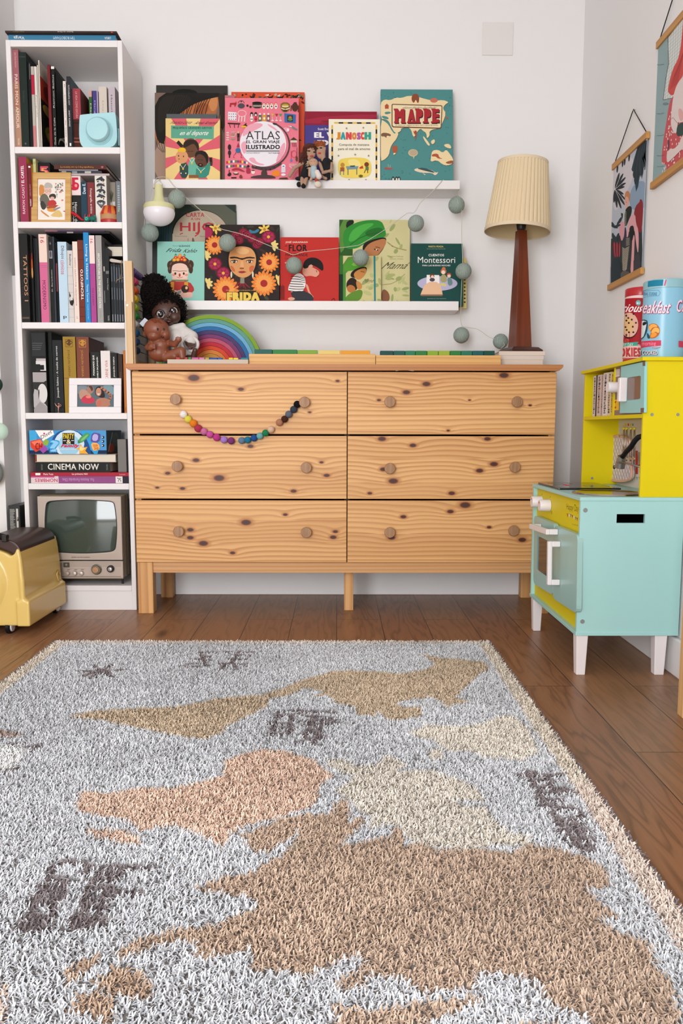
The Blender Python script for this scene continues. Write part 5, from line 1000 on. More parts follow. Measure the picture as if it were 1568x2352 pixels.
def mappe(a):
    a.rect(790, 90, 1430, 900, '#4E8A88'); R_ = random.Random(4)
    for i in range(110): a.ell(800+R_.random()*620, 110+R_.random()*770, 3+5*R_.random(), 2+3*R_.random(), '#3E7474', n=6, rot=R_.random()*180)
    OC, LD = '#E8D2A4', '#5A4A30'
    shp = [[(795, 215), (830, 180), (880, 190), (930, 165), (975, 170), (1040, 148), (1120, 160), (1180, 178), (1260, 195), (1330, 185), (1385, 205), (1350, 225), (1330, 260), (1360, 300), (1330, 380), (1300, 430), (1240, 440), (1215, 460), (1220, 490), (1195, 520), (1190, 470), (1160, 450), (1140, 430), (1110, 460), (1090, 500), (1075, 500), (1060, 440), (1030, 420), (970, 430), (975, 450), (925, 478), (890, 420), (870, 370), (840, 350), (800, 350)],
           [(795, 350), (850, 380), (880, 420), (910, 470), (955, 465), (935, 520), (900, 560), (880, 600), (870, 660), (830, 700), (795, 710)], [(1240, 620), (1290, 612), (1330, 640), (1360, 610), (1385, 640), (1420, 690), (1420, 730), (1370, 750), (1330, 740), (1280, 700), (1225, 720), (1230, 670)], [(1335, 570), (1380, 560), (1400, 580), (1405, 605), (1360, 595)], [(1160, 490), (1195, 530), (1225, 575), (1205, 580), (1165, 520)], [(1225, 540), (1260, 520), (1265, 550), (1240, 570)], [(905, 645), (930, 610), (938, 600), (930, 645), (910, 660)]]
    for s_ in shp: a.poly([(x+2.5, y+3) for x, y in s_], LD, 1); a.poly(s_, OC, 1)
    for p in ([(830, 290), (875, 285), (890, 300), (840, 312)], [(805, 320), (860, 330), (870, 355), (815, 345)], [(870, 385), (890, 440), (930, 470), (915, 478), (880, 430)]): a.poly(p, '#4E8A88', 1)
    a.poly([(1060, 175), (1075, 135), (1110, 132), (1130, 160), (1125, 210), (1112, 212), (1100, 180), (1085, 212), (1072, 205)], '#8A4A30', 1); a.ell(1255, 190, 32, 20, '#C8705A'); a.rect(835, 235, 867, 262, '#B0503A'); a.poly([(830, 238), (851, 218), (872, 238)], '#B0503A')
    a.poly([(802, 475), (830, 465), (885, 478), (885, 500), (850, 490), (848, 515), (832, 498), (802, 500)], '#7A5A44', 1); a.ell(1097, 462, 11, 14, '#A84A3A'); a.line([(1097, 472), (1100, 500), (1098, 520)], 9, '#A84A3A'); a.line([(1080, 455), (1090, 480), (1115, 485)], 5, '#A84A3A')
    a.poly([(895, 580), (945, 575), (942, 640), (900, 640)], '#A85A3A', 1); a.poly([(1240, 650), (1290, 645), (1300, 680), (1335, 690), (1290, 690), (1270, 670), (1235, 672)], '#B0583A', 1); a.poly([(1350, 720), (1420, 700), (1420, 730), (1370, 735)], '#9A5A3A', 1); a.ell(1076, 640, 42, 32, '#C8B690'); a.ell(1078, 638, 34, 25, '#B8A688'); a.poly([(1075, 670), (1090, 668), (1080, 695)], '#C8B690')
    a.poly([(1085, 778), (1150, 765), (1230, 785), (1275, 812), (1292, 800), (1285, 820), (1262, 835), (1240, 812), (1150, 812), (1090, 795)], '#E0CFB4', 1); a.poly([(1100, 772), (1170, 766), (1240, 792), (1270, 815), (1180, 795)], '#3E5456', 1); a.poly([(1155, 808), (1185, 828), (1175, 830)], '#E0CFB4')
    a.poly([(828, 765), (902, 770), (890, 782), (838, 780)], '#B84A48'); a.line([(865, 765), (862, 738)], 3, '#C8BEA0'); a.line([(880, 765), (880, 745)], 3, '#C8BEA0'); a.poly([(1355, 330), (1375, 335), (1382, 350), (1362, 345)], '#A85A3A')
    for x in (905, 935, 955): a.ell(x, 865, 13, 22, '#222A28'); a.ell(x, 870, 7, 16, '#E8E0D0')
    a.poly([(892, 228), (900, 220), (1320, 232), (1328, 242), (1320, 422), (1308, 434), (905, 422), (892, 410)], '#6E4A34'); a.poly([(900, 232), (906, 228), (1315, 240), (1320, 246), (1312, 418), (1304, 424), (910, 413), (900, 404)], '#E8D8B0'); a.ring(1110, 325, 1, 1, 1, '#E8D8B0', n=3)
    a.text('Aleksandra Mizielińska e Daniel Mizieliński', 972, 240, 1255, 262, '#5A4030', 0, 0, .15); a.text('Un atlante per viaggiare tra terra, mari e culture del mondo', 925, 395, 1290, 414, '#5A4030', 0, 0)
    def ser(dx_, dy_, c):
        for ch, x0, x1 in (('M', 918, 1004), ('A', 1030, 1092), ('P', 1100, 1158), ('P', 1170, 1228), ('E', 1240, 1300)):
            a.text(ch, x0+dx_, 266+dy_, x1+dx_, 382+dy_, c, 0, .12)
            for fx in ((x0, x0+30), (x1-28, x1+4)) if ch in 'MA' else ((x0-6, x0+34),): a.rect(fx[0]-5+dx_, 372+dy_, fx[1]+3+dx_, 386+dy_, c)
            if ch in 'MPE': a.rect(x0-8+dx_, 262+dy_, x0+28+dx_, 275+dy_, c)
    ser(6, 7, '#3A1418'); ser(0, 0, '#A82A32')
lean_book(SB, 800, 1421, 95, L1, -.094, -.04, .018, '#4E8A88', 'tall teal map book with big red serif title, right of the upper ledge', GU, mappe, side='#2E5A5A')
# lower ledge
def carta(a):
    a.rect(170, 190, 930, 600, '#2E3A34'); a.poly([(480, 190), (930, 200), (930, 520), (700, 420), (600, 260)], '#5A5E50', 1); a.poly([(180, 360), (330, 350), (335, 560), (180, 560)], '#1E3A3E', 1)
    for k in range(6): a.line([(200+22*k, 380), (195+22*k, 550)], 6, '#16282C')
    a.ell(600, 480, 262, 232, '#16241E', n=48); a.ell(605, 480, 255, 225, '#B8A894', n=48); a.rect(345, 470, 930, 600, '#B8A894')
    a.text('CARTA', 470, 275, 640, 315, '#B8323A', 0, .02); a.text('A UN', 515, 322, 600, 345, '#B8323A', 0, .02); a.text('HIJO', 415, 365, 740, 472, '#B8323A', 0, .02); a.line([(415, 475), (440, 465)], 8, '#B8323A'); a.line([(555, 492), (585, 470), (592, 360)], 10, '#B8323A')
    a.text('Rudyard Kipling', 370, 488, 480, 500, '#6A5A4A', 0); a.text('Mauricio', 600, 488, 650, 500, '#6A5A4A', 0); a.line([(490, 540), (490, 512)], 3, '#3A3026'); a.poly([(525, 545), (528, 510), (540, 508), (550, 545)], '#6A5A4A')
lean_book(SC, 165, 928, 200, L2, -.05, -.012, .016, '#2E3A34', 'dark green book with an arch and red lettering behind the turquoise one', GL, carta, side='#1E2824')
lean_book(SC, 157, 230, 540, L2, -.074, -.045, .012, '#0E1412', 'black book edge left of the turquoise portrait book, lower ledge', GL, None)
def fk(a):
    a.rect(150, 530, 650, 1100, '#93CDBF'); a.text('Pequeña', 340, 574, 402, 592, '#5A8A80', 0, 0, .2); a.text('&GRANDE', 408, 574, 508, 592, '#26302E', 0, .02); a.text('Frida', 284, 604, 415, 640, '#1E2624', 0, .01, .25); a.text('Kahlo', 440, 610, 560, 644, '#1E2624', 0, .01, .25)
    a.poly([(300, 930), (340, 900), (500, 905), (555, 985), (520, 1020), (340, 1010)], '#B83A34', 1); a.rect(330, 915, 360, 1010, '#D89A3A'); a.rect(455, 915, 490, 985, '#D89A3A')
    a.poly([(330, 1005), (400, 1030), (480, 1010), (535, 1010), (530, 1060), (430, 1066), (350, 1040)], '#E8B8A8', 2); a.poly([(360, 985), (400, 1000), (470, 950), (490, 970), (410, 1040), (370, 1020)], '#EFC0B0', 1); a.ell(462, 980, 36, 36, '#3A241C'); a.ell(475, 970, 12, 14, '#E8C090'); a.poly([(385, 1010), (420, 990), (430, 1010), (395, 1035)], '#8A9490')
    a.poly([(345, 860), (480, 860), (490, 910), (340, 910)], '#EFC4B0', 1); a.rect(338, 895, 492, 908, '#6A8A5A')
    a.ell(330, 760, 34, 42, '#4A2E24'); a.ell(510, 755, 32, 42, '#4A2E24'); a.ell(322, 800, 20, 38, '#4A2E24'); a.ell(515, 800, 20, 38, '#4A2E24'); a.ell(415, 740, 92, 62, '#4A2E24')
    for x, y, r in ((330, 745, 30), (345, 720, -40), (500, 725, 40), (512, 765, -20), (318, 790, 10)): a.ell(x, y, 6, 16, '#6A5A3A', rot=r)
    a.poly([(338, 790), (350, 755), (415, 738), (475, 755), (490, 800), (492, 850), (480, 885), (350, 885), (336, 850)], '#F2CDBA', 2); a.ell(355, 850, 16, 12, '#E89A8A'); a.ell(475, 850, 16, 12, '#E89A8A')
    a.line([(348, 812), (385, 812), (412, 818), (440, 812), (478, 815)], 4, '#3A241C', 1); a.ell(372, 838, 9, 12, '#3A241C'); a.ell(450, 838, 9, 12, '#3A241C'); a.ell(412, 852, 9, 16, '#B83A34'); a.line([(385, 868), (412, 880), (440, 868)], 4, '#A84A3A', 1)
    for x, y, c in ((375, 690, '#D8482A'), (410, 685, '#E8702A'), (450, 690, '#C83A2A'), (395, 710, '#E89A30'), (430, 708, '#D83A2A'), (415, 670, '#F08A40'), (362, 712, '#E8A030'), (458, 712, '#E8702A')): a.ell(x, y, 18, 15, c, n=9); a.ell(x, y, 6, 5, '#F0D060', n=6)
    a.poly([(362, 672), (375, 652), (390, 668)], '#4A7A4A'); a.poly([(445, 668), (458, 654), (470, 676)], '#4A7A4A')
lean_book(SC, 203, 640, 542, L2, -.092, -.061, .013, '#93CDBF', 'turquoise book with a cartoon woman wearing flowers in her hair', GL, fk, side='#0E1412')
def frida(a):
    a.rect(640, 380, 1340, 1100, '#2A2220'); R_ = random.Random(8)
    for i in range(40): a.ell(650+R_.random()*680, 390+R_.random()*680, 24+30*R_.random(), 8+8*R_.random(), R_.choice(['#3A3A28', '#3E2E28', '#4A4430', '#30362A']), n=10, rot=R_.random()*180)
    def fl(x, y, R, pet, c1, c2, cc, n=16):
        for k in range(n): t = 360*k/n+7; a.ell(x+R*.62*math.cos(math.radians(t)), y+R*.62*math.sin(math.radians(t)), R*.4, R*.15, c1, n=8, rot=t)
        for k in range(n): t = 360*k/n+18; a.ell(x+R*.4*math.cos(math.radians(t)), y+R*.4*math.sin(math.radians(t)), R*.32, R*.12, c2, n=8, rot=t)
        a.ell(x, y, R*.28, R*.28, cc)
    O1, O2, OCc = '#E8853A', '#F0A050', '#A82A2A'
    a.ell(1165, 640, 1, 1, '#2A2220')
    # hair and face
    a.poly([(850, 700), (880, 600), (980, 540), (1080, 560), (1130, 640), (1140, 760), (1110, 830), (870, 830), (845, 760)], '#1A1614', 2)
    a.poly([(905, 860), (1060, 860), (1080, 1000), (880, 1000)], '#3A2420', 1)
    a.poly([(862, 690), (880, 620), (930, 590), (1000, 585), (1070, 600), (1110, 650), (1120, 720), (1105, 790), (1070, 850), (1010, 880), (960, 872), (900, 830), (868, 770)], '#D99A62', 2)
    a.poly([(872, 760), (905, 770), (930, 820), (900, 820)], '#CC6A44', 2); a.poly([(1050, 770), (1105, 760), (1095, 805), (1060, 835)], '#CC6A44', 2); a.poly([(920, 610), (1000, 595), (1060, 620), (1040, 660), (960, 660)], '#E8B47C', 2); a.poly([(975, 720), (1000, 720), (1005, 790), (970, 790)], '#E4AC74', 2)
    a.poly([(870, 685), (930, 680), (985, 700), (1045, 680), (1115, 690), (1100, 700), (1040, 696), (990, 712), (985, 712), (930, 695), (880, 702)], '#2A1A14', 1)
    for x in (915, 1058): a.ell(x, 727, 34, 17, '#B87A50'); a.ell(x, 727, 27, 12, '#EAE0D0'); a.ell(x, 727, 14, 14, '#3A2218'); a.ell(x-3, 724, 4, 4, '#E8E0D0'); a.line([(x-32, 724), (x, 711), (x+32, 722)], 6, '#2A1A14', 1)
    a.ell(985, 790, 22, 9, '#B0683C'); a.ell(978, 790, 5, 4, '#5A2A1C'); a.ell(996, 790, 5, 4, '#5A2A1C'); a.poly([(950, 822), (980, 812), (990, 815), (1000, 812), (1028, 822), (1000, 836), (972, 836)], '#A8383A', 1); a.line([(952, 823), (1028, 823)], 3, '#6A1A1C')
    for x, y in ((925, 490), (1000, 460), (1080, 515), (960, 530), (1040, 480), (1125, 570), (905, 545), (1150, 545)): 
        a.ell(x, y, 46, 42, '#6A1428', n=12); a.ring(x, y, 34, 30, 7, '#A02A44', n=12); a.ring(x+2, y, 18, 16, 6, '#B83A54', n=10)
    a.poly([(1050, 425), (1095, 450), (1140, 420), (1150, 445), (1110, 468), (1060, 465)], '#3A7A98', 1)
    for x, y in ((742, 420), (1195, 430)):
        for k in range(6): t = 60*k+20; a.ell(x+30*math.cos(math.radians(t)), y+30*math.sin(math.radians(t)), 30, 11, '#EBC862', n=10, rot=t)
        a.ell(x, y, 14, 14, '#B8862A')
    for x, y in ((1275, 580), (670, 930), (655, 668), (1320, 900)):
        for k in range(5): t = 45*k-110; a.ell(x+22*math.cos(math.radians(t)), y+25*math.sin(math.radians(t)), 30, 13, '#E8CE80', n=10, rot=t)
    for x, y in ((738, 750), (815, 835), (1232, 500), (660, 460)): a.ell(x, y, 66, 62, '#7A1430', n=9); a.ell(x, y, 54, 50, '#A82A50', n=9); 
    for x, y in ((738, 750), (815, 835), (1232, 500)):
        for k in range(6): a.line([(x, y), (x+46*math.cos(k*1.05), y+42*math.sin(k*1.05))], 4, '#5A0E24')
        a.ell(x, y, 14, 14, '#E8B040')
    fl(735, 575, 92, 0, O1, O2, OCc); fl(1238, 735, 96, 0, O1, O2, OCc); fl(1190, 930, 118, 0, O1, O2, OCc, 18); fl(838, 985, 122, 0, O1, O2, OCc, 18)
    for k in range(9): a.line([(985, 900), (915+18*k, 960+10*abs(4-k) % 30)], 7, '#8A2A34')
    a.rect(972, 880, 1010, 930, '#8A8A78'); a.ell(890, 850, 8, 30, '#E0D8C0'); a.ell(1088, 850, 8, 30, '#E0D8C0')
    a.text('SÉBASTIEN PEREZ & BENJAMIN LACOMBE', 840, 988, 1145, 1000, '#D8B860', 0, .01)
    a.text('FRIDA', 842, 1008, 1156, 1095, '#3A1A14', 0, .16); a.text('FRIDA', 848, 1012, 1150, 1090, '#E8C85A', 0, .12)
lean_book(SC, 643, 1332, 386, L2, -.094, -.05, .017, '#2A2220', 'dark book crowded with orange flowers around a woman portrait', GL, frida, side='#1A1412')
def flor(a):
    a.rect(60, 330, 530, 900, '#C0302A'); a.text('JOSÉ SARAMAGO', 116, 370, 283, 390, '#E8D8C8', 0, .03); a.text('LA', 110, 400, 128, 413, '#2A1614', 0, .03); a.text('FLOR', 140, 398, 278, 448, '#241414', 0, .05); a.text('MÁS GRANDE', 116, 458, 282, 486, '#3A1614', 0, .02); a.text('DEL MUNDO', 112, 496, 216, 510, '#8A2020', 0, .01); a.text('MARINA', 112, 530, 160, 540, WH, 0, .01)
    a.poly([(236, 600), (260, 545), (300, 560), (360, 590), (372, 610), (352, 645), (300, 630), (262, 640)], '#E0A088', 2); a.ell(305, 555, 16, 17, '#E0A088')
    a.poly([(246, 580), (252, 525), (290, 496), (345, 495), (390, 525), (403, 570), (395, 600), (370, 580), (340, 560), (318, 555), (310, 545), (290, 555), (285, 575)], '#181614', 2); a.line([(345, 592), (352, 605)], 4, '#2A1614'); a.line([(352, 640), (362, 630)], 4, '#2A1614')
    a.poly([(150, 690), (170, 640), (215, 605), (262, 640), (270, 700), (240, 760), (136, 750), (138, 715)], '#EDE6E2', 1)
    for k in range(7): a.line([(140+6*(k > 4)*0+k*3, 745-18*k), (200, 752-19*k), (262-k*4, 748-17*k)], 5, '#1E2630', 1)
    a.poly([(225, 625), (255, 640), (272, 690), (240, 700)], '#EDE6E2', 1)
    for k in range(4): a.line([(228+3*k, 640+13*k), (262+2*k, 645+13*k)], 4, '#1E2630')
    a.poly([(262, 690), (285, 700), (300, 760), (328, 790), (320, 800), (290, 770)], '#E0A088', 1); a.poly([(150, 750), (250, 745), (310, 770), (332, 810), (300, 850), (150, 850), (170, 800)], '#33353A', 1); a.ell(160, 805, 26, 12, '#E0A088')
    for k in range(6): a.rect(75+6*k, 700+5*(k % 3), 78+6*k, 810, '#3A1210')
    a.line([(450, 830), (480, 795), (488, 830)], 5, '#4A1210', 1)
lean_book(SD, 75, 516, 343, L2, -.082, -.046, .014, '#C0302A', 'red book with a kneeling boy in a striped shirt', GL, flor, side='#8A1E1A')
def leafy(a, R_, n, box):
    for i in range(n): x, y = box[0]+R_.random()*(box[2]-box[0]), box[1]+R_.random()*(box[3]-box[1]); a.ell(x, y, 16+22*R_.random(), 6+10*R_.random(), R_.choice(['#B8BC80', '#A8AE70', '#C8C898', '#98A468']), n=10, rot=R_.random()*180)
def mama(a):
    a.rect(510, 200, 1060, 900, '#CFC894'); R_ = random.Random(6); leafy(a, R_, 26, (850, 210, 1050, 860)); a.line([(880, 380), (930, 420), (1020, 440)], 9, '#A89E6A', 1); a.line([(840, 700), (930, 690), (1010, 620)], 6, '#A89E6A', 1)
    a.rect(510, 200, 620, 900, '#2E5A24'); a.poly([(520, 210), (640, 210), (600, 280), (560, 430), (520, 470)], '#5A8A3A', 1); a.poly([(565, 270), (580, 215), (640, 215), (600, 280)], '#1A2016', 1)
    a.poly([(550, 300), (600, 250), (700, 215), (830, 212), (860, 270), (875, 340), (800, 355), (700, 395), (650, 430), (560, 430), (545, 360)], '#2F8A32', 2); a.poly([(610, 290), (700, 240), (800, 235), (700, 300), (640, 370), (580, 380)], '#4AAA42', 2); a.poly([(700, 300), (830, 260), (860, 310), (740, 350)], '#1F6A24', 2); a.line([(600, 400), (700, 330), (850, 300)], 5, '#1A5A1E', 1)
    a.poly([(690, 395), (760, 360), (870, 338), (872, 380), (850, 430), (820, 470), (800, 485), (700, 480)], '#1E1610', 2); a.poly([(700, 440), (740, 390), (800, 365), (868, 350), (872, 390), (845, 430), (815, 470), (790, 490), (700, 490)], '#B87A4E', 2); a.ell(795, 437, 17, 6, '#3A2014', rot=20); a.ell(797, 437, 6, 5, '#E8D8C0'); a.line([(790, 415), (812, 418), (825, 425)], 4, '#3A2014')
    a.text('Héléne Delforge', 898, 482, 1000, 494, '#8A845A', 0); a.text('Quentin Gréban', 898, 500, 1000, 512, '#8A845A', 0); a.text('Mamá', 832, 530, 1010, 580, '#4A4430', 0, -.0, .3)
    a.poly([(835, 760), (850, 728), (885, 750), (900, 790), (890, 828), (835, 828)], '#8A5A3E', 2); a.rect(510, 480, 550, 900, '#3A7A30'); a.rect(510, 620, 548, 900, '#1E3A22')
lean_book(SD, 519, 1050, 212, L2, -.068, -.03, .014, '#6A8A4A', 'large green book with a woman in a green headscarf', GL, mama, side='#2A4A24')
def mamin(a):
    a.rect(540, 480, 840, 900, '#CFC48C'); R_ = random.Random(9); leafy(a, R_, 14, (700, 490, 835, 860)); a.poly([(545, 500), (700, 470), (760, 500), (560, 600), (545, 700)], '#5A8A34', 1)
    a.poly([(555, 560), (590, 510), (660, 490), (720, 500), (735, 550), (640, 590), (565, 600)], '#4F9A2E', 2); a.poly([(600, 545), (680, 510), (720, 530), (640, 565)], '#78B84A', 2)
    a.poly([(610, 600), (660, 570), (728, 560), (722, 610), (690, 655), (640, 650), (600, 640)], '#241A12', 2); a.poly([(620, 620), (660, 585), (722, 570), (720, 612), (690, 655), (650, 665)], '#C88848', 2); a.line([(680, 600), (700, 602), (708, 606)], 4, '#3A2014')
    a.poly([(570, 680), (610, 640), (650, 660), (665, 720), (620, 760), (575, 740)], '#2A1C14', 2); a.poly([(570, 720), (600, 695), (640, 715), (640, 760), (590, 760)], '#B8743E', 2); a.poly([(640, 660), (690, 690), (690, 730), (655, 740)], '#C88848', 2)
    a.poly([(560, 800), (600, 760), (680, 730), (700, 760), (670, 828), (560, 828)], '#5E8A30', 2); a.rect(545, 600, 568, 900, '#4A8A38'); a.text('Mamá', 692, 655, 768, 682, '#5A5434', 0, 0, .3); a.text('la agenda', 716, 684, 746, 691, '#8A845A', 0)
    a.poly([(776, 480), (790, 482), (794, 900), (781, 900)], '#1F8088')
lean_book(SD, 547, 832, 482, L2, -.094, -.066, .012, '#B8B070', 'small green notebook with a teal elastic band, before the headscarf book', GL, mamin, side='#3A6A34')
def monte(a):
    a.rect(1050, 380, 1460, 900, '#174842'); a.text('MARTA PRADA', 1188, 406, 1300, 419, '#D8C06A', 0, .02); a.text('Autora del blog Tigriteando', 1175, 427, 1315, 434, '#A8B0A0', 0); a.text('CUENTOS', 1188, 468, 1305, 486, WH, 0, .03); a.text('Montessori', 1108, 490, 1388, 536, WH, 0, .0); a.text('PARA LAS BUENAS NOCHES', 1142, 549, 1352, 560, WH, 0, .02)
    a.ell(1255, 690, 150, 55, '#B8B4D0', n=40); a.poly([(1175, 625), (1268, 627), (1270, 690), (1172, 690)], '#F0ECEA'); a.poly([(1168, 680), (1272, 676), (1296, 772), (1290, 782), (1130, 782), (1128, 770)], '#E8BC98', 1); a.poly([(1130, 772), (1294, 772), (1292, 784), (1130, 784)], '#8A6A50')
    a.ell(1215, 635, 17, 18, '#7A3A24'); a.ell(1217, 640, 11, 12, '#F0D0BC'); a.ell(1216, 662, 20, 14, '#4A4450'); a.ell(1302, 580, 14, 14, '#C8744A'); a.ell(1300, 600, 22, 20, '#C8744A'); a.ell(1299, 606, 14, 15, '#F2D8C8'); a.poly([(1280, 625), (1320, 622), (1330, 680), (1276, 682)], '#A8A070', 1); a.ell(1342, 625, 17, 15, '#B8502E'); a.ell(1342, 634, 13, 12, '#F0D0BC'); a.poly([(1328, 645), (1360, 645), (1372, 700), (1335, 710)], '#6A8A88', 1); a.poly([(1272, 685), (1320, 690), (1325, 715), (1275, 705)], '#D8C888', 1)
    a.text('Ilustrado por Inés Sabolinica', 1180, 800, 1320, 808, '#A8B0A0', 0)
t_ = lean_book(SD, 1095, 1473, 500, L2, -.07, -.045, .008, '#C8B468', 'thin yellow book edge behind the dark green book, at the ledge end', GL, lambda a: [a.rect(1453, 655+28*k, 1466, 668+28*k, '#4A4028') for k in range(7)], z0=float(P(1060, 709, -.07)[2]))
lean_book(SD, 1058, 1447, 390, L2, -.094, -.058, .013, '#174842', 'dark green book with a bedtime story scene, right end of the lower ledge', GL, monte, side='#0E302C')
# ------------------------------------------------------------------ string of cotton ball lights and hanging bulb
m_wire = mat('#C8C4B4', .5); 
t = NT('cotton_thread'); v = t.coord(); w_ = t.n('ShaderNodeTexWave'); w_.inputs['Scale'].default_value = 60; w_.inputs['Distortion'].default_value = 12; w_.inputs['Detail'].default_value = 2; t.l(v, w_.inputs['Vector'])
t.l(t.ramp(w_.outputs['Fac'], [(0, '#82918A'), (1, '#9AA69B')]), t.b.inputs['Base Color']); t.b.inputs['Roughness'].default_value = .85; t.bump(w_.outputs['Fac'], .4, .001); m_ball = t.m
def wire(pts, Ys, r=.0011, name='wire', parent=None):
    b = MB(); q = [tuple(P(x, y, Y)) for (x, y), Y in zip(pts, Ys)]
    out = [np.array(q[0])]
    for i in range(len(q)-1):
        p0, p1, p2, p3 = (np.array(q[max(i-1, 0)]), np.array(q[i]), np.array(q[i+1]), np.array(q[min(i+2, len(q)-1)]))
        for k in range(1, 7): s_ = k/6; out.append(.5*((2*p1)+(-p0+p2)*s_+(2*p0-5*p1+4*p2-p3)*s_*s_+(-p0+3*p1-3*p2+p3)*s_**3))
    b.tube(out, r, m_wire, 6); return b.build(name, parent)
YG = -.135
garl = thing('string_lights', 'string of grey green cotton ball lights draped over both ledges', 'string lights', P(700, 500, YG))
wire([(331, 520), (338, 470), (356, 416), (362, 408), (383, 408), (400, 428), (440, 465), (480, 500), (505, 524), (524, 530), (560, 540), (620, 565), (655, 578), (674, 585), (700, 578), (760, 572), (812, 565), (830, 560), (880, 530), (905, 512), (935, 490), (951, 488), (966, 465), (990, 443), (1015, 415)], [-.14, -.14, -.13, -.124, -.124]+[YG]*18+[-.13, -.122], parent=garl)
wire([(1017, 413), (1040, 432), (1054, 446), (1060, 480), (1060, 540), (1062, 600), (1060, 650), (1058, 700), (1059, 745), (1075, 752), (1098, 757), (1125, 775), (1150, 782), (1158, 792), (1150, 800)], [-.10, -.09, -.085, -.1, -.125, -.14, -.12, -.11, -.10, -.10, -.1, -.11, -.12, -.13, -.13], parent=garl)
for (x, y, r, Y) in ((407, 457, 19.5, YG), (344, 535, 19.5, YG), (522, 558, 19, YG), (675, 610, 18.5, YG), (828, 592, 18, YG-.004), (955, 513, 18, YG), (1048, 471, 18, -.09), (1064, 623, 18, YG), (1059, 770, 18, -.10), (1149, 784, 17, -.10)):
    c = P(x, y, Y); R = r/1800*(c[1]-CAM[1]); b = MB(); b.ball(c, R, m_ball, 28, 18); b.build('cotton_ball', garl)
def bulb():
    Y = -.15; c = P(365, 470, Y); k = (c[1]-CAM[1])/1800; t_ = thing('hanging_bulb', 'cream bulb shaped lamp hanging by a hook from the upper ledge end', 'lamp', c)
    b = MB(); prof = [(.0001, 42*k), (8*k, 42*k), (9*k, 39*k), (10*k, 20*k), (13*k, 10*k), (17*k, 3*k), (32*k, -1*k), (34*k, -6*k), (33.5*k, -12*k)]
    c2 = np.array((c[0], c[1], c[2])); b.lathe(c2, prof, mat('#D8D4A4', .45), 36); b.build('socket', t_, recalc=True)
    b = MB(); b.lathe(c2, [(33.5*k, -12*k), (34.4*k, -16*k)]+[(34.5*k*math.cos(a_*math.pi/24), -16*k-29.5*k*math.sin(a_*math.pi/24)) for a_ in range(1, 12)]+[(.0001, -45.5*k)], mat('#E0DAE0', .3, Emission_Color=(1, .98, .96, 1), Emission_Strength=.12), 36); b.build('diffuser', t_, recalc=True)
    b = MB(); top = c2+np.array((0, 0, 40*k)); lipz = L1[1]; b.tube([top+np.array((-8*k, 0, -3*k)), top+np.array((-9*k, 0, 4*k)), top+np.array((0, 0, 12*k)), np.array((top[0], -.126, lipz-.004)), np.array((top[0], -.1165, lipz+.0022)), np.array((top[0], -.106, lipz-.004))], .0012, m_wire, 6); b.tube([top+np.array((8*k, 0, -3*k)), top+np.array((9*k, 0, 4*k)), top+np.array((0, 0, 12*k))], .0012, m_wire, 6); b.build('hook', t_)
bulb()
# ------------------------------------------------------------------ things on the dresser
ZD = DT+.0004
def onball(c, r, px, py, lift=0.0):
    """point of the ellipsoid surface seen at a pixel"""
    c = np.array(c); r = np.array(r if hasattr(r, '__len__') else (r,)*3); d = ray(px, py)/r; o = (CAM-c)/r
    A, B, C_ = d@d, 2*o@d, o@o-1; D_ = B*B-4*A*C_; t = (-B-math.sqrt(max(D_, 0)))/(2*A); n = (o+d*t); return c+n*r*(1+lift)
# abacus
def abacus():
    t_ = thing('abacus', 'upright wooden abacus seen from the side, at the left end of the dresser', 'abacus', (-.75, -.2, ZD)); m = wood('birch', '#DDBE94', '#C9A474', 'Z', .6)
    def post(x0, x1, y0, y1, ytop, name='post', xt=0):
        a, c = float(P(x0, 720, y0)[0]), float(P(x1, 720, y0)[0]); zt_ = float(P((x0+x1)/2, ytop, y0)[2])
        b = MB(); b.prism([(a, y0, ZD), (a-xt, y0, zt_), (c-xt, y0, zt_), (c, y0, ZD)], (0, y1-y0, 0), m); b.build(name, t_, bevel=.003, recalc=True)
    post(291, 308, -.338, -.316, 599, xt=.004); post(288, 303, -.352, -.3385, 692, 'support_leg')
    b = MB(); c = P(292, 701, -.3535); b.cyl(c, c+np.array((0, .003, 0)), .0035, .0035, mat('#B8B4AE', .3, .8), 14); b.build('screw', t_)
    b = MB(); xr = BXR+.004; b.box(xr, xr+.024, -.03, -.012, ZD, float(P(300, 599, -.338)[2])-.0, m); b.build('post', t_, bevel=.003)
    b = MB(); b.box(xr, xr+.02, -.3155, -.0305, ZD, ZD+.02, m); b.build('base_rail', t_)
    cols = ['#5A3A7C', '#C83A68', '#E2521A', '#E6C61C', '#9AB82C', '#1F8C3C', '#D8DCE0', '#1C6CA8', '#1A5A9A', '#123A5A']
    xc = xr+.0155
    for i, y in enumerate((624, 645, 666, 685, 705, 724, 744, 764, 784, 804)):
        z = float(P(317, y, -.29)[2]); b = MB(); b.tube([(xc, -.3165, z), (xc, -.028, z)], .0018, mat('#3A3A40', .4), 6); r = b.build('rod', t_)
        n = 8 if i == 0 else 3
        for k in range(n):
            b = MB(); y0 = -.298+k*.0142; b.lathe((xc, y0, z), [(.0022, 0), (.009, .0002), (.0125, .003), (.0132, .0068), (.0125, .0106), (.009, .0134), (.0022, .0136)], mat(cols[i], .35), 18, axis=(0, 1, 0), smooth=True); b.build('bead', r, recalc=True)
abacus()
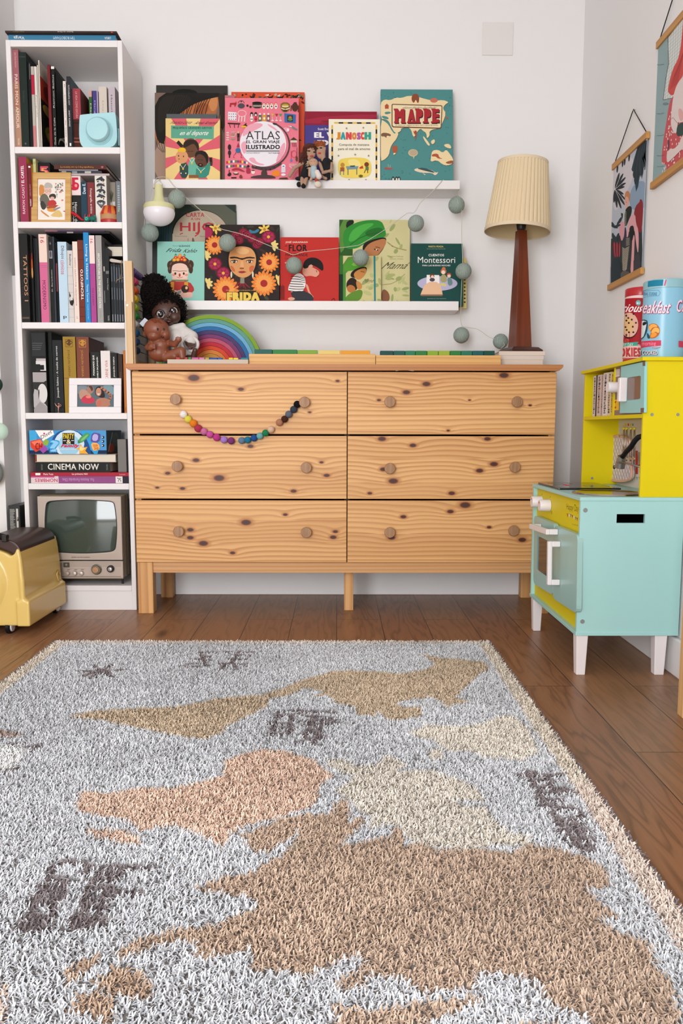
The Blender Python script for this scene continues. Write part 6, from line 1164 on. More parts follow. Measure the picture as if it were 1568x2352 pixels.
# rainbow of nested arches
RB = [('olive green', '#7FA030'), ('sea green', '#5E9A88'), ('pale blue', '#6CA8CA'), ('mid blue', '#2A6CA2'), ('dark purple', '#493A6A'), ('plum', '#7A3A6A'), ('rose pink', '#B8526C'), ('red', '#BE2A3A'), ('orange red', '#D64A2C'), ('orange', '#D8823C'), ('ochre', '#C8923C'), ('mustard', '#B89C4C')]
YR = -.17; kR = (YR-CAM[1])/1800; cR = P(481.5, 700, YR); cR[2] = ZD; RR = (float(P(481.5, 723, YR)[2])-ZD); step = RR/13.6
for i, (nm, c) in enumerate(RB):
    R0 = RR-i*step; Ri = R0-step*.93; n = 40; b = MB(); pts = [(cR[0]+R0*math.cos(math.pi*k/n), YR, ZD+R0*math.sin(math.pi*k/n)) for k in range(n+1)]; inn = [(cR[0]+Ri*math.cos(math.pi*k/n), YR, ZD+Ri*math.sin(math.pi*k/n)) for k in range(n+1)]
    for loop, flip in ((pts, 0), (inn, 1)):
        bk = [(x, y+.055, z) for x, y, z in loop]; b.add(loop+bk, [(k, k+1, n+2+k, n+1+k) if flip else (k, n+1+k, n+2+k, k+1) for k in range(n)], c, True)
    for dy, fl in ((0, 0), (.055, 1)):
        lo = [(x, y+dy, z) for x, y, z in pts+inn]; b.add(lo, [(k, k+1, n+2+k, n+1+k) if fl == 0 else (k, n+1+k, n+2+k, k+1) for k in range(n)], c)
    for k in (0, n): a_, d_ = pts[k], inn[k]; b.add([a_, d_, (d_[0], d_[1]+.055, d_[2]), (a_[0], a_[1]+.055, a_[2])], [(0, 1, 2, 3)], c)
    tag(b.build('rainbow_arch', loc=(cR[0], YR, ZD), recalc=True), '%s wooden arch of the nested rainbow, %s' % (nm, ('outermost' if i == 0 else 'next inside the %s one' % RB[i-1][0])), 'toy arch', 'nested wooden rainbow arches on the dresser')
# baby dolls
def capsule(b, p0, p1, r0, r1, m, n=16):
    p0, p1 = np.array(p0), np.array(p1); L = np.linalg.norm(p1-p0); k = max(3, int(L/(min(r0, r1)*.5)))
    for i in range(k+1): f = i/k; b.ball(p0+(p1-p0)*f, r0+(r1-r0)*f, m, n, 8)
SKa = mat('#4A2E24', .42, name='dark_vinyl_skin'); SKb = mat('#824830', .4, name='brown_vinyl_skin')
def big_doll():
    Y = -.23; q = lambda x, y, d=0: P(*SE(x, y), Y+d); c = q(470, 590); t_ = thing('baby_doll', 'dark-skinned baby doll with a puff of curly black hair and white robe', 'doll', (c[0], Y, ZD)); k = (Y-CAM[1])/1800/4.612
    b = MB(); hr = (150*k, 140*k, 150*k); b.ball(c, hr, SKa, 28, 18); b.ball(q(400, 650, -.03), 62*k, SKa); b.ball(q(560, 640, -.03), 58*k, SKa); b.ball(q(490, 690, -.025), (60*k, 60*k, 45*k), SKa); b.ball(q(480, 600), 130*k, SKa)
    b.ball(q(590, 880), (110*k, .04, 150*k), SKa); capsule(b, q(480, 740), q(520, 800), 50*k, 60*k, SKa)
    capsule(b, q(690, 800, -.02), q(700, 920, -.05), 40*k, 30*k, SKa); capsule(b, q(580, 1080, -.02), q(760, 1080, -.07), 50*k, 40*k, SKa); capsule(b, q(760, 1060, -.075), q(775, 990, -.085), 34*k, 26*k, SKa)
    b.ball(q(722, 930, -.055), (40*k, 30*k, 32*k), SKa)
    for i in range(4): capsule(b, q(700+22*i, 925, -.065), q(708+20*i, 965-6*i, -.078), 11*k, 9*k, SKa, 10)
    capsule(b, q(690, 915, -.06), q(678, 900, -.072), 12*k, 10*k, SKa, 10)
    o = b.build('body', t_); remesh(o, .0022, 6)
    # face
    def eye(x, y):
        p = onball(c, hr, *SE(x, y), lift=.0); b = MB(); b.ball(p+np.array((0, .002, 0)), (40*k, .008, 44*k), mat('#C8C0BA', .2), 20, 12); e = b.build('eye', t_)
        b = MB(); b.ball(p+np.array((.001, -.0025, 0)), (30*k, .0055, 34*k), mat('#1A0E0A', .12), 20, 12); b.build('iris', e)
        b = MB(); b.ball(p+np.array((-.003, -.008, .004)), (8*k, .001, 8*k), mat('#F4F0EC', .2), 10, 6); b.build('catchlight', e)
        b = MB(); b.tube([onball(c, hr, *SE(x+dx_, y+dy_), lift=.08) for dx_, dy_ in ((-46, 4), (-30, -30), (0, -44), (32, -34), (46, -4))], .0016, mat('#160C08', .6), 6); b.build('eyelashes', e)
    eye(408, 606); eye(545, 578)
    b = MB(); p = onball(c, hr, *SE(490, 672), lift=.16); b.ball(p, (34*k, .006, 18*k), mat('#3A1614', .3)); b.build('lips', t_)
    b = MB(); p = onball(c, hr, *SE(485, 630), lift=.06); b.ball(p, (16*k, .006, 13*k), SKa); b.build('nose', t_)
    # hair
    R_ = random.Random(1); hm = mat('#0E0907', .75, name='black_curly_hair'); b = MB()
    b.ball(q(455, 520, .02), (175*k, 150*k, 140*k), hm, 24, 14); b.ball(q(350, 390, .01), (150*k, .06, 175*k), hm, 24, 14); b.ball(q(300, 620, .03), (80*k, .03, 200*k), hm, 16, 12); b.ball(q(620, 580, .035), (50*k, .03, 110*k), hm, 16, 12); b.build('hair', t_)
    b = MB()
    els = [(q(455, 520, .02), (175*k, 150*k, 140*k), 500), (q(350, 390, .01), (150*k, .06, 175*k), 750), (q(300, 620, .03), (80*k, .03, 200*k), 220), (q(620, 580, .035), (50*k, .03, 110*k), 200)]
    for ci, (ec, er, n) in enumerate(els):
        for i in range(n):
            v3 = np.array([R_.gauss(0, 1) for _ in range(3)]); v3 /= np.linalg.norm(v3)
            if v3[1] > .3: v3[1] *= -1
            p = ec+v3*np.array(er)*(1.0+.06*R_.random()); dd = p-CAM; zz__ = dd@cf; px_, py_ = CX+FPX*(dd@cr)/zz__, CY-FPX*(dd@cu)/zz__; x, y = (px_-280)*4.612, (py_-590)*4.612
            if (345 < x < 600 and 495 < y < 745 and (x-470)**2/132**2+(y-600)**2/140**2 < 1) or x < 232 or px_ < 326: continue
            rr = (5+8*R_.random())*k; th = R_.random()*6; ax = v3*.6+np.array((R_.random()-.5, -.3, R_.random()-.7)); ax /= np.linalg.norm(ax)
            u_ = np.cross(ax, (1, .2, 0)); u_ /= np.linalg.norm(u_); w_ = np.cross(ax, u_); p = p-ax*.006
            b.tube([p+ax*(.0017*j)+(u_*math.cos(th+j*1.1)+w_*math.sin(th+j*1.1))*rr for j in range(11)], .0012, hm, 4, caps=False)
    b.build('curls', t_)
    # robe
    rm = mat('#D6D1CC', .9, name='towelling'); b = MB(); 
    b.ball(q(590, 900, .0), (150*k, .055, 150*k), rm, 20, 14); capsule(b, q(620, 770, -.01), q(740, 850, -.03), 60*k, 66*k, rm); capsule(b, q(740, 850, -.03), q(730, 890, -.045), 66*k, 60*k, rm); b.ball(q(780, 940, -.025), (34*k, .02, 60*k), rm); capsule(b, q(480, 760, -.02), q(640, 735, -.015), 34*k, 38*k, rm)
    b.ball(q(650, 1040, -.02), (130*k, .05, 60*k), rm); o = b.build('robe', t_); remesh(o, .0024, 3)
    b = MB(); 
    for i in range(4): b.tube([q(492+9*i, 880+4*i, -.062), q(500+9*i, 905+4*i, -.06)], .0006, mat('#3A3A40', .6), 5)
    b.build('robe_stitching', t_)
    b = MB(); b.tube([q(675+(95*math.cos(a_))*.9+45, 925+75*math.sin(a_), -.052) for a_ in [i*math.pi/9 for i in range(7, 24)]], .006, rm, 8); b.build('cuff', t_)
    b = MB(); p = q(228, 690, -.06); b.prism([q(185, 705, -.07), q(240, 645, -.07), q(275, 670, -.07), q(222, 742, -.07)], (0, .002, 0), mat('#C8D0DA', .5)); b.build('hair_clip', t_, recalc=True)
big_doll()
def small_doll():
    Y = -.312; q = lambda x, y, d=0: P(*SE(x, y), Y+d); c = q(365, 765); t_ = thing('newborn_doll', 'small bare brown baby doll sitting in front of the curly haired doll', 'doll', (c[0], Y, ZD)); k = (Y-CAM[1])/1800/4.612
    b = MB(); hr = (132*k, 120*k, 112*k); b.ball(c, hr, SKb, 28, 18); b.ball(q(465, 825, -.012), (52*k, 70*k, 58*k), SKb); b.ball(q(345, 840, -.01), (75*k, 80*k, 55*k), SKb); b.ball(q(243, 812), (24*k, 16*k, 30*k), SKb)
    b.ball(q(410, 930), (95*k, 75*k, 70*k), SKb); zb_ = q(400, 1010); b.ball(q(395, 1015), (112*k, 95*k, 95*k), SKb)
    capsule(b, q(320, 910), q(275, 960, -.015), 36*k, 34*k, SKb); capsule(b, q(275, 960, -.015), q(305, 965, -.035), 34*k, 30*k, SKb); b.ball(q(320, 950, -.038), (36*k, 30*k, 32*k), SKb)
    for i in range(4): capsule(b, q(325, 925+14*i, -.045), q(350, 925+15*i, -.05), 10*k, 8*k, SKb, 8)
    capsule(b, q(500, 910), q(560, 930, -.02), 36*k, 32*k, SKb); capsule(b, q(560, 930, -.02), q(590, 890, -.03), 32*k, 28*k, SKb); b.ball(q(598, 878, -.032), (34*k, 30*k, 30*k), SKb)
    for i in range(4): capsule(b, q(575+17*i, 875, -.036), q(572+17*i, 852-4*(i % 2), -.04), 9*k, 7*k, SKb, 8)
    capsule(b, q(470, 1060, -.01), q(630, 1000, -.025), 55*k, 48*k, SKb); capsule(b, q(630, 1000, -.025), q(640, 1060, -.03), 46*k, 34*k, SKb); capsule(b, q(500, 1060, .01), q(560, 1050, -.02), 50*k, 44*k, SKb)
    o = b.build('body', t_); remesh(o, .002, 5)
    for x, y in ((378, 765), (445, 768)):
        b = MB(); p = onball(c, hr, *SE(x, y), lift=.0); b.ball(p, (10*k, .003, 13*k), mat('#1E0E0A', .3), 12, 8); b.build('eye', t_)
    b = MB(); p = onball(q(465, 825, -.012), (52*k, 70*k, 58*k), *SE(430, 848), lift=.0); b.ball(p, (18*k, .004, 11*k), mat('#2E100C', .3), 12, 8); b.build('mouth', t_)
    b = MB(); p = onball(q(395, 1015), (112*k, 95*k, 95*k), *SE(462, 1005), lift=.0); b.ball(p, (9*k, .002, 9*k), mat('#A05A3C', .4), 12, 8); b.build('navel', t_)
    hm = mat('#7A3A24', .5); b = MB(); R_ = random.Random(2)
    for i in range(14): x = 270+R_.random()*120; b.tube([onball(c, hr, *SE(x+j*9, 665+abs(x-330)*.12+j*(5+R_.random()*4)), lift=.015) for j in range(5)], .001, hm, 5)
    b.build('moulded_hair', t_)
small_doll()
# knitted family on the upper ledge
KD = Crop(660, 300, 12.0615)
def knit(h): 
    t = NT('knit_'+h.strip('#')); v = t.coord(); w_ = t.n('ShaderNodeTexVoronoi'); w_.inputs['Scale'].default_value = 900; t.l(v, w_.inputs['Vector']); t.l(t.mix(w_.outputs['Distance'], h, h), t.b.inputs['Base Color']); t.b.inputs['Roughness'].default_value = .95; t.bump(w_.outputs['Distance'], .5, .0008); return t.m
def knitted():
    Y = -.128; k = (Y-CAM[1])/1800/12.0615; q = lambda x, y, d=0: P(*KD(x, y), Y+d); sk, bk_, G = knit('#B08C74'), knit('#15151A'), 'knitted family dolls sitting on the upper ledge'
    def feat(t_, c, hr, eyes, mouth, mw):
        for x, y in eyes: b = MB(); b.ball(onball(c, hr, *KD(x, y)), (38*k, .0012, 20*k), mat('#2A2220', .5), 12, 8); b.build('eye', t_)
        b = MB(); b.ball(onball(c, hr, *KD(*mouth)), (mw*k, .0015, 26*k), mat('#B83A34', .5), 12, 8); b.build('mouth', t_)
    # woman
    t_ = thing('knitted_doll', 'knitted woman doll with long brown wavy hair and black dress', 'doll', q(480, 1330), G)
    c = q(640, 605); hr = (140*k, .010, 170*k); b = MB(); b.ball(c, hr, sk); capsule(b, q(600, 740), q(570, 860), 45*k, 45*k, sk); capsule(b, q(450, 880), q(190, 1040, -.004), 52*k, 48*k, sk); capsule(b, q(190, 1040, -.004), q(60, 1250, -.01), 48*k, 46*k, sk)
    for x0, x1 in ((410, 395), (530, 480)): capsule(b, q(x0, 1300, -.006), q(x1, 1480, -.016), 55*k, 50*k, sk)
    capsule(b, q(600, 900), q(560, 1200), 60*k, 60*k, sk); o = b.build('body', t_); remesh(o, .0012, 3)
    feat(t_, c, hr, ((600, 565), (735, 595)), (672, 705), 46)
    b = MB(); capsule(b, q(520, 860), q(560, 1000), 80*k, 95*k, bk_); capsule(b, q(520, 1000), q(480, 1260), 90*k, 130*k, bk_); b.ball(q(330, 1330), (120*k, .012, 50*k), bk_); b.ball(q(480, 1270, -.003), (130*k, .016, 80*k), bk_); o = b.build('dress', t_); remesh(o, .0014, 3)
    hm = knit('#54281C'); b = MB(); R_ = random.Random(4); b.ball(q(620, 500, .004), (190*k, .011, 140*k), hm); b.ball(q(420, 740, .004), (105*k, .012, 130*k), hm); b.ball(q(500, 600, .004), (90*k, .012, 190*k), hm)
    for i in range(70):
        f = R_.random(); x, y = (560+R_.random()*200-f*260, 380+f*470); 
        if x > 540 and y > 450: x = 440+R_.random()*80
        b.tube([q(x+18*math.sin(j*1.2+i), y+16*j, -.006-.004*R_.random()) for j in range(6)], .0012, hm, 5)
    for i in range(9): b.tube([q(560+15*i, 440, -.009), q(660+10*i, 380+6*i, -.006), q(770, 450+22*i, -.004)], .0012, hm, 5)
    b.build('hair', t_)
    for x, y in ((315, 1490), (445, 1530)): b = MB(); b.ball(q(x, y, -.014), (62*k, .011, 68*k), bk_); b.build('shoe', t_)
    # man
    t_ = thing('knitted_doll', 'knitted doll with short ginger hair and black shirt, right of the woman doll', 'doll', q(1050, 1330), G)
    c = q(925, 590, .002); hr = (125*k, .010, 185*k); b = MB(); b.ball(c, hr, sk); capsule(b, q(990, 700), q(1000, 850), 62*k, 66*k, sk); capsule(b, q(1200, 900), q(1215, 1110, -.004), 50*k, 48*k, sk); capsule(b, q(1215, 1110, -.004), q(980, 1165, -.018), 48*k, 42*k, sk); capsule(b, q(890, 900), q(960, 1100, -.012), 48*k, 42*k, sk); b.ball(q(1040, 500), (25*k, .004, 50*k), sk); capsule(b, q(960, 1260), q(1060, 1320, -.008), 52*k, 48*k, sk)
    o = b.build('body', t_); remesh(o, .0012, 3); feat(t_, c, hr, ((925, 480), (835, 500)), (890, 625), 42)
    b = MB(); capsule(b, q(1080, 880), q(1080, 1250), 125*k, 110*k, bk_); capsule(b, q(920, 880), q(1200, 860), 48*k, 52*k, bk_); b.ball(q(1080, 1310), (110*k, .014, 60*k), bk_); o = b.build('shirt', t_); remesh(o, .0014, 3)
    hm = knit('#A85A2E'); b = MB(); b.ball(q(900, 390, .004), (150*k, .011, 100*k), hm); R_ = random.Random(6)
    for i in range(60): x, y = 740+R_.random()*290, 300+R_.random()*130; b.tube([q(x, y, -.004), q(x+30*(R_.random()-.5), y-30, -.008), q(x+60*(R_.random()-.5), y-25*R_.random(), -.007)], .0012, hm, 5)
    b.build('hair', t_)
    # baby
    t_ = thing('knitted_doll', 'knitted baby doll in a pale blue top lying on the other two', 'doll', q(740, 1250, -.02), G)
    c = q(715, 890, -.017); hr = (125*k, .011, 112*k); b = MB(); b.ball(c, hr, knit('#C09A80')); capsule(b, q(620, 1060, -.02), q(610, 1240, -.024), 45*k, 38*k, sk); capsule(b, q(700, 1250, -.022), q(640, 1370, -.024), 42*k, 36*k, sk); capsule(b, q(740, 960, -.02), q(760, 1100, -.02), 60*k, 60*k, sk); o = b.build('body', t_); remesh(o, .0012, 3)
    for x, y in ((660, 850), (745, 840)): b = MB(); b.tube([onball(c, hr, *KD(x-28, y), lift=.03), onball(c, hr, *KD(x, y+8), lift=.03), onball(c, hr, *KD(x+28, y-4), lift=.03)], .0004, mat('#6A4A3A'), 5); b.build('eyelid', t_)
    b = MB(); b.ball(onball(c, hr, *KD(712, 940)), (12*k, .001, 14*k), mat('#8A4A3A'), 8, 6); b.build('mouth', t_)
    b = MB(); capsule(b, q(720, 1070, -.022), q(730, 1250, -.026), 95*k, 80*k, knit('#A9BEC4')); o = b.build('top', t_); remesh(o, .0014, 3)
    b = MB(); capsule(b, q(820, 1160, -.034), q(870, 1270, -.036), 72*k, 78*k, knit('#E2D6CE')); b.build('nappy', t_)
    b = MB(); capsule(b, q(790, 1340, -.03), q(840, 1450, -.032), 40*k, 60*k, knit('#A84A30')); b.build('sock', t_)
    b = MB(); b.ball(q(840, 1495, -.036), (100*k, .010, 85*k), knit('#DCD0C0')); b.build('bootie', t_)
    b = MB(); hm = mat('#B89E80', .9); R_ = random.Random(9)
    for i in range(30): x, y = 530+R_.random()*60, 850+R_.random()*200; b.tube([q(590, y-20, -.018), q(x, y, -.02), q(x-40*R_.random(), y+25, -.02)], .0009, hm, 4)
    b.build('fringe', t_)
knitted()
# trays with coloured blocks
C6 = Crop(560, 720, 2.119); m_tray = pine('pine_tray', [], 12, light='#DFAF6A', dark='#C58C46', seam=.3); GTy = 'coloured wooden blocks standing in the trays'
def tray(x0, x1, ytop, label, blocks, Yf=-.335):
    X0, X1 = float(P(x0, 826, Yf)[0]), float(P(x1, 826, Yf)[0]); Zt = float(P((x0+x1)/2, ytop, Yf)[2]); t_ = thing('wooden_tray', label, 'tray', ((X0+X1)/2, Yf+.1, ZD), 'pine trays on the dresser')
    b = MB(); b.box(X0+.008, X1-.008, Yf+.008, Yf+.192, ZD, ZD+.006, m_tray); b.build('bottom', t_)
    for nm, bx in (('front_wall', (X0, X1, Yf, Yf+.008)), ('back_wall', (X0, X1, Yf+.192, Yf+.2)), ('side_wall', (X0, X0+.008, Yf+.008, Yf+.192)), ('side_wall', (X1-.008, X1, Yf+.008, Yf+.192))): b = MB(); b.box(*bx, ZD, Zt, m_tray); b.build(nm, t_, bevel=.001)
    Yb = Yf+.0085
    for i, (a, c, yt, col, lab) in enumerate(blocks):
        xa, xc = float(P(a, yt, Yb)[0]), float(P(c, yt, Yb)[0]); xa = max(xa, X0+.0085); xc = min(xc, X1-.0085); z = float(P((a+c)/2, yt, Yb)[2])
        b = MB(); b.box(xa+.0003, xc-.0003, Yb, Yb+.03, ZD+.0064, z, mat(col, .5)); tag(b.build('toy_block', loc=((xa+xc)/2, Yb, ZD+.0064), bevel=.0012), lab, 'toy block', GTy)
tray(571.5, 862, 813, 'left pine tray of long coloured blocks on the dresser, beside the rainbow', [(584, 625, 802.5, '#1C5E56', 'dark teal block, first from the left in the left tray'), (625.5, 682.5, 803, '#2F7E3C', 'long green block beside the dark teal one, left tray'), (683.5, 729, 804, '#7FA238', 'light green block in the middle of the left tray'), (731, 780, 804.5, '#DEC676', 'pale yellow block in the left tray'), (781, 850, 805, '#E09A2C', 'long orange block at the right of the left tray')])
e = [C6(v, 0)[0] for v in (663, 728, 785, 835, 892, 947, 1003, 1057, 1112, 1167, 1222)]
cl = [('#1B4A48', 'darkest teal'), ('#1A5A50', 'dark teal'), ('#2A7C5A', 'sea green'), ('#2C7A3A', 'mid green'), ('#86A832', 'lime'), ('#98AE3A', 'yellowish lime'), ('#2C7A3A', 'mid green'), ('#2A7258', 'sea green'), ('#1C5A5A', 'dark teal'), ('#1A4A3E', 'bottle green')]
od = ['first', 'second', 'third', 'fourth', 'fifth', 'sixth', 'seventh', 'eighth', 'ninth', 'last']
tray(863, 1150, 816, 'right pine tray of small green blocks, beside the lamp', [(e[i], e[i+1]-.6, 805.5, cl[i][0], '%s small block, %s from the left in the right tray' % (cl[i][1], od[i])) for i in range(10)], -.335)
# flat puzzle board with loose pegs
Yp = -.352; X0, X1 = float(P(384, 828, Yp)[0]), float(P(570.5, 828, Yp)[0]); zp_ = float(P(470, 825.5, Yp)[2])
X1 = min(X1, float(P(571.5, 826, -.335)[0])-.001)
b = MB(); b.box(X0, X1, Yp, Yp+.028, ZD, max(zp_, ZD+.004), mat('#C8B8A6', .5)); zp_ = max(zp_, ZD+.004)
pb = tag(b.build('puzzle_board', loc=(X0, Yp, ZD), bevel=.001), 'thin pale board with small coloured pieces on the dresser edge, under the rainbow', 'board')
for (a, c, yt, col, nm) in ((404, 431, 820.5, '#B03A44', 'dark red'), (432, 439, 820.5, '#3A8A4A', 'green'), (440, 456, 821, '#C8609A', 'pink'), (457, 470, 821, '#D070A8', 'bright pink'), (471, 480, 821, '#A89A3A', 'olive'), (481, 499, 821.5, '#2A4A9A', 'dark blue'), (500, 510, 821.5, '#2A5AA8', 'blue'), (525, 535, 821.5, '#D8C42A', 'yellow'), (536, 547, 822, '#DCCB30', 'lemon'), (553, 570, 821.5, '#2E7A8A', 'teal')):
    b = MB(); xa, xc = float(P(a, yt, Yp+.006)[0]), float(P(c, yt, Yp+.006)[0]); xc = min(xc, X1); b.box(xa, xc-.0004, Yp+.006, Yp+.022, zp_+.0003, float(P((a+c)/2, yt, Yp+.006)[2]), mat(col, .5))
    tag(b.build('puzzle_piece', loc=(xa, Yp, zp_), bevel=.0008), '%s puzzle piece on the pale board at the dresser edge' % nm, 'puzzle piece', 'coloured pieces on the pale board')
# white strap poking out over the top right drawer
b = MB(); pts = [P(*C6(x, y), DY-.015) for x, y in ((738, 277), (755, 266), (778, 261), (800, 266), (827, 277))]; b.tube(pts, .0035, mat('#B8B4B4', .6), 8); b.v = [(x, y, min(z, TZ0-.0005)) for x, y, z in b.v]
tag(b.build('fabric_strap', loc=tuple(pts[2])), 'short white strap sticking out above the top right drawer', 'strap')
# ------------------------------------------------------------------ lamp and the books under it
K7 = Crop(1020, 340, 4.704); YL_ = -.2
Yw = YL_-.075
xw = [(560, 1062, '#D8CABC', 2330, 2286), (575, 1072, '#D9CCC0', 2286, 2240), (590, 1086, '#DCCDBF', 2240, 2194)]
zz_ = [ZD, None, None]; zl_ = [float(P(*K7(800, y), Yw)[2]) for y in (2286, 2240, 2194)]
z_ = ZD
for i, (a, c, col, y0, y1) in enumerate(xw):
    z1_ = max(zl_[i], z_+.008); Xa = max(float(P(*K7(a, y0), Yw)[0]), float(P(1150, 826, -.335)[0])+.002)
    flat_book(Xa, float(P(*K7(c, y0), Yw)[0]), Yw, Yw+.17, z_, z1_-.0004, col, ('cream book at the bottom of the pile under the lamp', 'cream book in the middle of the pile under the lamp', 'cream book on top of the pile, right under the lamp base')[i], 'cream books stacked under the lamp', None); z_ = z1_
def lamp():
    q = lambda x, y, d=0: P(*K7(x, y), YL_+d); zb = z_+.0003; rot = math.radians(14); base = q(815, 2150); cx, cy = float(base[0]), YL_
    t_ = thing('table_lamp', 'table lamp with tapering dark wood column and pleated cream shade', 'lamp', (cx, cy, zb)); m = wood('mahogany', '#7C3A1E', '#5E2812', 'Z', .5, .3)
    k = (YL_-CAM[1])/1800/4.704; s_ = lambda h: [(cx+h*math.sqrt(2)*math.cos(a_+rot), cy+h*math.sqrt(2)*math.sin(a_+rot)) for a_ in [math.pi*(.25+.5*i) for i in range(4)]]
    hb = 178*k; z1b = zb+.007; z2b = zb+.018
    b = MB(); L0, L1_, L2_ = [[(x, y, z) for x, y in s_(h)] for h, z in ((hb, zb), (hb, z1b), (hb*.80, z2b))]
    b.add(L0+L1_+L2_, [(3, 2, 1, 0)]+[(r*4+i, r*4+(i+1) % 4, r*4+4+(i+1) % 4, r*4+4+i) for r in (0, 1) for i in range(4)]+[(8, 9, 10, 11)], wood('dark_mahogany', '#4A2214', '#34160C', 'X', .5, .35)); b.build('base', t_, bevel=.001, recalc=True)
    zt_ = float(q(833, 895)[2]); dxx = float(q(833, 895)[0])-cx
    lo = [(x, y, z2b) for x, y in s_(92*k)]; hi = [(x+dxx-.001, y, zt_) for x, y in s_(44*k)]
    b = MB(); b.add(lo+hi, [(3, 2, 1, 0), (4, 5, 6, 7)]+[(i, (i+1) % 4, 4+(i+1) % 4, 4+i) for i in range(4)], m); b.build('column', t_, bevel=.001, recalc=True)
    tc_ = np.array((cx+dxx-.001, cy, zt_)); zs_ = float(q(833, 822)[2])
    b = MB(); b.lathe(tc_, [(.0001, .0002), (36*k, .0002), (46*k, .006), (52*k, zs_-zt_), (48*k, zs_-zt_+.03), (.0001, zs_-zt_+.03)], mat('#15120F', .35), 24); b.build('socket', t_, recalc=True)
    cb, ct = q(787, 903), q(850, 165); ax = ct-cb; H = float(np.linalg.norm(ax)); rb, rt = 336*k, 255*k
    n = 264; wv = lambda j: (.012 if j % 6 in (2, 3, 4) else (0 if j % 6 in (1, 5) else -.014))
    b = MB(); b.lathe(cb, [(rb, .0), (rt, H)], mat('#E0CCA8', .8, name='pleated_fabric'), n, axis=ax, wave=wv, smooth=False); b.lathe(cb, [(rb*.975, .001), (rt*.972, H-.001)], mat('#D2BD94', .8), 48, axis=ax); b.build('lamp_shade', t_)
    for (r_, h0, h1) in ((rb*1.016, -.003, .009), (rt*1.02, H-.008, H+.002)):
        b = MB(); b.lathe(cb, [(r_*.975, h0), (r_, h0), (r_*.998, h1), (r_*.975, h1), (r_*.975, h0)], mat('#DFCDB0', .8), 72, axis=ax); b.build('trim_band', t_)
    b = MB(); w_ = ax/H; top = cb+w_*(H-.01)
    for a_ in (0, 2.09, 4.19): b.tube([top, top+np.array((math.cos(a_), math.sin(a_), 0))*rt*.95], .0015, mat('#8A8478', .4, .7), 6)
    b.tube([tc_+np.array((0, 0, .03)), top], .003, mat('#8A8478', .4, .7), 8); b.build('shade_carrier', t_)
    b = MB(); b.ball(tc_+np.array((0, 0, zs_-zt_+.06)), (.03, .03, .035), mat('#E8E4DC', .3), 20, 12); b.build('light_bulb', t_)
lamp()
# ------------------------------------------------------------------ felt ball garland on the top left drawer
S6 = Crop(280, 820, 2.904); Yg = DY-.014; fg = thing('felt_ball_garland', 'string of coloured felt balls hanging between two knobs of the top left drawer', 'garland', P(555, 1012, Yg))
bd = [(410, 383, '#EAE4E0', 25), (441, 416, '#D8CC4A', 25), (476, 443, '#DD7C20', 26), (508, 476, '#A8324E', 26), (547, 497, '#C46C9C', 24), (586, 517, '#C2509A', 24), (631, 536, '#B83A86', 25), (680, 552, '#A078C4', 24), (728, 559, '#7A3470', 24), (798, 557, '#5C7A94', 23), (838, 553, '#1F7290', 23), (880, 541, '#22508E', 23), (919, 527, '#6AA6A8', 23), (957, 507, '#1F7A4C', 23), (993, 484, '#D2B096', 24), (1050, 437, '#A8745A', 24), (1084, 414, '#44241C', 23), (1112, 382, '#5E6474', 24), (1145, 350, '#333E48', 24), (1168, 316, '#0E0E12', 24)]
k = (Yg-CAM[1])/1800/2.904
for x, y, c, r in bd:
    t_m = mat(c, .95); b = MB(); b.ball(P(*S6(x, y), Yg), r*k*(1), t_m, 20, 14); b.build('felt_ball', fg)
b = MB(); b.tube([P(*S6(x, y), Yg) for x, y in [(352, 300)]+[(p[0], p[1]) for p in bd]+[(1212, 300)]], .0005, mat('#C8B49A'), 5); b.build('thread', fg)
# ------------------------------------------------------------------ play kitchen by the right wall
def pj(p):
    v = np.array(p)-CAM; z = v@cf; return CX+FPX*(v@cr)/z, CY-FPX*(v@cu)/z
YN = float(FL(1325, 1553)[1])+.004
XF = float(P(1328, 1300, YN)[0]); XB = XR-.006
YFAR = float((PXX(1222, 1110, XF)[1]+PXX(1219.5, 1364, XF)[1])/2)
KZ0, KZ1 = float(P(1326, 1460, YN)[2]), float(P(1333, 1142, YN)[2])
m_mint = mat('#A5D3D0', .42, name='mint_lacquer'); m_yel = mat('#DCC80C', .45, name='yellow_lacquer'); m_wl = mat('#E8E0E0', .4); m_mint2 = mat('#9CC4BE', .3)
m_screw = mat('#8E9494', .4, .3)
kt = thing('play_kitchen', 'mint green and yellow wooden play kitchen standing against the right wall', 'toy kitchen', ((XF+XB)/2, (YN+YFAR)/2, 0))
T_ = .010; XP = XF+.012
b = MB()   # side panel with a cut-out grip
s0, s1 = P(*R5(888, 460), YN), P(*R5(1160, 375), YN)
z0k, z1k = KZ0+T_, KZ1-T_
b.box(XF, s0[0], YN, YN+T_, z0k, z1k, m_mint); b.box(s1[0], XB, YN, YN+T_, z0k, z1k, m_mint); b.box(s0[0], s1[0], YN, YN+T_, z0k, s0[2], m_mint); b.box(s0[0], s1[0], YN, YN+T_, s1[2], z1k, m_mint); b.build('side_panel', kt)
b = MB(); b.box(XF, XB, YFAR-T_, YFAR, z0k, z1k, m_mint); b.build('side_panel', kt)
b = MB(); b.box(XF-.002, XB, YN-.002, YFAR+.002, KZ0, z0k, m_mint); b.build('bottom_board', kt, bevel=.001)
b = MB(); b.box(XF-.002, XB, YN-.002, YFAR+.002, z1k, KZ1, m_mint); b.build('worktop', kt, bevel=.001)
b = MB(); b.box(XB-.006, XB-.001, YN+T_, YFAR-T_, z0k, z1k, mat('#26302E')); b.build('back_panel', kt)
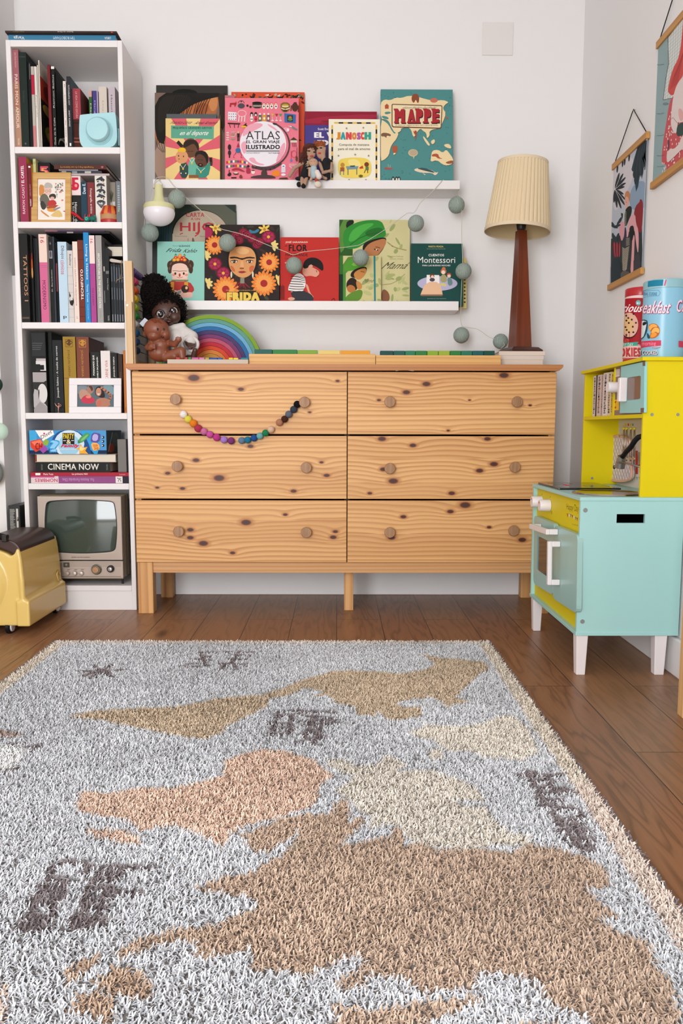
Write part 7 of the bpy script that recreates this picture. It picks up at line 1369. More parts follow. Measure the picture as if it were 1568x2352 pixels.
for x, y in ((594, 338), (566, 1393)):
    c = P(*R5(x, y), YN); b = MB(); b.cyl(c+np.array((0, .001, 0)), c+np.array((0, -.0008, 0)), .0065, .006, m_screw, 16); b.build('screw_cap', kt)
b = MB(); b.box(XP, XP+.006, YN+T_, YFAR-T_, z0k, z1k, m_yel)
a = Art(b, (XP, YFAR-T_, z0k), (0, YN+T_-YFAR+T_, 0), (0, 0, z1k-z0k), R5)
V, F, L_ = text_mesh('Happy Day', 0)
def slt(x0, y0, x1, y1, h0, h1, st, c):
    V, F, L_ = text_mesh(st, 0)
    for f in F: a.face([a.uv(x0+(x1-x0)*V[i][0], y0+(y1-y0)*V[i][0]-(h0+(h1-h0)*V[i][0])*V[i][1]) for i in f], c)
    a.k += 1
slt(415, 345, 530, 378, 70, 92, 'Happy Day', '#6A5A1A'); slt(470, 478, 522, 492, 14, 18, 'by Janod', '#5A4A1A'); a.line([(415, 370), (450, 375), (500, 408), (525, 412)], 3, '#6A4A1A', 1)
for i in range(7): x = 420+15*i; y = 373+(i > 2)*(i-2)*9; a.poly([(x, y), (x+11, y+4), (x+6, y+38)], ('#B83A2A', '#E8E4E0', '#4A8A9A')[i % 3])
a.line([(185, 180), (182, 192)], 3, '#6A5A1A'); a.line([(262, 205), (260, 218)], 3, '#6A5A1A'); a.line([(275, 345), (274, 375)], 4, '#6A5A1A')
b.build('front_panel', kt)
def slab(crop, pts, X, th, m, name, parent, sm=0, bevel=.002):
    if sm: pts = smooth(pts, sm)
    b = MB(); b.prism([PXX(*crop(*p), X) for p in pts], (th, 0, 0), m); return b.build(name, parent, bevel=bevel, recalc=True)
def rounded(pts, r=.12):
    o = []; n = len(pts)
    for i in range(n):
        p0, p1, p2 = (np.array(pts[i-1], float), np.array(pts[i], float), np.array(pts[(i+1) % n], float)); a_, c_ = p1+(p0-p1)*r, p1+(p2-p1)*r
        for t in (0, .25, .5, .75, 1): o.append(tuple((1-t)**2*a_+2*t*(1-t)*p1+t*t*c_))
    return o
XD = XF-.006
d1 = slab(R5, rounded([(108, 385), (302, 470), (282, 1142), (100, 1030)], .1), XD, .014, m_mint2, 'oven_door', kt)
d2 = slab(R5, rounded([(300, 478), (520, 570), (508, 1318), (285, 1172)], .1), XD, .014, m_mint2, 'cupboard_door', kt)
w1 = slab(R5, rounded([(152, 585), (262, 640), (250, 980), (146, 905)], .08), XD-.0006, .0012, mat('#3A2A26', .12), 'oven_window', d1, bevel=0)
slab(R5, rounded([(140, 570), (152, 585), (146, 905), (134, 895)], .05), XD-.0008, .001, mat('#5AB0C4', .4), 'window_edge', d1, bevel=0)
# handles
def bar_handle(crop, p0, p1, w, off, parent, name):
    A, B_ = PXX(*crop(*p0), XD-off), PXX(*crop(*p1), XD-off); b = MB(); d = B_-A; L = np.linalg.norm(d); d /= L; u_ = np.array((1., 0, 0)); v_ = np.cross(d, u_)
    b.obox(A-u_*.006-v_*w/2, d*L, v_*w, u_*.012, m_wl); 
    for e_ in (A, B_-d*.016): b.obox(e_+u_*.0058-v_*w/2, d*.016, v_*w, u_*(off-.0062), m_wl)
    return b.build(name, parent, bevel=.002)
bar_handle(R5, (78, 490), (240, 545), .016, .030, d1, 'door_handle')
bar_handle(R5, (255, 632), (250, 1045), .016, .030, d2, 'door_handle')
for x, y in ((182, 258), (258, 292)):
    c = PXX(*R5(x, y), XP); b = MB(); b.lathe(c+np.array((-.0, 0, 0)), [(.0001, -.034), (.0165, -.034), (.018, -.031), (.019, -.001), (.0001, -.001)], m_wl, 28, axis=(1, 0, 0)); o = b.build('control_knob', kt, recalc=True)
    b = MB(); b.ball(c+np.array((-.0342, 0, .009)), (.0012, .0035, .0035), mat('#C8504A')); b.build('knob_dot', o)
# legs
def kleg(x0, x1, y0, y1, dx_=.004):
    b = MB(); X0, X1 = x0, x1; b.add([(X0+dx_, y0+.003, 0), (X1-dx_, y0+.003, 0), (X1-dx_, y1-.003, 0), (X0+dx_, y1-.003, 0), (X0, y0, KZ0-.0002), (X1, y0, KZ0-.0002), (X1, y1, KZ0-.0002), (X0, y1, KZ0-.0002)], [(3, 2, 1, 0), (4, 5, 6, 7), (0, 1, 5, 4), (1, 2, 6, 5), (2, 3, 7, 6), (3, 0, 4, 7)], m_wl); b.build('leg', kt, bevel=.002)
kleg(XF+.002, XF+.034, YN+.002, YN+.034); kleg(XF+.002, XF+.034, YFAR-.036, YFAR-.004); xl = float(P(1503, 1500, YN)[0]); kleg(xl, xl+.034, YN+.002, YN+.034); kleg(xl, xl+.034, YFAR-.036, YFAR-.004)
# hob and sink
zc = KZ1+.0003
pts = [FL(*p, zc) for p in ((1253, 1109.5), (1331, 1126), (1452, 1126), (1385, 1109.5))]
ys = [p[1] for p in pts]; hy0, hy1 = min(ys), min(max(ys), YFAR-.01); hx0, hx1 = max(XF+.01, min(p[0] for p in pts)), min(XB-.05, max(p[0] for p in pts))
hy0 = max(hy0, YN+.2)
b = MB(); b.box(XF+.012, XB-.08, YFAR-.26, YFAR-.015, zc, zc+.006, mat('#2A2A2C', .06, name='black_glass')); hb_ = b.build('hob', kt, bevel=.002)
for i, (dx_, dy_) in enumerate(((.07, -.07), (.15, -.18))):
    b = MB(); c = np.array((XF+dx_, YFAR+dy_, zc+.0062)); b.lathe(c, [(.036, 0), (.038, .0004), (.040, 0)], mat('#8A8A8C', .4), 32); b.build('burner_ring', hb_, recalc=True)
for px_, py_ in ((1297, 1113.5), (1303, 1115)): c = FL(px_, py_, zc+.006); b = MB(); b.lathe(c, [(.0001, .001), (.006, .001), (.007, 0)], mat('#D02A22', .3), 20); b.build('hob_light', hb_, recalc=True)
cs = np.array((XF+.115, YN+.125, zc)); b = MB(); b.lathe(cs, [(.098, .0002), (.096, .004), (.088, .004), (.084, .001), (.07, .0005), (.0001, .0004)], mat('#A8A29C', .18, 1.0, name='sink_steel'), 48); b.build('sink', kt, recalc=True)
# upper unit
XU = float(P(1475, 1000, YN)[0]); UZ1 = float(P(1500, 820, YN)[2]); ut = .010
zs_u = float((PXX(1350, 957, XU)[2]+PXX(1477, 951, XU)[2])/2)
b = MB(); b.box(XU, XB, YN, YN+ut, KZ1+.0002, UZ1-.010, m_yel); b.build('upper_side_panel', kt, bevel=.0008)
for x, y in ((1118, 836), (1494, 836)):
    c = P(*R4(x, y), YN); b = MB(); b.cyl(c+np.array((0, .001, 0)), c+np.array((0, -.001, 0)), .0045, .0042, m_screw, 14); b.build('screw_cap', kt)
b = MB(); b.box(XU, XB, YFAR-ut, YFAR, KZ1+.0002, UZ1-.010, m_yel); b.build('upper_side_panel', kt, bevel=.0008)
for x, y in ((248, 1760), (246, 1857)):
    c = R4(x, y); d = ray(*c); t_ = (YFAR-ut-CAM[1])/d[1]; c = CAM+d*t_; b = MB(); b.cyl(c+np.array((0, .001, 0)), c+np.array((0, -.001, 0)), .0045, .0042, m_screw, 14); b.build('screw_cap', kt)
b = MB(); b.box(XU-.010, XB, YN-.006, YFAR+.008, UZ1-.0098, UZ1, m_yel); b.build('top_board', kt, bevel=.001)
b = MB(); b.box(XU, XB-.006, YN+ut, YFAR-ut, zs_u-.010, zs_u, m_yel); b.build('shelf_board', kt)
b = MB(); b.box(XB-.0055, XB-.0005, YN+ut, YFAR-ut, zs_u+.0, UZ1-.010, m_yel); b.build('back_panel', kt)
b = MB(); b.box(XB-.0055, XB-.0005, YN+ut, YFAR-ut, KZ1+.0003, zs_u-.0105, mat('#DCD2C4', .6)); a = Art(b, (XB-.0055, YFAR-ut, KZ1), (0, YN-YFAR+2*ut, 0), (0, 0, zs_u-KZ1-.011), R4)
a.rect(605, 905, 612, 1800, '#B8402E'); a.rect(720, 965, 745, 1000, '#E0C82A'); a.rect(765, 965, 785, 1000, '#C8452A'); a.rect(800, 965, 822, 1000, '#DCC82A'); a.rect(832, 965, 850, 1000, '#5AA0A0')
for i in range(5): a.poly([(820+35*i, 1740), (842+35*i, 1745), (832+35*i, 1800)], ('#C8452A', '#D8C82A', '#6AA8B0')[i % 3])
a.rect(880, 1360, 915, 1700, '#C8452A'); a.poly([(905, 1380), (960, 1380), (955, 1560), (925, 1560)], '#9A9890'); a.rect(960, 1365, 975, 1440, '#C8452A'); a.rect(920, 1560, 945, 1580, '#B82A22'); a.ring(955, 1655, 26, 45, 6, '#B8B8B4')
b.build('splashback', kt)
yv = float(PXX(1408, 900, XU)[1]); b = MB(); b.box(XU+.001, XB-.006, yv-.003, yv+.003, zs_u+.0002, UZ1-.010, m_yel); b.build('divider', kt)
# microwave front
yb0, yb1 = YN+ut+.0002, yv-.0032
b = MB(); b.box(XU+.004, XU+.010, yb0, yb1, zs_u+.0002, UZ1-.0102, mat('#8C7466', .5)); a = Art(b, (XU+.004, yb1, zs_u), (0, yb0-yb1, 0), (0, 0, UZ1-.010-zs_u), R4)
a.poly([(578, 185), (650, 175), (648, 280), (575, 292)], '#D8D0CC'); 
for i in range(4): a.poly([(582, 200+20*i), (645, 192+20*i), (645, 198+20*i), (582, 206+20*i)], '#9A928C')
for y in (622, 700): a.poly(rounded([(568, y), (638, y-8), (636, y+72), (566, y+74)], .12), '#E8B82A'); a.poly([(575, y+25), (600, y+15), (595, y+45), (578, y+50)], '#B8402E')
mw = b.build('microwave_front', kt)
md_ = slab(R4, [(668, 140), (1008, 68), (1000, 810), (650, 816)], XU-.004, .0075, mat('#93CCCB', .4), 'microwave_door', kt)
slab(R4, [(982, 68), (1014, 62), (1014, 128), (982, 130)], XU-.0046, .001, mat('#7A5A50', .5), 'hinge_corner', md_, bevel=0); slab(R4, [(952, 742), (998, 738), (996, 806), (952, 808)], XU-.0046, .001, mat('#7A5A50', .5), 'hinge_corner', md_, bevel=0)
slab(R4, rounded([(735, 305), (948, 268), (940, 610), (735, 635)], .08), XU-.0046, .001, mat('#5AB4B0', .4), 'window_edge', md_, bevel=0)
slab(R4, rounded([(765, 300), (950, 272), (942, 605), (755, 630)], .08), XU-.0050, .001, mat('#6E5044', .1), 'microwave_window', md_, bevel=0)
A, B_ = PXX(*R4(668, 300), XU-.02), PXX(*R4(655, 650), XU-.02); b = MB(); b.box(XU-.026, XU-.0042, A[1]-.009, A[1]+.009, B_[2], A[2], m_wl); b.build('door_handle', md_, bevel=.0025)
c = PXX(*R4(590, 440), XU); b = MB(); b.lathe(c, [(.0001, -.024), (.0145, -.024), (.0155, -.021), (.0155, .004), (.0001, .004)], m_wl, 28, axis=(1, 0, 0)); b.build('timer_knob', kt, recalc=True)
# storybooks standing in the upper left compartment
GK = 'storybooks in the upper compartment of the play kitchen'
for i, (x0, x1, yt, col, lab) in enumerate(((262, 300, 278, '#D8CCC8', 'white spined storybook at the far left of the play kitchen compartment'), (301, 317, 266, '#1C1A1C', 'thin black spined storybook in the play kitchen compartment'), (320, 376, 262, '#CFC0BC', 'greyish pink spine right of the thin black storybook'), (380, 402, 258, '#BCA49C', 'narrow taupe spine in the middle of the play kitchen books'), (408, 468, 232, '#DDD4D0', 'widest white spine among the play kitchen books'), (472, 520, 222, '#D8C8A8', 'cream spine right of the widest white one'), (523, 550, 228, '#D8BC3A', 'yellow spine beside the microwave divider'))):
    y0, y1 = float(PXX(*R4(x0, 540), XU+.008)[1]), float(PXX(*R4(x1, 540), XU+.008)[1]); zt_ = min(float(PXX(*R4((x0+x1)/2, yt), XU+.008)[2]), UZ1-.0115); z0 = zs_u+.0004; y0 = min(y0, YFAR-ut-.0006); y1 = max(y1, yv+.0035)
    t_ = thing('storybook', lab, 'book', (XU+.008, (y0+y1)/2, z0), GK); m = mat(col, .5); k_ = min(.0012, (y0-y1)*.2); b = MB(); b.box(XU+.008, XU+.0095, y1, y0, z0, zt_, m); b.box(XU+.0095, XB-.008, y1, y1+k_, z0, zt_, m); b.box(XU+.0095, XB-.008, y0-k_, y0, z0, zt_, m)
    a = ArtUV(b, (XU+.008, y0, z0), (0, y1-y0, 0), (0, 0, zt_-z0), None); 
    if i != 1:
        R_ = random.Random(i); yy = .04
        while yy < .93: h = .01+.05*R_.random(); a.rect(.25+.1*R_.random(), yy, .6+.2*R_.random(), yy+h, R_.choice(['#6A5A58', '#8A7A78', '#4A4040', '#9A6A50'])); yy += h+.012
    b.build('cover', t_); b = MB(); b.box(XU+.0098, XB-.010, y1+k_, y0-k_, z0+.001, zt_-.002, PAPER); b.build('pages', t_)
# oven glove hanging on the splashback
Xg = XB-.02
pts = smooth([(700, 1145), (560, 1150), (490, 1175), (455, 1230), (462, 1350), (495, 1480), (478, 1600), (475, 1720), (520, 1790), (640, 1810), (760, 1800), (820, 1760), (828, 1640), (800, 1500), (812, 1350), (800, 1200)], 2)
gt = thing('pot_holder', 'quilted pale pink pot holder with peach edging hanging in the play kitchen', 'pot holder', PXX(*R4(640, 1150), Xg)); W3 = [PXX(*R4(*p), Xg) for p in pts]
qt = NT('quilt'); v = qt.coord((1, 1, 1)); sp_ = qt.n('ShaderNodeSeparateXYZ'); qt.l(v, sp_.inputs[0]); f1 = qt.math('SINE', qt.math('MULTIPLY', qt.math('ADD', sp_.outputs[1], sp_.outputs[2]), 130)); f2 = qt.math('SINE', qt.math('MULTIPLY', qt.math('SUBTRACT', sp_.outputs[1], sp_.outputs[2]), 130)); h_ = qt.math('MULTIPLY', qt.math('ABSOLUTE', f1), qt.math('ABSOLUTE', f2)); qt.l(qt.mix(h_, '#CFC0C6', '#DDD2D6'), qt.b.inputs['Base Color']); qt.b.inputs['Roughness'].default_value = .9; qt.bump(h_, .8, .004)
b = MB(); b.prism(W3, (.008, 0, 0), qt.m); b.build('quilted_pad', gt, recalc=True); b = MB(); b.tube(W3+[W3[0]], .004, mat('#DDAA90', .8), 8); b.build('edging', gt)
b = MB(); b.tube([PXX(*R4(x, y), Xg) for x, y in ((660, 1145), (650, 1040), (690, 1000), (730, 1030), (700, 1145))], .0012, mat('#D8D0C0'), 6); b.build('hanging_loop', gt)
# metal utensils on yellow hooks
GU_ = 'toy utensils hanging on yellow hooks in the play kitchen'
for i, x in enumerate((712, 752, 812, 865)):
    Xh = XB-.034-.004*i; top = PXX(*R4(x, 1040), Xh); t_ = thing('toy_utensil', ('wire whisk hanging leftmost on the yellow hooks of the play kitchen', 'second hanging steel toy utensil from the left in the play kitchen', 'third hanging steel toy utensil from the left in the play kitchen', 'steel toy utensil hanging nearest the yellow front panel')[i], 'toy utensil', top, GU_); ms = mat('#B8A89C', .2, .9)
    b = MB(); b.ball(top, (.0045, .0045, .0045), mat('#DCC82A', .4), 14, 10); b.build('hook', t_); b = MB(); bt = PXX(*R4(x-8, 1480), Xh)
    for o in (-10, 10): b.tube([PXX(*R4(x+o*.5, 1050), Xh), PXX(*R4(x+o*1.4-3, 1250), Xh), PXX(*R4(x+o-8, 1480), Xh)], .0012, ms, 6)
    b.build('handle', t_)
    b = MB()
    if i == 0:
        for o in (-22, -8, 8, 22): b.tube([PXX(*R4(x-8, 1300), Xh), PXX(*R4(x-8+o, 1400), Xh), PXX(*R4(x-8+o*.6, 1470), Xh), PXX(*R4(x-8, 1490), Xh)], .0008, ms, 5)
    else: b.ball(bt, (.003, .009, .008), ms, 16, 10)
    b.build('head', t_)
# tap
Xt = XU+.012; ft = thing('toy_tap', 'black hose tap with silver spray head over the play kitchen sink', 'tap', PXX(*R4(690, 1500), Xt))
b = MB(); b.tube([PXX(*R4(x, y), Xt+dx_) for x, y, dx_ in ((1060, 1170, .03), (975, 1150, .02), (920, 1165, .012), (870, 1215, .006), (810, 1310, .002), (750, 1370, 0), (692, 1445, 0))], .0075, mat('#141416', .5), 14); b.build('hose', ft)
c0, c1 = PXX(*R4(680, 1440), Xt), PXX(*R4(650, 1600), Xt); sv = mat('#9A9894', .28, .8); b = MB(); b.cyl(c0, c0+(c1-c0)*.5, .011, .013, sv, 24); b.cyl(c0+(c1-c0)*.52, c1, .0135, .0145, sv, 24); b.cyl(c1, c1+(c1-c0)*.06, .012, .010, mat('#3A3A38', .4), 20); b.build('spray_head', ft)
b = MB(); b.tube([PXX(*R4(640, 1525), Xt-.012), PXX(*R4(780, 1550), Xt-.01), PXX(*R4(955, 1600), Xt-.004)], [.0022, .0026, .003], sv, 8); b.build('lever', ft)
b = MB(); p = PXX(*R4(1060, 1170), Xt+.03); b.cyl((p[0], p[1], KZ1+.0004), (p[0], p[1], p[2]), .008, .0075, mat('#141416', .5), 16); b.build('stem', ft)
b = MB(); p = PXX(*R4(560, 1600), Xt); b.ball(PXX(*R4(570, 1600), Xt), (.004, .006, .006), mat('#5A5A5A', .3, .8), 12, 8); b.build('side_button', ft)
# ------------------------------------------------------------------ biscuit tins
class ArtCyl(Art):
    def __init__(s, mb, c, r, z0, z1, crop):
        s.mb, s.c, s.r, s.z0, s.z1, s.crop, s.k = mb, np.array(c, float), r, z0, z1, crop, 1; s.lay = 2e-5; d = CAM-s.c; s.a0 = math.atan2(d[1], d[0])
    def uv(s, x, y):
        d = ray(*s.crop(x, y)); o = CAM-s.c; A = d[0]**2+d[1]**2; B = 2*(o[0]*d[0]+o[1]*d[1]); C_ = o[0]**2+o[1]**2-s.r**2; D_ = B*B-4*A*C_
        t = (-B-math.sqrt(max(D_, 0)))/(2*A) ; p = CAM+d*t
        if D_ < 0:
            return (1.02 if (-o[0]*d[1]+o[1]*d[0]) < 0 else -.02), float((p[2]-s.z0)/(s.z1-s.z0))
        return float(ang_n(math.atan2(p[1]-s.c[1], p[0]-s.c[0])-s.a0)/math.pi+.5), float((p[2]-s.z0)/(s.z1-s.z0))
    def face(s, uv, m):
        us = [q[0] for q in uv]; n = 36; R = s.r+2e-5*s.k
        for i in range(max(0, int(min(us)*n)), min(n, int(max(us)*n)+1)):
            c = clip(uv, (i/n, 0), ((i+1)/n, 1))
            if len(c) < 3: continue
            A = sum(c[j][0]*c[(j+1) % len(c)][1]-c[(j+1) % len(c)][0]*c[j][1] for j in range(len(c)))
            if A < 0: c = c[::-1]
            s.mb.add([s.c+np.array((R*math.cos(s.a0+(a-.5)*math.pi), R*math.sin(s.a0+(a-.5)*math.pi), s.z0-s.c[2]+(s.z1-s.z0)*b_)) for a, b_ in c], [tuple(range(len(c)))], m, True)
def ang_n(a): return (a+math.pi) % (2*math.pi)-math.pi
def tin(pxc, pxl, Y, ytop, ysplit, body, lidc, label, art, name='biscuit_tin'):
    c = P(pxc, 740, Y); r = float(c[0]-P(pxl, 740, Y)[0])*1.0; c = np.array((c[0], Y, UZ1+.0004)); z1 = float(P(pxc, ytop, Y-r*.5)[2]); zs_ = float(P(pxc, ysplit, Y-r*.9)[2])
    t_ = thing(name, label, 'tin', c, 'printed biscuit tins on top of the play kitchen'); n = 72
    b = MB(); b.lathe(c, [(.0001, 0), (r*.99, 0), (r, .002), (r, zs_-c[2]), (.0001, zs_-c[2])], mat(body, .3), n)
    art(ArtCyl(b, c, r, c[2]+.001, zs_-.0005, R3)); b.build('body', t_)
    b = MB(); lc = np.array((c[0], c[1], zs_+.0002)); b.lathe(lc, [(.0001, 0), (r*1.02, 0), (r*1.025, .002), (r*1.02, z1-zs_-.002), (r*.99, z1-zs_), (r*.96, z1-zs_-.002), (.0001, z1-zs_-.002)], mat(lidc, .3), n)
    return b, t_, lc, r, z1, zs_
def blue(a):
    a.text('GENERAL CUISINE', 930, 325, 1190, 372, '#2A6A90', 0, .03); a.line([(1000, 312), (1205, 292), (1240, 330), (1215, 375), (1000, 400)], 4, '#2A6A90')
    a.text('Breakfast', 840, 452, 1365, 640, '#8A3A68', 0, .09, .12); a.text('Breakfast', 838, 446, 1358, 632, '#F2D8E0', 0, .03, .12); a.text('Coffee', 1470, 440, 1760, 620, '#8A3A68', 0, .09, .1); a.text('Coffee', 1462, 432, 1750, 612, '#F2D8E0', 0, .03, .1)
    a.poly([(940, 720), (1040, 722), (1062, 760), (1055, 880), (1030, 940), (990, 1000), (940, 1010)], '#1E4E64', 1); a.poly([(940, 740), (1020, 735), (1045, 765), (1020, 900), (990, 985), (940, 990)], '#D8E4E4', 1); a.poly([(985, 760), (1040, 750), (1040, 790), (985, 815)], '#161418', 1); a.poly([(1045, 900), (1090, 960), (1090, 1000), (1050, 995)], '#1E4E64', 1)
    a.poly([(1065, 800), (1130, 772), (1195, 790), (1238, 860), (1225, 940), (1170, 990), (1095, 998), (1085, 960), (1110, 900), (1075, 860)], '#B8642A', 2); a.poly([(1070, 805), (1130, 782), (1180, 795), (1205, 830), (1130, 830), (1090, 890), (1078, 850)], '#F0A850', 2); a.poly([(1105, 900), (1150, 835), (1210, 840), (1230, 880), (1215, 925), (1170, 890), (1120, 925)], '#F0B05A', 2); a.poly([(1090, 985), (1110, 920), (1160, 900), (1200, 935), (1150, 980)], '#E8963E', 2)
    a.poly([(960, 1045), (1250, 1022), (1250, 1100), (960, 1140)], '#C83A58'); a.text('morning', 978, 1038, 1175, 1120, '#E88AA0', 0, .02); a.line([(1115, 1120), (1160, 1132), (1240, 1105)], 8, '#E8B0BC', 1); a.line([(1120, 1128), (1180, 1140), (1240, 1125)], 5, '#8A2A48', 1)
    a.text('FRESH COOKED', 830, 1178, 1205, 1240, '#3A3A4A', 0, .08); a.text('FRESH COOKED', 825, 1172, 1200, 1234, '#E8DCE0', 0, .03); a.poly([(1500, 1030), (1570, 1040), (1570, 1130), (1500, 1120)], '#C83A58')
b, t_, lc, r, z1, zs_ = tin(1522.5, 1477, -.985, 643, 660, '#86BCD4', '#8CB8C0', 'tall light blue breakfast tin with a croissant picture on the play kitchen', blue)
a = ArtCyl(b, lc, r*1.026, zs_+.002, z1-.002, R3); a.poly([(1060, 160), (1285, 140), (1275, 230), (1055, 250)], '#1A7A98'); a.poly([(1312, 140), (1335, 140), (1310, 230), (1288, 230)], '#D05A8A'); b.build('lid', t_)
def red(a):
    a.rect(700, 330, 1300, 440, '#E6C8C4'); a.rect(700, 378, 1300, 396, '#B02A34'); a.poly(rounded([(560, 430), (990, 405), (968, 1080), (560, 1090)], .06), '#A01420')
    a.text('Delicious', 430, 490, 955, 612, '#F0E0E0', 0, .03, .12); a.ell(920, 478, 38, 40, '#6AA8A8'); a.poly([(895, 470), (905, 480), (915, 462), (925, 482), (942, 470), (935, 495), (900, 495)], '#F0ECE8')
    a.ell(790, 815, 132, 185, '#4A1418'); a.ell(788, 798, 130, 178, '#D8A890', n=32); a.ell(760, 800, 90, 120, '#D8B07A')
    for x, y in ((745, 665), (850, 640), (775, 698), (748, 735), (825, 722), (782, 770), (885, 768), (840, 825), (752, 872), (785, 905), (848, 905), (748, 945), (735, 830)): a.ell(x, y, 14, 15, '#3A1418', n=8)
    a.text('CHOCOLATE', 560, 1005, 785, 1055, '#C86A60', 0, .03); a.poly([(560, 1075), (925, 1045), (905, 1075), (925, 1105), (560, 1125)], '#3A9A8A'); a.text('EVERY DAY', 640, 1062, 845, 1112, '#D8E0D0', 0, .02)
    a.poly([(560, 1125), (970, 1100), (960, 1290), (560, 1300)], '#E0B8AC'); a.text('COOKIES', 480, 1130, 955, 1262, '#7A1C24', 0, .08); a.text('COOKIES', 476, 1126, 948, 1256, '#C83A44', 0, .03); a.rect(560, 1282, 980, 1292, '#B02A34')
b, t_, lc, r, z1, zs_ = tin(1469, 1435, -.862, 661, 677, '#B01A26', '#AE1620', 'tall red cookie tin half hidden behind the blue tin', red); b.build('lid', t_)
b, t_, lc, r, z1, zs_ = (None,)*6
# ------------------------------------------------------------------ hanging pictures on the right wall
def scroll(XW, crop, top, bot, cordtop, label, artf, colr):
    """top / bot: rod ends in full pixels"""
    (ax_, ay_), (bx_, by_) = top; (cx_, cy_), (dx_, dy_) = bot; A, B_ = PXX(ax_, ay_, XW), PXX(bx_, by_, XW); C_, D_ = PXX(cx_, cy_, XW), PXX(dx_, dy_, XW)
    y0, y1 = (A[1]+C_[1])/2, (B_[1]+D_[1])/2; zt_, zb_ = (A[2]+B_[2])/2, (C_[2]+D_[2])/2
    t_ = thing('hanging_picture', label, 'hanging picture', (XW, (y0+y1)/2, zt_)); m = wood('rod_oak', '#C8924C', '#A87434', 'Y', .6)
    for z, nm in ((zt_, 'top_rod'), (zb_, 'bottom_rod')): b = MB(); b.box(XW-.012, XW, y1, y0, z-.010, z+.010, m); b.build(nm, t_, bevel=.0015)
    b = MB(); yy0, yy1 = y0-.006, y1+.006; b.box(XW-.0065, XW-.0055, yy1, yy0, zb_+.010, zt_-.010, mat(colr, .7)); artf(Art(b, (XW-.0065, yy0, zb_+.010), (0, yy1-yy0, 0), (0, 0, zt_-zb_-.020), crop)); b.build('print', t_)
    ct = PXX(*cordtop, XW); b = MB(); b.tube([(XW-.006, y0-.012, zt_+.010), (XW-.004, ct[1], ct[2]), (XW-.006, y1+.012, zt_+.010)], .0016, mat('#141416', .6), 6); b.build('cord', t_)
    b = MB(); b.cyl((XW+.006, ct[1], ct[2]-.002), (XW-.006, ct[1], ct[2]-.002), .0015, .0025, mat('#B8B4AE', .3, .8), 10); b.build('nail', t_)
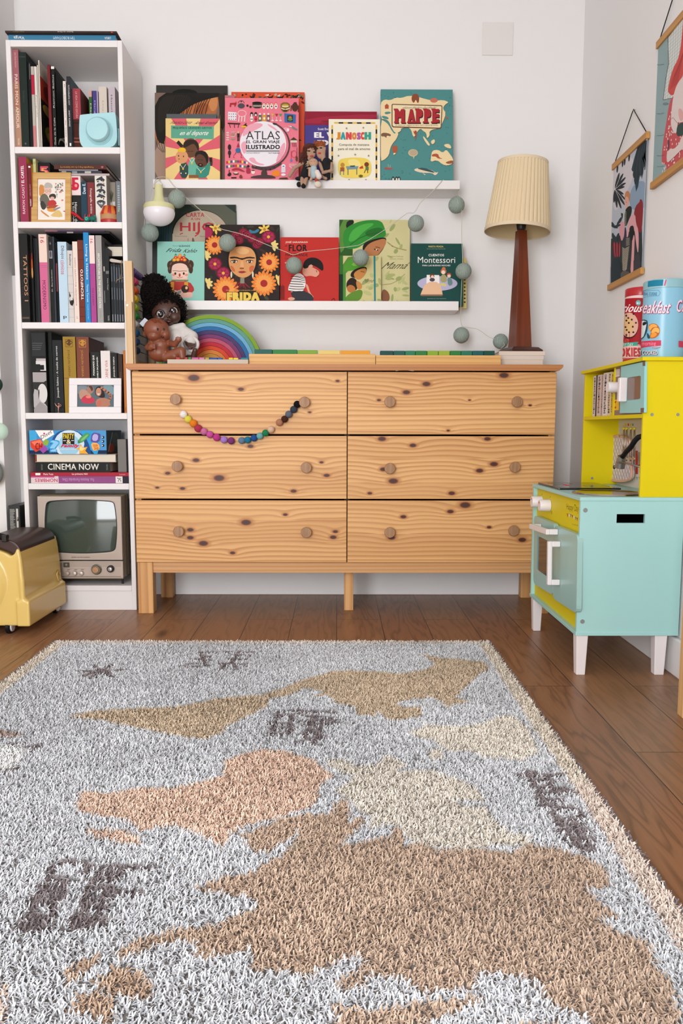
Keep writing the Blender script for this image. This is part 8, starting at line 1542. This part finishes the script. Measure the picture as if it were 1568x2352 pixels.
def zeb(a):
    a.rect(0, 300, 700, 2400, '#B9C0CC'); a.poly([(140, 700), (400, 600), (400, 900), (300, 1100), (140, 1400)], '#D0CCD2', 2); a.poly([(360, 1000), (560, 900), (560, 1300), (340, 1300)], '#8AA0B8', 2); a.poly([(120, 1650), (500, 1500), (520, 2300), (120, 2300)], '#2A3438'); DK = '#1C2630'
    for i in range(11): x = 300+20*i; a.poly([(470+8*i, 440), (500+8*i, 440), (430+9*i+10, 800+60*(i % 4)), (365+17*i, 1100-90*abs(i-3)), (395+12*i, 700)], DK if i % 3 else '#1E3A4A', 1)
    for x, y in ((265, 720), (290, 700), (345, 650), (200, 790)): a.ell(x, y, 10, 50, DK, rot=5)
    for (ang, L) in ((-75, 200), (-62, 210), (-48, 190), (-30, 150), (-15, 120), (30, 120), (45, 180), (58, 220), (72, 240), (84, 220), (95, 160)): a.ell(172+math.cos(math.radians(ang))*L*.52, 1040+math.sin(math.radians(ang))*L*.55, L*.5, 15, DK, rot=ang, n=14)
    for (ang, L) in ((-68, 190), (-40, 160), (50, 190), (66, 220)): a.line([(172, 1040), (172+math.cos(math.radians(ang))*L, 1040+math.sin(math.radians(ang))*L)], 4, '#D8D4D0')
    a.poly([(480, 1190), (470, 1170), (500, 1160), (520, 1230), (500, 1560), (470, 1580), (430, 1480), (400, 1360), (420, 1250)], '#8A242C', 1)
    a.ell(325, 1130, 34, 70, '#C08458'); a.ell(316, 1190, 26, 60, '#DDA898'); a.poly([(300, 1230), (330, 1230), (335, 1290), (305, 1300)], '#DDA898'); a.ell(305, 1172, 3, 3, '#2A2020'); a.ell(312, 1200, 7, 4, '#B84A4A')
    a.poly([(290, 1300), (345, 1240), (380, 1260), (375, 1340), (340, 1420), (310, 1500), (285, 1490)], '#15201C', 1)
    for i in range(12): a.line([(282, 1310+16*i), (310, 1318+16*i)], 4, '#D8D0C0')
    a.poly([(245, 1330), (270, 1340), (265, 1400), (248, 1370)], '#2A3428'); a.poly([(215, 1490), (255, 1420), (290, 1460), (290, 1600), (255, 1690), (235, 1620)], '#D89CA4', 1); a.poly([(330, 1470), (360, 1370), (420, 1340), (430, 1460), (460, 1540), (465, 1700), (455, 1850), (430, 1700), (410, 1520), (350, 1510), (330, 1640), (305, 1630)], '#DDA4AA', 1)
    a.poly([(385, 1610), (415, 1600), (410, 1750), (405, 1900), (395, 2080), (358, 2075), (375, 1850)], '#DDA0A4', 1); a.poly([(285, 1520), (310, 1500), (320, 1740), (290, 1760)], '#2C3450', 1)
    a.poly([(300, 1640), (340, 1620), (365, 1720), (345, 1900), (320, 2000), (280, 2040), (255, 2020), (265, 1870), (255, 1780), (275, 1740), (300, 1800)], '#3A3A34', 1)
    for i in range(19): a.line([(262+(i > 12)*4, 1755+15*i), (290, 1775+15*i), (345-(i*1.6), 1745+15*i)], 5, '#CFC6B4')
    for i in range(6): a.line([(310, 1650+16*i), (350, 1640+16*i)], 4, '#CFC6B4')
    for (x, y, r_) in ((165, 1500, 20), (200, 1490, -20), (225, 1440, -50), (150, 1480, 60), (235, 1420, -60), (175, 1640, 60), (150, 1620, 80), (205, 1620, -70)): a.ell(x, y, 45, 15, '#22343A', rot=r_)
    for i in range(6): a.poly([(135+18*i, 1700), (150+18*i, 1680), (180+12*i, 1820), (170+12*i, 1880), (150+14*i, 1860)], '#A83A48' if i % 2 else '#5A2028', 1)
    a.poly([(120, 1900), (240, 1880), (260, 2250), (120, 2300)], '#1A2C34', 1); a.poly([(245, 2030), (370, 2060), (330, 2160), (240, 2200)], '#5A544E', 1); a.poly([(400, 1880), (480, 1800), (500, 2020), (400, 2060)], '#3A3A40', 1); a.poly([(350, 1500), (400, 1480), (410, 1560), (380, 1700), (350, 1600)], '#101614', 1)
scroll(XR-.002, R2, ((1413, 381), (1494, 311)), ((1401, 661), (1478, 623)), (1457, 251), 'narrow hanging print of a zebra and palm leaves between oak rods', zeb, '#C8CCD4')
def dot(a):
    a.rect(900, 0, 1800, 2600, '#8EA8AA'); a.poly([(1190, 480), (1800, -300), (1800, 1500), (1245, 1265), (1130, 1290), (1165, 1000), (1200, 820)], '#4A4E56'); a.poly([(1198, 485), (1800, -300), (1800, 1500), (1245, 1258), (1138, 1280), (1172, 1010), (1208, 820)], '#D6DAD6')
    for i in range(20): a.line([(1140, 560+42*i), (1480, 240+42*i)], 2.5, '#8A9A98')
    for i in range(10): a.line([(1160+30*i, 1300), (1215+30*i, 300)], 2.5, '#8A9A98')
    a.poly([(1400, 100), (1480, 100), (1600, 500), (1400, 900), (1380, 1000), (1290, 1200), (1245, 1235), (1200, 1190), (1195, 1150), (1225, 1000), (1270, 860), (1330, 760), (1370, 550)], '#C84A44', 2)
    for i in range(9): a.line([(1225+12*i, 1150-10*i), (1270+12*i, 980-20*i), (1330+10*i, 860-30*i)], 3, '#8A2428', 1)
    a.poly([(1245, 1250), (1330, 1200), (1480, 1200), (1480, 2600), (1185, 2600), (1185, 2120), (1130, 2110), (1112, 2060), (1130, 1850), (1180, 1550), (1210, 1340)], '#C4525A', 1)
    R_ = random.Random(3)
    for i in range(190): x, y = 1125+R_.random()*280, 1280+R_.random()*1100; (a.ell(x, y, 5.5, 14, '#EBD8D0', n=8, rot=5) if x > 1245-(y-1250)*.14 else None)
    a.poly([(1270, 1230), (1330, 1050), (1480, 900), (1480, 1560), (1360, 1580), (1330, 1560), (1310, 1750), (1240, 1640), (1240, 1500)], '#DCCFCC', 2); a.poly([(1330, 1380), (1400, 1420), (1400, 1550), (1350, 1560)], '#D8A8A4', 2); a.line([(1245, 1535), (1265, 1505), (1300, 1555), (1335, 1590), (1420, 1560)], 5, '#B84A4A', 1)
    a.poly([(1320, 1610), (1400, 1570), (1480, 1600), (1480, 1700), (1340, 1760), (1310, 1730)], '#2E4440', 2); a.poly([(1480, 1650), (1400, 1720), (1320, 1900), (1200, 1930), (1185, 2000), (1190, 2100), (1240, 2060), (1400, 1900), (1480, 1850)], '#DCCCC8', 1)
    a.rect(1200, 1800, 1214, 1920, '#4A4E56'); 
    for y in (830, 1460, 1740, 2000, 2140): a.line([(1060, y), (1100, y+6), (1150, y-6)], 4, '#4E6A70', 1)
    a.ring(1172, 1335, 34, 12, 5, '#4A5A60')
scroll(XR-.002, R1, ((1516, 96), (1640, -34)), ((1500, 428), (1640, 322)), (1566, -60), 'large hanging print of a woman in a red dotted dress, upper right', dot, '#8EA8AA')
# ------------------------------------------------------------------ wooden unit at the right edge of the view
XQ_ = float(FL(1554, 1640)[0]); YQ = float(FL(1554, 1640)[1]); zq_ = float(PXX(1566, 1172, XQ_)[2]) if False else .47
wt = thing('wooden_stand', 'pale pine stand just entering the frame at the right edge', 'stand', (XQ_+.05, YQ-.2, 0)); mp_ = pine('pine_stand', [], 14, axis='Z', light='#E0B880', dark='#C8935A'); XE = XR-.022
for (x0, x1) in ((XQ_, XQ_+.018), (XE-.018, XE)):
    for (y0, y1) in ((YQ-.03, YQ), (YQ-.42, YQ-.39)): b = MB(); b.box(x0, x1, y0, y1, 0, zq_, mp_); b.build('post', wt, bevel=.002)
b = MB(); b.box(XQ_+.003, XQ_+.015, YQ-.3895, YQ-.0305, .012, .05, mp_); b.build('rail', wt); b = MB(); b.box(XQ_+.003, XQ_+.015, YQ-.3895, YQ-.0305, zq_-.04, zq_-.002, mp_); b.build('rail', wt)
b = MB(); b.box(XQ_+.006, XQ_+.012, YQ-.3895, YQ-.0305, .0505, zq_-.0405, pine('pine_infill', [], 15, axis='Z', light='#C08A50', dark='#A06C38')); b.build('infill_panel', wt)
b = MB(); b.box(XQ_, XE, YQ-.42, YQ, zq_+.0002, zq_+.014, mp_); b.build('top_board', wt, bevel=.002)
# ------------------------------------------------------------------ ride-on suitcase at the left
def suitcase():
    c0 = FL(60, 1440, .03); xe = float(c0[0]); yf = float(c0[1]); yr = -.302; t_ = thing('ride_on_suitcase', 'yellow plastic ride-on suitcase with brown saddle, at the left edge', 'suitcase', (xe-.2, (yf+yr)/2, 0))
    m = mat('#DDBE6E', .22, name='yellow_plastic'); x = lambda px, py, Y=yf: float(P(px, py, Y)[0]); z = lambda px, py, Y=yf: float(P(px, py, Y)[2]); zt_ = z(75, 1240, (yf+yr)/2)
    zz_ = lambda y: z(50, y); prof = [(xe-.40, .03), (xe-.01, .03), (xe+.004, .045), (xe+.004, .115), (xe-.003, .125), (xe-.006, .19), (xe-.012, zz_(1285)), (xe-.018, zz_(1264)), (xe-.026, zz_(1261)), (xe-.034, zz_(1274)), (xe-.045, zz_(1279)), (xe-.06, zz_(1272)), (xe-.10, zz_(1261)), (xe-.2, zz_(1257)), (xe-.38, zz_(1262)), (xe-.42, .15)]
    b = MB(); b.prism([(a, yf+.012, c) for a, c in prof][::-1], (0, yr-yf-.012, 0), m)
    b.obox((xe-.03, yf+.002, .03), (.042, 0, 0), (0, yr-yf-.004, 0), (0, 0, .085), m)
    cf_ = P(-85, 1365, yf); b.ball((cf_[0], yf+.035, .172), (x(27, 1365)-cf_[0], .05, .145), m, 32, 20)
    b.tube([(xe-.010, yf+.012, .10), (xe-.012, yf+.011, .18), (xe-.017, yf+.014, zz_(1290)), (xe-.024, yf+.02, zz_(1266))], [.009, .009, .008, .006], m, 12)
    o = b.build('shell', t_, recalc=True); remesh(o, .0035, 9)
    ms = mat('#38201A', .4); b = MB(); q = lambda px, py: P(px, py, yf+.03)
    pts = smooth([(-60, 1238), (0, 1236), (25, 1238), (42, 1247), (52, 1263), (46, 1274), (38, 1277), (26, 1268), (0, 1258), (-60, 1256)], 1); W3 = [q(*p) for p in pts]
    b.prism([(p[0], yf+.018, p[2]) for p in W3][::-1], (0, yr-yf-.036, 0), ms); o = b.build('saddle', t_, recalc=True); remesh(o, .003, 5)
    b = MB(); p0, p1 = P(-60, 1232, yf+.01), P(18, 1236, yf+.01); b.tube([p0, P(-20, 1228, yf+.006), p1], .011, mat('#14100E', .5), 12); b.build('strap', t_)
    b = MB(); p1 = P(12, 1236, yf+.008); b.box(p1[0]-.008, p1[0]+.008, p1[1]-.012, p1[1]+.006, p1[2]-.012, p1[2]+.012, mat('#14100E', .4)); b.build('buckle', t_, bevel=.003)
    b = MB(); b.tube([(xe+.0046, yr-.03, .122), (xe+.0036, yr-.055, .125), (xe+.0006, yr-.06, .15), (xe-.0014, yr-.035, .16), (xe, yr-.03, .14)], .0022, m, 8); b.build('latch', t_)
    for yy in (yf+.035, yr-.028):
        for xx in (xe-.012 if yy > yf+.1 else xe-.06, xe-.34):
            b = MB(); b.lathe((xx-.016, yy, .024), [(.0001, 0), (.020, 0), (.024, .003), (.024, .013), (.020, .016), (.0001, .016)], mat('#141416', .5), 28, axis=(1, 0, 0)); b.lathe((xx, yy, .024), [(.018, .0002), (.016, .004), (.0001, .005)], mat('#D8D4DC', .4), 28, axis=(1, 0, 0)); b.build('wheel', t_, recalc=True)
suitcase()
# slim dark magazine file in the gap by the bookcase
Yb_ = -.289; x0, x1, zt_ = float(P(20, 1190, Yb_)[0]), min(float(P(46, 1190, Yb_)[0]), BXL-.001), float(P(33, 1161, Yb_)[2])
t_ = thing('magazine_file', 'black slim box covered in tiny white writing, between bookcase and wall behind the suitcase', 'box', ((x0+x1)/2, Yb_, 0))
b = MB(); b.box(x0, x1, Yb_, -.14, 0, zt_, mat('#161A18', .4)); a = ArtUV(b, (x0, Yb_, 0), (x1-x0, 0, 0), (0, 0, zt_), None)
a.rect(.08, .03, .6, 1, '#3A3C3A'); R_ = random.Random(5)
for i in range(90): a.rect(.1+.02*R_.random(), .035+.0105*i, .4+.18*R_.random(), .035+.0105*i+.005, '#A8A8A2')
a.rect(.68, .03, .86, 1, '#C8C4BC'); b.build('body', t_, bevel=.001)
b = MB(); b.ball((x0+(x1-x0)*.8, Yb_-.001, zt_-.05), (.003, .003, .008), mat('#8A8680', .3, .8), 12, 8); b.build('clasp', t_)
# lights at the very left edge
wl = thing('wall_lights', 'round ball lights on a thin wire at the far left edge, one glowing pale green', 'string lights', P(0, 990, -.3))
b = MB(); b.tube([P(-14, 640, -.27), P(-16, 880, -.29), P(-3, 970, -.3), P(-12, 1050, -.29), P(-12, 1150, -.28)], .001, m_wire, 6); b.build('wire', wl)
for x_, y_, rx, rz, mm in ((-13, 883, .028, .028, mat('#2E4A40', .8)), (-2, 991, .031, .031, mat('#A8C0AC', .6, Emission_Color=(.8, 1, .85, 1), Emission_Strength=.25)), (-14, 1086, .032, .045, mat('#8A908C', .6))):
    b = MB(); c = P(x_, y_, -.3); b.ball(c, (rx, rx, rz), mm, 24, 16); o = b.build('ball', wl)
    if y_ == 991: b = MB(); b.ball(c+np.array((0, -.022, 0)), (.012, .012, .012), mat('#FFFFFF', .5, Emission_Color=(1, 1, .95, 1), Emission_Strength=1.2), 16, 10); b.build('glow', o)
# ------------------------------------------------------------------ map rug
ZR = .019
RX0 = float((FL(128, 1470, ZR)[0]+FL(0, 1553, ZR)[0])/2); RX1 = float((FL(1137, 1466, ZR)[0]+FL(1568, 2107, ZR)[0])/2); RY1 = float(FL(640, 1467, ZR)[1]); RY0 = RY1-1.98
z1_ = lambda L: [(x/2, 1420+y/2) for x, y in L]; z2_ = lambda L: [(700+x/1.806, 1420+y/1.806) for x, y in L]; z3_ = lambda L: [(x/2, 1850+y/2) for x, y in L]; z4_ = lambda L: [(700+x/1.806, 1850+y/1.806) for x, y in L]
TAN, PEACH, CREAM, BROWN, SEA, DARK = '#BC9E7A', '#E2B294', '#E4D8C4', '#AE8A6E', '#C8CDD4', '#54484A'
SH = [(TAN, z1_([(315, 440), (375, 425), (450, 415), (600, 405), (800, 400), (900, 380), (1000, 360), (1100, 350), (1200, 345), (1260, 325), (1320, 305), (1360, 285), (1440, 262), (1500, 245)])+z2_([(100, 215), (180, 210), (300, 215), (400, 225), (500, 205), (540, 185), (520, 165), (480, 143), (560, 158), (660, 165), (740, 175), (768, 200), (720, 225), (690, 260), (640, 300), (625, 325), (690, 340), (650, 345), (590, 362), (560, 335), (520, 320), (440, 330), (370, 345), (400, 360), (485, 362), (480, 395), (400, 415), (345, 415), (305, 380), (285, 400), (215, 390), (200, 355), (130, 345), (90, 310), (60, 295)])+z1_([(1500, 345), (1420, 360), (1490, 330), (1400, 310), (1330, 345), (1240, 360), (1220, 400), (1100, 460), (1050, 480), (1030, 510), (950, 545), (870, 540), (720, 510), (560, 480), (480, 460), (400, 455)])),
      (PEACH, z1_([(345, 870), (370, 780), (440, 785), (500, 795), (640, 765), (800, 770), (900, 745), (980, 725), (1020, 710), (1030, 650), (1080, 620), (1210, 590), (1300, 600), (1430, 635), (1530, 715), (1470, 750), (1450, 830), (1420, 855), (1320, 890), (1200, 920), (1120, 945)])+z3_([(1130, 85), (1060, 105), (1045, 155), (1010, 175), (960, 140), (860, 105), (800, 75), (730, 90), (640, 105), (590, 60)])+z1_([(520, 905), (440, 890)])),
      (PEACH, z3_([(385, 95), (560, 100), (620, 130), (655, 165), (600, 165), (520, 150), (430, 130)])), (PEACH, z3_([(-40, 800), (25, 810), (15, 960), (-40, 980)])),
      (CREAM, z2_([(430, 465), (500, 435), (640, 440), (740, 430), (800, 400), (860, 393), (910, 430), (940, 480), (970, 540), (900, 580), (820, 570), (740, 570), (690, 540), (600, 545), (540, 500), (450, 480)])), (CREAM, z2_([(500, 540), (570, 530), (575, 575), (520, 580)])),
      (CREAM, z2_([(90, 580), (160, 570), (200, 600), (290, 600), (330, 560), (380, 575), (430, 600), (370, 625), (520, 620), (640, 660), (720, 700), (750, 760), (770, 800), (810, 850), (860, 880), (930, 890), (920, 930), (800, 930), (680, 945), (560, 940), (440, 925), (410, 870), (390, 850), (330, 845), (270, 870), (270, 810), (230, 790), (180, 740), (120, 700), (190, 670), (200, 640), (110, 620)])), (SEA, z2_([(630, 740), (760, 755), (755, 775), (640, 765)])),
      (BROWN, [(447, 2032), (495, 2012), (590, 1995), (600, 1977), (645, 1960), (672, 1930), (692, 1895), (655, 1925), (617, 1950), (582, 1948), (553, 1916), (590, 1897), (645, 1875), (700, 1864), (760, 1865), (761, 1857), (783, 1827), (800, 1835), (802, 1863), (800, 1885), (833, 1866), (838, 1880), (811, 1907), (772, 1937), (894, 1915), (899, 1896), (921, 1896), (927, 1935), (966, 1932), (1010, 1946), (1088, 1943), (1176, 1952), (1215, 1932), (1281, 1943), (1337, 1960), (1387, 1988), (1400, 2010), (1403, 2030), (1348, 2035), (1370, 2060), (1420, 2094), (1420, 2107), (1387, 2094), (1387, 2116), (1447, 2143), (1497, 2160), (1503, 2210), (1547, 2249), (1547, 2293), (1575, 2360), (1575, 2700), (1400, 2700), (1364, 2337), (1337, 2320), (1276, 2304), (1254, 2282), (1231, 2243), (1171, 2229), (1099, 2226), (1088, 2254), (1032, 2268), (977, 2271), (921, 2238), (838, 2232), (827, 2260), (761, 2262), (800, 2232), (833, 2210), (830, 2182), (788, 2193), (700, 2235), (665, 2222), (580, 2217), (577, 2170), (530, 2182), (445, 2195), (455, 2160), (430, 2150), (360, 2160), (270, 2195), (265, 2175), (320, 2150), (400, 2127), (500, 2117), (520, 2102), (585, 2080), (590, 2065), (575, 2052), (475, 2040)]),
      (BROWN, [(761, 2293), (838, 2315), (977, 2293), (1099, 2282), (1104, 2293), (1010, 2326), (940, 2360), (900, 2500), (800, 2500), (775, 2330)]), (BROWN, z4_([(830, 907), (900, 893), (1040, 890), (1080, 930), (900, 1000)])),
      ('#A98264', z3_([(295, 800), (300, 740), (390, 690), (455, 670), (450, 700), (380, 760), (330, 795)])), ('#A98264', z3_([(410, 790), (480, 770), (510, 730), (560, 720), (640, 755), (715, 820), (690, 860), (600, 870), (500, 840)])), ('#A98264', z3_([(300, 930), (350, 890), (340, 850), (440, 840), (520, 870), (520, 980), (480, 995), (430, 950), (390, 930)])),
      ('#8E7468', z1_([(-60, 495), (60, 510), (110, 525), (50, 538), (-60, 535)])), ('#F4F8F6', z1_([(-200, 560), (20, 575), (120, 590), (95, 640), (60, 680), (0, 700), (-200, 720)]))]  # near-white shape at the left edge paints a sunlit patch into the pile
ST = [z1_(q) for q in ([(465, 237), (575, 228)], [(465, 237), (510, 206)], [(465, 237), (430, 212)], [(465, 237), (358, 235)], [(465, 237), (415, 268)], [(465, 237), (520, 262)], [(465, 237), (375, 258)], [(450, 225), (500, 245)],
      [(850, 215), (935, 215)], [(860, 205), (950, 195)], [(900, 180), (965, 185)], [(915, 150), (990, 150)], [(915, 150), (950, 210)], [(930, 170), (965, 168)], [(1020, 148), (1165, 150)], [(1080, 160), (1145, 165)], [(1050, 180), (1120, 182)], [(1005, 200), (1140, 205)], [(1010, 230), (1040, 200)], [(1070, 200), (1085, 228)], [(1100, 145), (1060, 200)],
      [(1280, 420), (1390, 412)], [(1270, 440), (1370, 432)], [(1240, 470), (1340, 478)], [(1250, 490), (1350, 500)], [(1230, 525), (1320, 520)], [(1280, 430), (1240, 520)], [(1340, 440), (1330, 520)], [(130, 582), (180, 572)], [(145, 598), (175, 585)], [(45, 568), (95, 566)], [(30, 692), (75, 678)])]
ST += [[(690, 1630), (770, 1632)], [(695, 1640), (765, 1645)], [(690, 1652), (770, 1650)], [(700, 1662), (775, 1655)], [(720, 1640), (700, 1690)], [(740, 1650), (720, 1705)], [(690, 1680), (745, 1675)], [(680, 1700), (735, 1690)], [(710, 1670), (750, 1690)]]
ST += [z2_(q) for q in ([(880, 640), (1065, 640)], [(905, 622), (960, 632)], [(930, 665), (1030, 662)], [(940, 690), (1070, 695)], [(950, 715), (1100, 705)], [(960, 740), (1060, 745)], [(980, 765), (1040, 768)], [(930, 640), (1000, 765)], [(1000, 650), (1050, 720)], [(1020, 800), (1045, 780), (1100, 775), (1145, 795), (1140, 820), (1080, 825), (1030, 818), (1020, 800)], [(1040, 845), (1150, 845)], [(1050, 870), (1180, 870)], [(1080, 900), (1190, 905)], [(1100, 930), (1200, 945)], [(1060, 830), (1150, 950)], [(1120, 840), (1190, 955)])]
ST += [z3_(q) for q in ([(225, 300), (235, 270), (300, 245), (380, 250), (405, 275), (380, 300)], [(220, 320), (300, 330)], [(190, 355), (300, 350)], [(200, 370), (290, 390)], [(150, 410), (290, 400)], [(140, 430), (250, 440)], [(190, 380), (130, 500)], [(240, 430), (240, 490)], [(110, 500), (240, 510)], [(90, 525), (220, 545)], [(75, 552), (210, 548)], [(210, 350), (160, 430)], [(295, 340), (260, 420)], [(150, 470), (180, 520)], [(460, 270), (705, 268)], [(450, 298), (560, 300)], [(560, 275), (540, 320)], [(410, 330), (530, 325)], [(400, 370), (510, 365)], [(500, 375), (640, 388)], [(390, 420), (520, 400)], [(400, 440), (490, 460)], [(330, 500), (480, 510)], [(320, 520), (470, 530)], [(320, 552), (400, 542)], [(460, 300), (400, 370)], [(400, 370), (370, 500)], [(480, 380), (450, 500)], [(350, 490), (340, 550)])]
def inpoly(X, Y, poly):
    p = np.array([FL(a_, b_, ZR)[:2] for a_, b_ in poly]); m = np.zeros(len(X), bool); lo, hi = p.min(0), p.max(0); k = np.where((X >= lo[0]) & (X <= hi[0]) & (Y >= lo[1]) & (Y <= hi[1]))[0]
    if not len(k): return m
    x, y = X[k], Y[k]; r = np.zeros(len(k), bool); j = len(p)-1
    for i in range(len(p)):
        xi, yi, xj_, yj = p[i][0], p[i][1], p[j][0], p[j][1]; c = ((yi > y) != (yj > y)) & (x < (xj_-xi)*(y-yi)/((yj-yi) or 1e-12)+xi); r ^= c; j = i
    m[k] = r; return m
def build_rug():
    t_ = thing('rug', 'pale blue grey shaggy rug with a world map in browns and cream', 'rug', ((RX0+RX1)/2, (RY0+RY1)/2, 0))
    b = MB(); b.box(RX0+.004, RX1-.004, RY0+.004, RY1-.004, .0004, .0095, mat('#8C8682', .95)); b.build('backing', t_)
    st = .0031; nx, ny = int((RX1-RX0)/st), int((RY1-RY0)/st); gx, gy = np.meshgrid(np.arange(nx), np.arange(ny)); n = nx*ny
    X = RX0+(gx.ravel()+.5+rng.uniform(-.6, .6, n))*st; Y = RY0+(gy.ravel()+.5+rng.uniform(-.6, .6, n))*st; X = np.clip(X, RX0+.001, RX1-.001); Y = np.clip(Y, RY0+.001, RY1-.001)
    # slightly wavering pile so that outlines fray
    Xq, Yq = X+rng.normal(0, .0016, n), Y+rng.normal(0, .0016, n); Cc = np.tile(np.array(rgb(SEA)), (n, 1))
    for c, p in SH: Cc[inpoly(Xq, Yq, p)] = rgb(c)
    for s_ in ST:
        q = [FL(a_, b_, ZR)[:2] for a_, b_ in s_]; m = np.zeros(n, bool)
        for p0, p1 in zip(q, q[1:]):
            d = p1-p0; L2 = d@d; t = np.clip(((Xq-p0[0])*d[0]+(Yq-p0[1])*d[1])/L2, 0, 1); m |= (Xq-p0[0]-t*d[0])**2+(Yq-p0[1]-t*d[1])**2 < .0058**2
        Cc[m] = rgb(DARK)
    ed = np.minimum.reduce([Xq-RX0, RX1-Xq, Yq-RY0, RY1-Yq]); Cc[ed < .045] = rgb('#DCCBB2'); right = (RX1-Xq < .045) & (Yq < -1.75); Cc[right] = rgb('#DDC2AE'); Cc[(ed < .045) & (Yq > RY1-.045)] = rgb('#D6CBC0')
    e2 = np.minimum.reduce([X-RX0, RX1-X, Y-RY0, RY1-Y]); Cc[e2 < .0085] = rgb('#4A4246')
    Cc = Cc**.55; lum = rng.normal(1, .08, n)*(1+.05*np.sin(X*9+Y*5)+.03*np.sin(Y*23-X*11)); Cc = np.clip(Cc*lum[:, None], 0, 1)
    flow = 1.0*np.sin(X*5.1+1.3*np.sin(Y*4))+.8*np.cos(Y*6.3+X*2); az = flow+rng.normal(0, 2.2, n); lean = rng.uniform(.6, 1.25, n); L = rng.uniform(.0085, .0125, n); L[e2 < .0085] *= .7; w = rng.uniform(.0009, .0014, n)
    dx_, dy_ = np.cos(az), np.sin(az); out = np.zeros((n, 6, 3)); px_, py_ = -dy_*w, dx_*w; h1, h2 = L*.55*np.cos(lean*.5), L*np.cos(lean*.5)*.55+L*.45*np.cos(lean*1.25); r1, r2 = L*.55*np.sin(lean*.5), L*.55*np.sin(lean*.5)+L*.45*np.sin(lean*1.25)
    z0 = .0085
    for i, (sx, r_, h, k) in enumerate(((-1, 0, 0, 1), (1, 0, 0, 1), (1, r1, h1, 1), (-1, r1, h1, 1), (1, r2, h2, .55), (-1, r2, h2, .55))):
        out[:, i, 0] = X+dx_*r_+px_*sx*k; out[:, i, 1] = Y+dy_*r_+py_*sx*k; out[:, i, 2] = z0+h
    W0 = np.array(Wd[t_.as_pointer()]); V = (out.reshape(-1, 3)-W0).astype(np.float32); base = np.arange(n)[:, None]*6
    me = bpy.data.meshes.new('pile'); me.vertices.add(n*6); me.vertices.foreach_set('co', V.ravel()); loops = np.hstack([base+np.array([[0, 1, 2, 3]]), base+np.array([[3, 2, 4, 5]])]).astype(np.int32).ravel()
    me.loops.add(len(loops)); me.loops.foreach_set('vertex_index', loops); me.polygons.add(n*2); st_ = (np.arange(n)[:, None]*8+np.array([[0, 4]])).astype(np.int32).ravel(); me.polygons.foreach_set('loop_start', st_)
    me.update(calc_edges=True); at_ = me.color_attributes.new('yarn', 'FLOAT_COLOR', 'POINT'); C4 = np.ones((n, 6, 4), np.float32); C4[:, :, :3] = Cc[:, None, :]; C4[:, :2, :3] *= 1.0; at_.data.foreach_set('color', C4.ravel())
    t = NT('rug_yarn'); vc = t.n('ShaderNodeVertexColor'); vc.layer_name = 'yarn'; t.l(vc.outputs[0], t.b.inputs['Base Color']); t.b.inputs['Roughness'].default_value = .85; t.b.inputs['Specular IOR Level'].default_value = .15
    me.materials.append(t.m); me.polygons.foreach_set('use_smooth', np.ones(n*2, bool)); o = bpy.data.objects.new('pile', me); COL.objects.link(o); o.parent = t_; o['kind'] = 'stuff'
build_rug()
